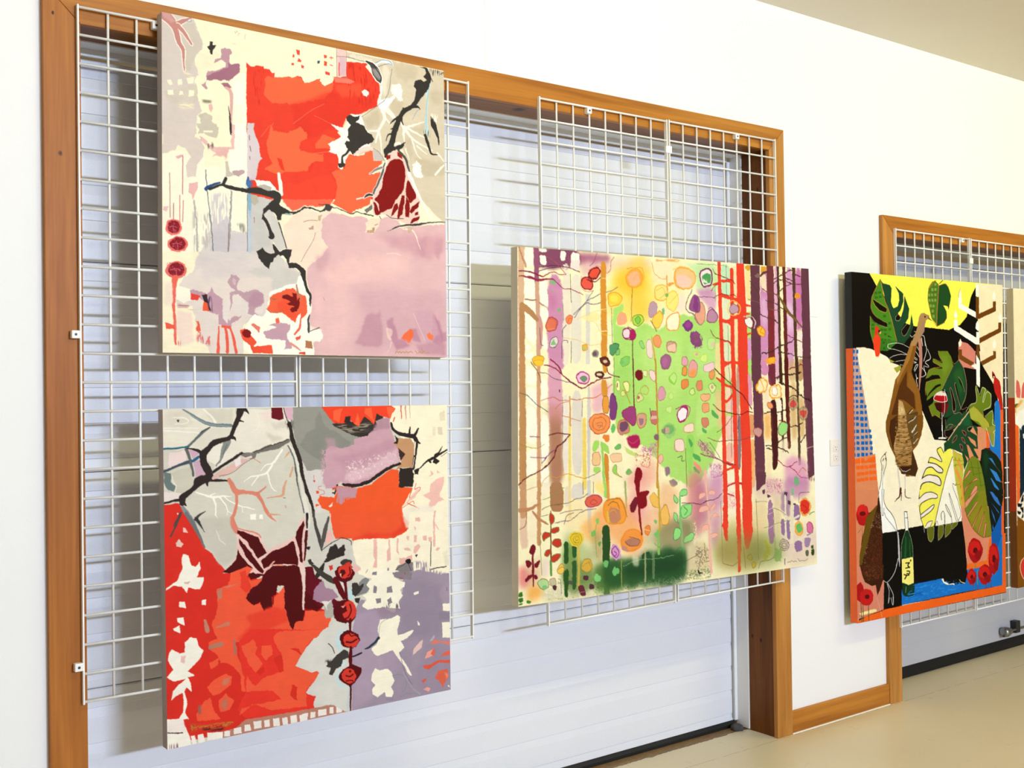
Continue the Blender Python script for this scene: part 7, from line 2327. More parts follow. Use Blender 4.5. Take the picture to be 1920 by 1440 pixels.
1 22 119 204 10 100 0|328 1481 330 1404 339 1436 363 1448 405 1451 427 1443 431 1398 658 1395 664 1411 703 1426 755 1435 849 1437 870 1395 864 1372 1086 1371 1189 1226 1191 1484 808 1478
1 15 92 176 10 100 0|430 1439 511 1443 517 1456 430 1450
3 46 146 224 0 25 0|431 1393 809 1418 808 1470 332 1474
1 242 106 30 10 100 0|183 1487 328 1483 808 1482 1183 1483 1189 1226 1226 1229 1219 1516 182 1527
2 232 220 208 16 100 0|328 1483 435 1483 566 1486|25
1 248 240 216 13 100 0|649 1398 665 1396 671 1413 706 1422 703 1427 756 1428 759 1439 742 1432 696 1429 664 1418
2 248 232 160 17 100 0|799 1417 815 1430 846 1437|33
1 4 2 3 9 100 0|196 1354 192 1484 328 1485 334 1277
2 216 214 208 9 100 0|307 1271 288 1318 266 1344 239 1362 216 1370 195 1358|41 40 36 31 24 28
2 216 214 208 9 100 0|224 1371 267 1425 266 1460|37
2 216 214 208 9 100 0|221 1374 238 1408 225 1469 237 1439|34
2 216 214 208 9 100 0|249 1440 260 1477 266 1467 264 1438|34
2 200 198 192 31 100 0|310 1155 314 1226 318 1272 318 1307|59 130 83 36
1 222 144 112 11 100 0|848 1198 1082 1240 1072 1350 865 1349
1 240 116 44 11 100 0|865 1349 1044 1347 1067 1246 1089 1244 1082 1378 864 1375
2 122 58 26 21 100 0|920 1449 922 1517|48
2 122 58 26 21 100 0|958 1453 960 1514|48
2 122 58 26 21 100 0|1038 1458 1040 1515|49
2 122 58 26 21 100 0|1080 1447 1082 1514|49
4 176 18 26 52 100 0|1010 1297 989 1339 940 1353 892 1330 873 1284 894 1242 943 1228 991 1251
4 216 36 30 42 85 0|990 1282 973 1307 934 1315 895 1300 880 1273 897 1248 935 1240 974 1254
4 90 8 16 28 100 0|963 1292 956 1303 941 1307 925 1300 919 1289 926 1278 941 1274 957 1280
4 138 12 20 35 70 0|996 1317 986 1334 964 1339 942 1330 934 1312 943 1295 965 1290 987 1299
4 176 18 26 54 100 0|1161 1351 1144 1406 1106 1426 1069 1399 1055 1341 1071 1285 1109 1265 1147 1292
4 216 36 30 43 85 0|1145 1333 1132 1366 1102 1377 1072 1360 1060 1325 1073 1292 1104 1281 1134 1298
4 90 8 16 29 100 0|1125 1347 1119 1362 1107 1367 1095 1359 1091 1344 1096 1330 1108 1325 1120 1332
4 138 12 20 36 70 0|1150 1378 1142 1400 1125 1408 1108 1397 1102 1373 1109 1351 1126 1343 1143 1355
4 176 18 26 52 100 0|952 1418 938 1445 906 1453 875 1438 863 1409 877 1382 908 1374 939 1389
4 216 36 30 42 85 0|939 1409 928 1425 902 1429 878 1419 868 1402 878 1386 904 1382 928 1391
4 90 8 16 28 100 0|921 1415 917 1422 907 1424 897 1420 893 1412 897 1405 907 1403 917 1407
4 138 12 20 35 70 0|942 1431 936 1442 922 1445 908 1439 902 1427 909 1416 923 1413 937 1419
4 176 18 26 53 100 0|1092 1421 1071 1456 1024 1466 977 1446 959 1407 979 1373 1026 1363 1073 1383
4 216 36 30 42 85 0|1072 1409 1056 1429 1018 1434 981 1421 966 1398 982 1378 1019 1372 1057 1385
4 90 8 16 28 100 0|1046 1416 1040 1425 1024 1428 1010 1422 1004 1412 1010 1403 1025 1401 1040 1406
4 138 12 20 36 70 0|1078 1438 1069 1451 1047 1455 1026 1447 1018 1431 1027 1418 1048 1414 1069 1422
2 90 154 80 17 100 0|940 1353 939 1371|69
2 90 160 112 21 100 0|956 1384 958 1457|55
1 217 138 114 9 100 0|3 1270 198 1360 191 1485 3 1506
1 62 28 8 9 100 0|24 1272 197 1289 191 1355 168 1393 148 1417 135 1371 109 1373 58 1350 38 1317
3 122 68 36 -1 35 0|24 1272 197 1289 184 1350 58 1346
1 242 106 30 10 100 0|61 1500 191 1489 332 1484 1219 1483 1218 1520 -1 1523 0 1515
1 248 232 160 12 100 0|11 1481 55 1477 106 1475 135 1476 143 1488 84 1490 33 1492
2 90 90 42 18 100 0|27 1435 32 1519|50
2 90 90 42 18 100 0|41 1436 43 1520|50
2 90 90 42 18 100 0|81 1454 83 1521|51
4 176 18 26 36 100 0|53 1393 43 1423 20 1434 -2 1418 -10 1386 0 1357 22 1346 44 1361
4 200 30 30 36 100 0|120 1423 104 1449 66 1456 30 1440 15 1411 31 1386 68 1378 105 1394
4 90 8 16 18 100 0|89 1417 83 1424 71 1426 59 1421 54 1413 59 1406 71 1405 84 1409
2 200 184 168 18 70 0|144 1426 179 1515|34
1 110 132 32 10 100 0|649 336 727 335 750 358 772 400 733 444 676 512 654 651 672 657 609 632 591 642 565 593 602 575 607 542 548 567 553 542 540 516 546 480 604 470 664 465 659 455 614 447 546 465 569 424 610 414 679 419 683 413 602 388 607 370 679 393 684 387 653 354
1 122 154 44 100 60 133|671 351 726 351 744 403 687 460 678 424
1 11 5 3 10 100 0|568 460 596 447 650 447 666 465 577 470
1 11 5 3 10 100 0|548 557 567 531 622 496 663 488 667 496 626 509 580 532 557 549
1 11 5 3 10 100 0|556 580 606 560 602 573 565 590
2 200 138 72 10 100 0|649 336 653 354 684 390 607 370 602 388 679 411 610 414 569 424 546 465|27 25 17 15 19 27 16 20 24
2 200 138 72 10 100 0|544 541 538 516 546 480 604 470 664 465|26 27 20 16 16
2 200 122 56 10 100 0|565 593 591 642 623 632 668 654|29 23 18 21
2 200 154 96 10 100 0|750 358 777 400 820 376|17
1 30 74 42 10 100 0|820 376 862 413 884 481 882 545 872 571 838 597 823 621 766 630 719 647 687 647 725 590 717 528 676 514 772 403
1 47 106 44 102 60 136|800 413 847 421 865 481 834 544 771 444
1 11 5 3 10 100 0|815 460 831 473 864 524 826 486
1 11 5 3 10 100 0|779 485 793 489 833 600 815 570
1 11 5 3 10 100 0|741 507 755 512 791 586 785 617 766 617 754 559
2 200 154 128 10 100 0|815 456 846 481 868 529|20
2 200 154 128 10 100 0|793 485 779 486 797 534 833 608|16 28 27 26
2 200 154 128 10 100 0|751 504 739 512 759 559 762 620 785 620 791 586 751 504|26
2 200 154 128 10 100 0|772 403 676 514|23
2 200 154 128 10 100 0|824 379 862 413 886 481 882 545 828 613|26
1 122 10 18 10 100 0|608 576 721 577 725 595 706 624 673 628 628 609
1 62 5 8 10 100 0|611 578 670 579 673 623 628 609
1 184 20 32 10 100 0|604 558 625 542 712 546 721 569 665 576 611 565
1 240 220 212 10 100 0|611 550 634 532 671 525 703 533 712 546 625 542
2 246 242 236 10 100 0|671 523 630 532 604 555 611 565 665 576 721 572 712 543 699 527 671 523|27 30 41 28 26 34 43 31 26
2 246 242 236 10 100 0|699 517 697 616 682 641|31
2 246 242 236 20 100 0|673 626 671 709|46
2 246 242 236 20 100 0|674 684 675 741|55
1 246 242 236 10 100 0|638 740 670 737 712 743 698 747 640 745
1 4 2 3 10 100 0|563 681 667 684 670 736 638 739 640 745 698 750 606 743
1 110 132 32 11 100 0|961 503 978 498 985 535 1004 549 1020 503 1055 514 1104 539 1100 607 1027 622 1036 657 1112 615 1117 656 1136 697 1130 722 1055 720 904 651 900 611 920 585 964 580 974 562
1 176 176 64 10 100 0|905 612 939 601 987 624 1076 682 1085 720 1035 714 981 672 928 663 904 646
2 232 224 176 10 100 0|968 498 961 514 974 562 964 583 915 588 880 619 773 712|32 34 34 22 22 26 26
2 240 236 200 11 100 0|980 514 999 549 1020 506 1055 514 1034 546 1023 579 1033 581 1059 525 1102 539 1100 604 1027 619 1031 657 1112 615 1119 656 1106 688 1136 697|32 20 24 34 32 35 31 24 32 29 26 19 19 35 33 21
2 224 160 80 14 100 0|939 599 997 627 1066 677 1085 720|32 34 40 47
1 11 5 3 11 100 0|1027 622 1087 615 1031 654
1 30 74 42 10 100 0|766 630 833 623 905 622 918 662 951 717 690 709 709 658
1 31 106 58 103 70 137|841 663 899 633 918 678 869 714
1 11 5 3 10 100 0|843 600 891 603 837 634 823 618
2 200 154 128 10 100 0|833 608 852 613 881 601 900 609|17
2 200 154 128 10 100 0|766 617 775 633 823 623 842 637|20
2 200 154 128 10 100 0|700 657 704 704 727 679 774 683 708 710|28 21 17 26 18
2 216 176 144 34 100 0|900 625 773 712|71 105
1 30 74 42 10 100 0|690 684 961 691 976 708 972 742 976 804 939 800 987 848 884 862 854 901 837 820 753 796 687 809 684 767 726 750 802 692
2 216 176 144 10 100 0|807 687 719 754|57
1 11 5 3 10 100 0|699 708 784 687 717 745 694 734
2 200 154 128 10 100 0|694 708 746 704 784 687|17
2 200 154 128 10 100 0|694 710 694 734 726 743|28 22 17
1 90 12 20 10 100 0|751 772 792 734 791 753
2 200 154 128 10 100 0|751 772 763 746 797 729 794 750 751 772|18
1 74 10 18 10 100 0|833 708 873 718 873 739 854 731
2 216 168 144 10 100 0|833 708 873 718 873 739 854 731 833 708|17
1 74 10 18 10 100 0|832 743 853 749 872 779 843 762
2 216 168 144 10 100 0|832 743 853 749 872 779 843 762 832 743|19
1 74 10 18 10 100 0|817 772 845 786 842 813 824 793
2 216 168 144 10 100 0|817 772 845 786 842 813 824 793 817 772|19
1 11 5 3 10 100 0|883 705 932 696 907 716
1 224 150 111 10 100 0|907 716 937 696 975 742
2 216 168 144 10 100 0|937 696 903 695 883 708 902 719|16 17 29 20
1 224 150 111 10 100 0|887 740 955 766 964 796 915 770
1 224 150 111 10 100 0|877 779 896 785 943 841 904 855
1 224 150 111 10 100 0|859 826 894 849 884 862
1 224 150 111 10 100 0|976 807 1008 811 997 864 939 803
1 150 152 58 11 100 0|1055 702 1131 695 1135 726 1123 802 1098 793 1080 727
2 232 240 208 11 100 0|1055 704 1098 793 1121 800 1130 736 1115 728 1138 718|28 26 28 30 29 20
1 251 246 230 10 100 0|756 833 928 1076 644 1057 703 909
1 246 238 98 10 100 0|619 796 660 782 682 811 715 797 743 793 756 833 722 889 693 935 639 1056 473 1045 478 1010 493 947 503 922 549 878 563 827
1 246 235 221 10 100 0|554 853 603 852 676 889 675 908 625 900 585 872 549 878
1 246 235 221 10 100 0|501 922 557 907 638 919 660 948 646 968 583 944 493 947
1 246 235 221 10 100 0|474 1017 555 986 622 998 627 1019 554 1020 477 1043
1 248 238 216 10 100 0|623 799 668 840 663 856 617 837 568 826 559 819 614 793
2 21 16 10 10 100 0|682 811 660 782 619 796 668 847 663 855 617 837 568 826 554 853|47 32 54 47 32 33 33 51
2 21 16 10 10 100 0|554 850 617 861 676 889 671 907 625 900 585 872 535 877 503 922|42 44 56 45 46 43 53 64
2 21 16 10 10 100 0|503 921 552 906 638 919 660 948 651 967 583 944 543 939 493 949 476 1015|45 41 45 71 42 43 42 62 70
2 21 16 10 10 100 0|476 1015 555 986 622 998 627 1019 558 1017 473 1045|34
2 21 16 10 10 100 0|756 833 703 909 639 1056|39
2 21 16 10 10 100 0|781 971 751 956 757 983 799 1033|21
2 21 16 10 10 100 0|718 1062 720 994 760 1064|28 16 25
1 251 246 232 10 100 0|669 983 795 991 825 1112 825 1141 605 1148 611 1109
1 246 238 98 10 100 0|484 972 669 983 610 1117 596 1145 515 1151 489 1106 473 1041
1 246 235 221 10 100 0|474 1015 519 990 573 987 627 1002 626 1022 568 1016 473 1038
1 246 235 221 10 100 0|485 1088 544 1066 598 1046 603 1057 570 1078 489 1106
1 246 235 221 10 100 0|524 1139 542 1125 587 1121 564 1147 519 1154
2 21 16 10 10 100 0|474 1015 523 990 573 987 627 1004 626 1022 563 1017 475 1041 489 1103|38 34 31 38 33 32 47 52
2 21 16 10 10 100 0|487 1088 544 1066 598 1046 598 1059 566 1080 487 1106|36 36 32 47 37 35
2 21 16 10 10 100 0|669 983 630 1067 596 1147|40
2 21 16 10 10 100 0|489 1106 515 1154|32
2 21 16 10 10 100 0|524 1144 542 1125 587 1121 564 1147|29
2 21 16 10 10 100 0|656 1123 652 1094 671 1081 684 1102 683 1146|41 41 24 41 42
2 21 16 10 10 100 0|744 1145 736 1103 690 1047 694 1071 735 1116|28
2 21 16 10 10 100 0|796 1139 720 994 724 1021 782 1140|25
2 21 16 10 10 100 0|605 1140 619 1122 628 1147|19
2 21 16 10 10 100 0|762 989 794 1035 825 1112 791 1141|25
1 106 110 22 10 100 0|542 1148 596 1147 590 1204 567 1221 545 1208 537 1166
2 200 200 184 10 100 0|542 1148 596 1147 590 1204 567 1221 545 1208 537 1166 542 1148|19
1 106 110 22 10 100 0|628 1147 674 1148 673 1182 659 1202 624 1220
2 200 200 184 10 100 0|628 1147 674 1148 673 1182 659 1202 624 1220 628 1147|19
1 106 110 22 10 100 0|688 1146 739 1145 733 1187 681 1211
2 200 200 184 10 100 0|688 1146 739 1145 733 1187 681 1211 688 1146|18
1 106 110 22 10 100 0|744 1145 791 1142 791 1154 738 1179
2 200 200 184 10 100 0|744 1145 791 1142 791 1154 738 1179 744 1145|13 13 18 13 23
2 184 184 176 19 100 0|510 1148 516 1172|34
1 200 192 72 10 100 0|755 799 790 816 832 828 851 858 844 927 839 961 855 1071 812 1068 781 963 764 891
1 154 138 40 14 100 0|777 836 783 837 782 852 776 852
1 154 138 40 14 100 0|810 840 816 841 815 856 809 856
1 154 138 40 14 100 0|776 868 782 869 781 884 776 883
1 154 138 40 14 100 0|823 875 829 876 829 891 823 891
1 154 138 40 14 100 0|779 955 784 956 784 971 778 970
1 154 138 40 14 100 0|816 970 822 971 822 986 816 986
1 154 138 40 14 100 0|825 1024 830 1025 830 1040 824 1039
2 138 122 32 20 100 0|761 849 851 858|21
2 138 122 32 20 100 0|765 875 850 874|21
2 138 122 32 20 100 0|786 966 834 966|21
2 232 154 74 34 100 0|783 897 815 938 833 974 845 1070|158 206 139 189
2 232 154 74 34 100 0|808 861 835 900|162 122
2 208 122 48 14 100 0|755 799 790 816 837 828 851 858|24 23 27 35
1 124 138 36 10 100 0|894 854 919 840 953 841 987 861 1006 897 1029 963 1061 1085 855 1071 838 963 854 909
2 90 106 20 21 70 0|913 863 936 931|65
2 90 106 20 21 70 0|972 863 999 988|67
2 90 106 20 21 70 0|903 890 1011 900|32
2 90 106 20 21 70 0|931 926 1020 919|33
2 90 106 20 21 70 0|984 982 1039 980|38
2 160 40 26 14 100 0|894 857 919 840 943 839|22
1 222 154 124 10 100 0|849 943 898 900 915 906 897 921 843 953
2 138 42 20 10 100 0|849 943 898 900 915 906 897 921 843 953 849 943|24
1 222 154 124 10 100 0|846 1028 857 986 960 941 977 952 911 962 862 997
2 138 42 20 10 100 0|846 1028 857 986 960 941 977 952 911 962 862 997 846 1028|29 23 18 20 19 24 27
1 222 154 124 10 100 0|855 1071 945 980 969 981 966 1003 909 1032 865 1071
2 138 42 20 10 100 0|855 1071 945 980 969 981 966 1003 909 1032 865 1071 855 1071|22
1 222 154 124 10 100 0|928 1076 965 1054 972 1062 947 1077
2 138 42 20 10 100 0|928 1076 965 1054 972 1062 947 1077 928 1076|21 18 26 18 16
1 138 138 34 11 100 0|855 1085 900 1023 1043 1005 1047 1060 1085 1160 1088 1234 1017 1237 959 1210 915 1177 873 1123
1 110 132 32 104 90 69|855 1085 953 1016 978 1028 918 1086 868 1123
1 160 148 42 105 60 140|878 1129 1001 1078 1054 1169 1013 1231
1 222 154 124 10 100 0|855 1055 964 1000 973 1006 864 1083
2 138 42 20 10 100 0|855 1055 964 1000 973 1006 864 1083|21
1 222 154 124 10 100 0|871 1123 965 1053 975 1059 888 1122
2 138 42 20 10 100 0|871 1123 965 1053 975 1059 888 1122|23
1 222 154 124 10 100 0|915 1177 1006 1076 1001 1086 925 1181
2 138 42 20 10 100 0|915 1177 1006 1076 1001 1086 925 1181|26
1 222 154 124 11 100 0|964 1208 1031 1102 1025 1126 978 1206
2 138 42 20 11 100 0|964 1208 1031 1102 1025 1126 978 1206|28
1 222 154 124 11 100 0|1012 1236 1034 1161 1047 1171 1025 1235
2 138 42 20 11 100 0|1012 1236 1034 1161 1047 1171 1025 1235|29
2 122 42 20 10 100 0|855 1085 873 1123 915 1180 964 1213 1012 1236 1083 1234|31 29 26 22 19 20
1 15 42 26 11 100 0|1007 822 1033 804 1063 808 1143 838 1183 872 1197 931 1196 978 1205 1044 1188 1093 1056 1084 1034 980 1006 897
1 26 74 40 106 60 141|1022 828 1052 818 1082 846 1040 937
2 200 58 26 11 100 0|1033 802 1063 805 1143 838 1183 872|19
1 58 136 216 11 100 0|1072 851 1102 855 1146 904 1096 869
1 58 136 216 11 100 0|1080 903 1141 925 1186 977 1140 966
1 58 136 216 11 100 0|1084 947 1104 959 1179 1024 1119 995
1 58 136 216 11 100 0|1083 1015 1118 1020 1178 1092 1147 1090
2 138 90 104 11 100 0|1101 869 1182 930|18
2 216 104 58 22 100 0|1176 971 1196 978|24
2 224 112 48 22 100 0|1179 1024 1202 1044|38
1 15 30 28 11 100 0|1048 1005 1195 1014 1194 1058 1178 1096 1177 1129 1135 1178 1093 1216 1075 1143
1 58 122 200 11 100 0|1078 1015 1103 1020 1148 1052 1180 1093 1157 1086 1117 1059
1 58 122 200 11 100 0|1084 1066 1157 1119 1162 1130
1 58 122 200 11 100 0|1088 1101 1115 1138 1130 1175 1105 1140
1 58 122 200 11 100 0|1099 1172 1109 1198 1099 1205"""
BRUSH_CROPPED = """1 246 232 198 0 100 0|-96 -105 1162 -170 1092 1789 -148 1633
1 222 106 100 11 100 0|19 466 43 475 58 517 52 560 19 557 12 523
1 222 106 100 11 100 0|87 478 114 484 112 564 63 557 70 506
1 106 106 32 11 100 0|-1 590 40 585 23 608 -1 607
1 232 176 96 11 100 0|-1 610 39 605 79 569 51 568 40 585 13 602 11 636 -2 630
1 253 248 238 11 100 0|11 658 39 625 110 609 107 704 69 691 58 722 20 701 5 681
2 232 208 144 19 100 0|40 574 90 572 51 597|34 61 46
1 240 116 44 11 100 0|-9 687 36 705 35 1113 8 1111
1 26 48 66 12 100 0|42 706 124 691 714 708 698 1160 35 1113
1 253 248 238 11 100 0|36 705 70 689 58 723
1 253 248 238 11 100 0|73 743 106 736 105 782 75 763
1 253 244 228 11 100 0|81 1031 8 1100 1 1156 21 1208 74 1235 112 1250 175 1037
1 21 16 10 11 100 0|8 1097 57 1098 46 1114 13 1111
1 21 16 10 11 100 0|64 1053 75 1053 57 1089 41 1094
1 240 116 44 11 100 0|5 1030 32 1031 8 1086 4 1142
1 21 16 10 11 100 0|14 1092 57 1101 46 1111 13 1106
1 21 16 10 11 100 0|58 1058 69 1062 68 1090 41 1083
1 21 16 10 11 100 0|7 1129 45 1140 33 1153 12 1146
1 21 16 10 11 100 0|35 1116 67 1116 66 1170 44 1174 61 1147
1 138 85 16 11 100 0|6 1154 22 1164 76 1190 339 1226 324 1690 -9 1648
1 138 85 16 12 100 0|-6 1206 77 1228 448 1284 438 1596 -16 1544
1 216 64 50 30 100 0|25 1418 38 1388 72 1371 204 1376 200 1520 69 1490 32 1454
2 243 200 176 19 100 0|72 1373 38 1388 24 1418 36 1455 69 1490|46 57 68 58 51"""

class Noise:
    def __init__(self, seed):
        self.r = np.random.RandomState(seed); self.c = {}
    def tile(self, n=512):
        if n not in self.c: self.c[n] = self.r.rand(n, n).astype(np.float32)
        return self.c[n]
    def val(self, X, Y, cell, off=0):
        t = self.tile(); n = t.shape[0]
        x = X / cell + off * 37.3 + 211; y = Y / cell + off * 91.7 + 133
        xi = np.floor(x).astype(np.int64); yi = np.floor(y).astype(np.int64)
        fx = (x - xi).astype(np.float32); fy = (y - yi).astype(np.float32)
        fx = fx * fx * (3 - 2 * fx); fy = fy * fy * (3 - 2 * fy)
        a = t[yi % n, xi % n]; b = t[yi % n, (xi + 1) % n]; c = t[(yi + 1) % n, xi % n]; d = t[(yi + 1) % n, (xi + 1) % n]
        return (a * (1 - fx) + b * fx) * (1 - fy) + (c * (1 - fx) + d * fx) * fy

def box_blur(m, r):
    if r < 1: return m
    for ax in (0, 1):
        for _ in range(2):
            p = np.pad(m, [(r + 1, r) if a == ax else (0, 0) for a in (0, 1)], mode='edge')
            c = np.cumsum(p, axis=ax, dtype=np.float32)
            n = m.shape[ax]; k = 2 * r + 1
            m = (np.take(c, range(k, k + n), axis=ax) - np.take(c, range(0, n), axis=ax)) / k
    return m

def paint(W, H, text, step, seed):
    ss = step / 2.0                                  # two samples per mesh step
    nx, ny = int(round(W / step)) + 1, int(round(H / step)) + 1
    NX, NY = nx * 2, ny * 2
    img = np.zeros((NY, NX, 3), np.float32); nz = Noise(seed)
    gx = ((np.arange(NX) + 0.5) * W / NX).astype(np.float32); gy = ((np.arange(NY) + 0.5) * H / NY).astype(np.float32)
    GX, GY = np.meshgrid(gx, gy)
    wx = [(nz.val(GX, GY, c, i) - 0.5) * a for i, (c, a) in enumerate(((14, 1.2), (5.5, 0.8), (2.2, 0.4)))]
    wy = [(nz.val(GX, GY, c, i + 7) - 0.5) * a for i, (c, a) in enumerate(((14, 1.2), (5.5, 0.8), (2.2, 0.4)))]
    WX = sum(wx); WY = sum(wy)
    fine = nz.val(GX, GY, 2.0, 20) * 0.6 + nz.val(GX, GY, 5.0, 21) * 0.4
    hz = nz.val(GX * 0.12, GY, 2.4, 22) * 0.65 + nz.val(GX * 0.3, GY, 6, 23) * 0.35
    vt = nz.val(GX, GY * 0.12, 2.4, 24) * 0.65 + nz.val(GX, GY * 0.3, 6, 25) * 0.35
    tone = (hz * 0.5 + nz.val(GX, GY, 30, 26) * 0.5 - 0.5)
    def fill(pts, x0, y0, x1, y1):
        m = np.zeros((y1 - y0, x1 - x0 + 1), np.uint8)
        P = [(px / W * NX - x0, py / H * NY - y0) for px, py in pts]
        for (ax, ay), (bx, by) in zip(P, P[1:] + P[:1]):
            if ay == by: continue
            if ay > by: ax, ay, bx, by = bx, by, ax, ay
            r0 = max(0, int(math.ceil(ay - 0.5))); r1 = min(m.shape[0], int(math.ceil(by - 0.5)))
            if r1 <= r0: continue
            rr = np.arange(r0, r1); xs = ax + (rr + 0.5 - ay) * (bx - ax) / (by - ay)
            xi = np.clip(np.ceil(xs - 0.5), 0, m.shape[1] - 1).astype(int)
            m[rr, xi] ^= 1
        return (np.cumsum(m, axis=1)[:, :-1] & 1).astype(np.float32)
    for ln in text.strip().split('\n'):
        part = ln.split('|'); head = [int(t) for t in part[0].split()]; k = {1: 'p', 2: 'l', 3: 'd', 4: 'p'}[head[0]]
        col = np.array(head[1:4], np.float32) / 255
        a, b, c = head[4:7]
        v = [float(t) for t in part[1].split()]; pts = list(zip(v[0::2], v[1::2]))
        wl = [float(t) / 10 for t in part[2].split()] if k == 'l' else [0]
        if head[0] == 4:                             # round the corners of watercolour shapes
            for _ in range(2):
                pts = [q for (ax, ay), (bx, by) in zip(pts, pts[1:] + pts[:1])
                       for q in ((ax * .8 + bx * .2, ay * .8 + by * .2), (ax * .2 + bx * .8, ay * .2 + by * .8))]
        if k == 'l' and len(pts) > 2:                # and the bends of brush strokes
            if len(wl) == 1: wl = wl * len(pts)
            closed = pts[0] == pts[-1]
            for _ in range(2):
                np_, nw = [], []
                for (ax, ay), (bx, by), wa, wb in zip(pts, pts[1:], wl, wl[1:]):
                    np_ += [(ax * .8 + bx * .2, ay * .8 + by * .2), (ax * .2 + bx * .8, ay * .2 + by * .8)]
                    nw += [wa * .8 + wb * .2, wa * .2 + wb * .8]
                if closed: np_.append(np_[0]); nw.append(nw[0])
                else: np_[0] = pts[0]; nw[0] = wl[0]; np_[-1] = pts[-1]; nw[-1] = wl[-1]
                pts, wl = np_, nw
        wob = (a / 10 if k != 'd' else 1.0); pad = wob * 2 + c / 5 + max(wl) + 4
        px = [q[0] for q in pts]; py = [q[1] for q in pts]
        x0 = max(0, int((min(px) - pad) / W * NX)); x1 = min(NX, int((max(px) + pad) / W * NX) + 1)
        y0 = max(0, int((min(py) - pad) / H * NY)); y1 = min(NY, int((max(py) + pad) / H * NY) + 1)
        if x1 - x0 < 1 or y1 - y0 < 1: continue
        S = (slice(y0, y1), slice(x0, x1))
        if k == 'l':
            X = GX[S] + WX[S] * wob; Y = GY[S] + WY[S] * wob
            if len(wl) == 1: wl = wl * len(pts)
            m = np.zeros(X.shape, np.float32)
            for (ax, ay), (bx, by), wa, wb in zip(pts, pts[1:], wl, wl[1:]):
                rr = max(wa, wb) / 2 + wob * 2 + 2
                c0 = int(np.clip((min(ax, bx) - rr) / W * NX - x0, 0, X.shape[1])); c1 = int(np.clip((max(ax, bx) + rr) / W * NX + 1 - x0, 0, X.shape[1]))
                r0 = int(np.clip((min(ay, by) - rr) / H * NY - y0, 0, X.shape[0])); r1 = int(np.clip((max(ay, by) + rr) / H * NY + 1 - y0, 0, X.shape[0]))
                if c1 <= c0 or r1 <= r0: continue
                xs = X[r0:r1, c0:c1]; ys = Y[r0:r1, c0:c1]
                dx, dy = bx - ax, by - ay; L2 = dx * dx + dy * dy + 1e-9
                t = np.clip(((xs - ax) * dx + (ys - ay) * dy) / L2, 0, 1)
                d = np.hypot(xs - ax - t * dx, ys - ay - t * dy) - (wa + (wb - wa) * t) / 2
                m[r0:r1, c0:c1] = np.maximum(m[r0:r1, c0:c1], np.clip(0.5 - d / ss, 0, 1))
            m *= b / 100
        else:
            m = fill(pts, x0, y0, x1, y1)
            if k == 'p' and wob > 0.05:
                oy, ox = np.mgrid[0:m.shape[0], 0:m.shape[1]]
                ix = np.clip(ox + WX[S] * wob / ss, 0, m.shape[1] - 1).astype(int); iy = np.clip(oy + WY[S] * wob / ss, 0, m.shape[0] - 1).astype(int)
                m = m[iy, ix]
            if k == 'p':
                if c: m = box_blur(m, max(1, int(c / 10 / ss * 0.7)))
                m = m * (b / 100)
            else:
                n_ = {0: hz, 90: vt, -1: fine}[a][S]
                q = 0.5 + (b / 100 - 0.5) * 0.55
                m = box_blur(m, max(1, int(3 / ss))) * np.clip((q - n_) * 9 + 0.5, 0, 1)
        cc = col[None, None, :] * (1 + 0.055 * tone[S][..., None])
        img[S] += (cc - img[S]) * m[..., None]
    img = img.reshape(ny, 2, nx, 2, 3).mean(axis=(1, 3))
    img = np.clip(img, 0, 1)
    lin = np.where(img <= 0.04045, img / 12.92, ((img + 0.055) / 1.055) ** 2.4).astype(np.float32) ** 1.08 * 0.95
    return lin, nx, ny

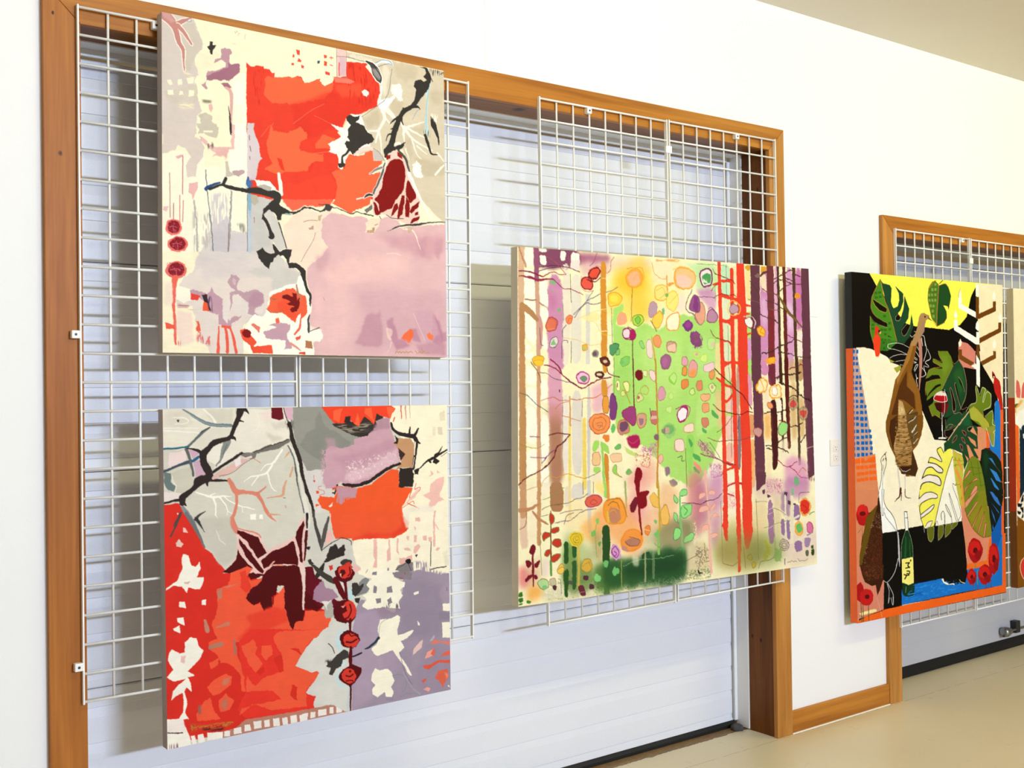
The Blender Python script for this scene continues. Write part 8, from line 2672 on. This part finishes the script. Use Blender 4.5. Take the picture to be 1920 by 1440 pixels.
YF, YB = -0.043, -0.0068
def make_painting(label, size, corn, text, step, seed, side_mats, nspl=None):
    W, H = size
    lin, nx, ny = paint(W, H, text, step, seed)
    cx = sum(c[0] for c in corn) / 4; zb = min(c[1] for c in corn)
    root = empty('painting', (cx, YB, zb)); tag(root, label, 'painting', 'unframed canvases hung on the wire grids')
    (ax, az), (bx, bz), (dx_, dz_), (ex, ez) = corn
    u = np.linspace(0, 1, nx); v = np.linspace(0, 1, ny); U, V = np.meshgrid(u, v)
    X = (ax * (1 - U) + bx * U) * (1 - V) + (ex * (1 - U) + dx_ * U) * V - cx
    Z = (az * (1 - U) + bz * U) * (1 - V) + (ez * (1 - U) + dz_ * U) * V - zb
    co = np.stack([X, np.full_like(X, YF - YB), Z], -1).reshape(-1, 3).astype(np.float32)
    idx = np.arange(nx * ny).reshape(ny, nx)
    q = np.stack([idx[:-1, :-1], idx[1:, :-1], idx[1:, 1:], idx[:-1, 1:]], -1).reshape(-1, 4)
    me = bpy.data.meshes.new('painted_front')
    me.vertices.add(len(co)); me.vertices.foreach_set('co', co.ravel())
    me.loops.add(q.size); me.loops.foreach_set('vertex_index', q.ravel().astype(np.int32))
    me.polygons.add(len(q)); me.polygons.foreach_set('loop_start', (np.arange(len(q)) * 4).astype(np.int32))
    me.update(calc_edges=True)
    ca = me.color_attributes.new('paint', 'FLOAT_COLOR', 'POINT')
    rgba = np.concatenate([lin.reshape(-1, 3), np.ones((nx * ny, 1), np.float32)], 1)
    ca.data.foreach_set('color', rgba.ravel().astype(np.float32))
    me.materials.append(M_CANVAS)
    o = bpy.data.objects.new('painted_front', me); C.objects.link(o); o.parent = root
    # wrapped canvas sides and back
    bm = bmesh.new(); y0, y1 = YF - YB + 0.0004, 0.0
    P = [(c[0] - cx, c[1] - zb) for c in corn]                  # TL TR BR BL
    F = [bm.verts.new((x, y0, z)) for x, z in P]; B = [bm.verts.new((x, y1, z)) for x, z in P]
    bm.faces.new(B); bm.faces.new((F[0], F[1], B[1], B[0])); bm.faces.new((F[1], F[2], B[2], B[1])); bm.faces.new((F[2], F[3], B[3], B[2]))
    # left side may change colour part-way down
    cuts = [0.0] + (nspl or []) + [1.0]
    lf = [[bm.verts.new((P[0][0] + (P[3][0] - P[0][0]) * t, y, P[0][1] + (P[3][1] - P[0][1]) * t)) for y in (y0, y1)] for t in cuts]
    mi = []
    bm.faces.ensure_lookup_table()
    for i in range(len(cuts) - 1):
        f = bm.faces.new((lf[i][0], lf[i][1], lf[i + 1][1], lf[i + 1][0])); f.material_index = min(i, len(side_mats) - 1)
    if len(side_mats) > 1:
        bm.faces.ensure_lookup_table()
        bm.faces[3].material_index = len(side_mats) - 1; bm.faces[2].material_index = len(side_mats) - 1
    me2 = bpy.data.meshes.new('wrapped_canvas'); bm.to_mesh(me2); bm.free()
    for m_ in side_mats: me2.materials.append(m_)
    s = bpy.data.objects.new('wrapped_canvas', me2); C.objects.link(s); s.parent = root
    return root

def side(name, h): return plain(name, h, 0.7, 0.06, 40, 0.25, 500)
S_GREY = side('grey_canvas_edge', 'BDB0AA'); S_RAW = side('raw_canvas_edge', 'E6DBC4')
S_BLACK = side('black_canvas_edge', '0C0907'); S_ORANGE = side('orange_canvas_edge', 'F0621C')
S_SAND = side('sand_canvas_edge', 'D2C7A0'); S_RUST = side('rust_canvas_edge', 'C83A08'); S_BROWN = side('brown_canvas_edge', '7A4608')
make_painting('upper square abstract of pink, grey and red patches with a dark red triangle', (914, 914), [(0.206, 2.4897), (1.118, 2.4788), (1.1154, 1.5596), (0.1981, 1.5653)], BRUSH_PINK, 1.5, 11, [S_GREY])
make_painting('lower square abstract of red, grey and lavender patches with a column of roses', (914, 914), [(0.1963, 1.4113), (1.113, 1.4077), (1.1125, 0.4987), (0.1987, 0.4948)], BRUSH_RED, 1.5, 12, [S_GREY])
make_painting('large wide painting of a colourful forest with green glade and red tree trunks', (1524, 1219), [(1.4042, 1.9348), (2.9348, 1.9455), (2.9598, 0.7046), (1.3875, 0.727)], BRUSH_FOREST, 2.0, 13, [S_RAW])
make_painting('tall painting of a brown turkey, tropical leaves and a wine bottle with orange border', (1219, 1524), [(3.2272, 1.9491), (4.4586, 1.9493), (4.4436, 0.4076), (3.23, 0.4192)], BRUSH_TURKEY, 2.0, 14, [S_BLACK, S_ORANGE], [0.218])
make_painting('cream, orange and brown canvas cut off by the right edge of the picture', (914, 1524), [(4.5595, 1.938), (5.4735, 1.942), (5.4695, 0.412), (4.5555, 0.416)], BRUSH_CROPPED, 3.0, 15, [S_SAND, S_RUST, S_BROWN], [0.366, 0.745])
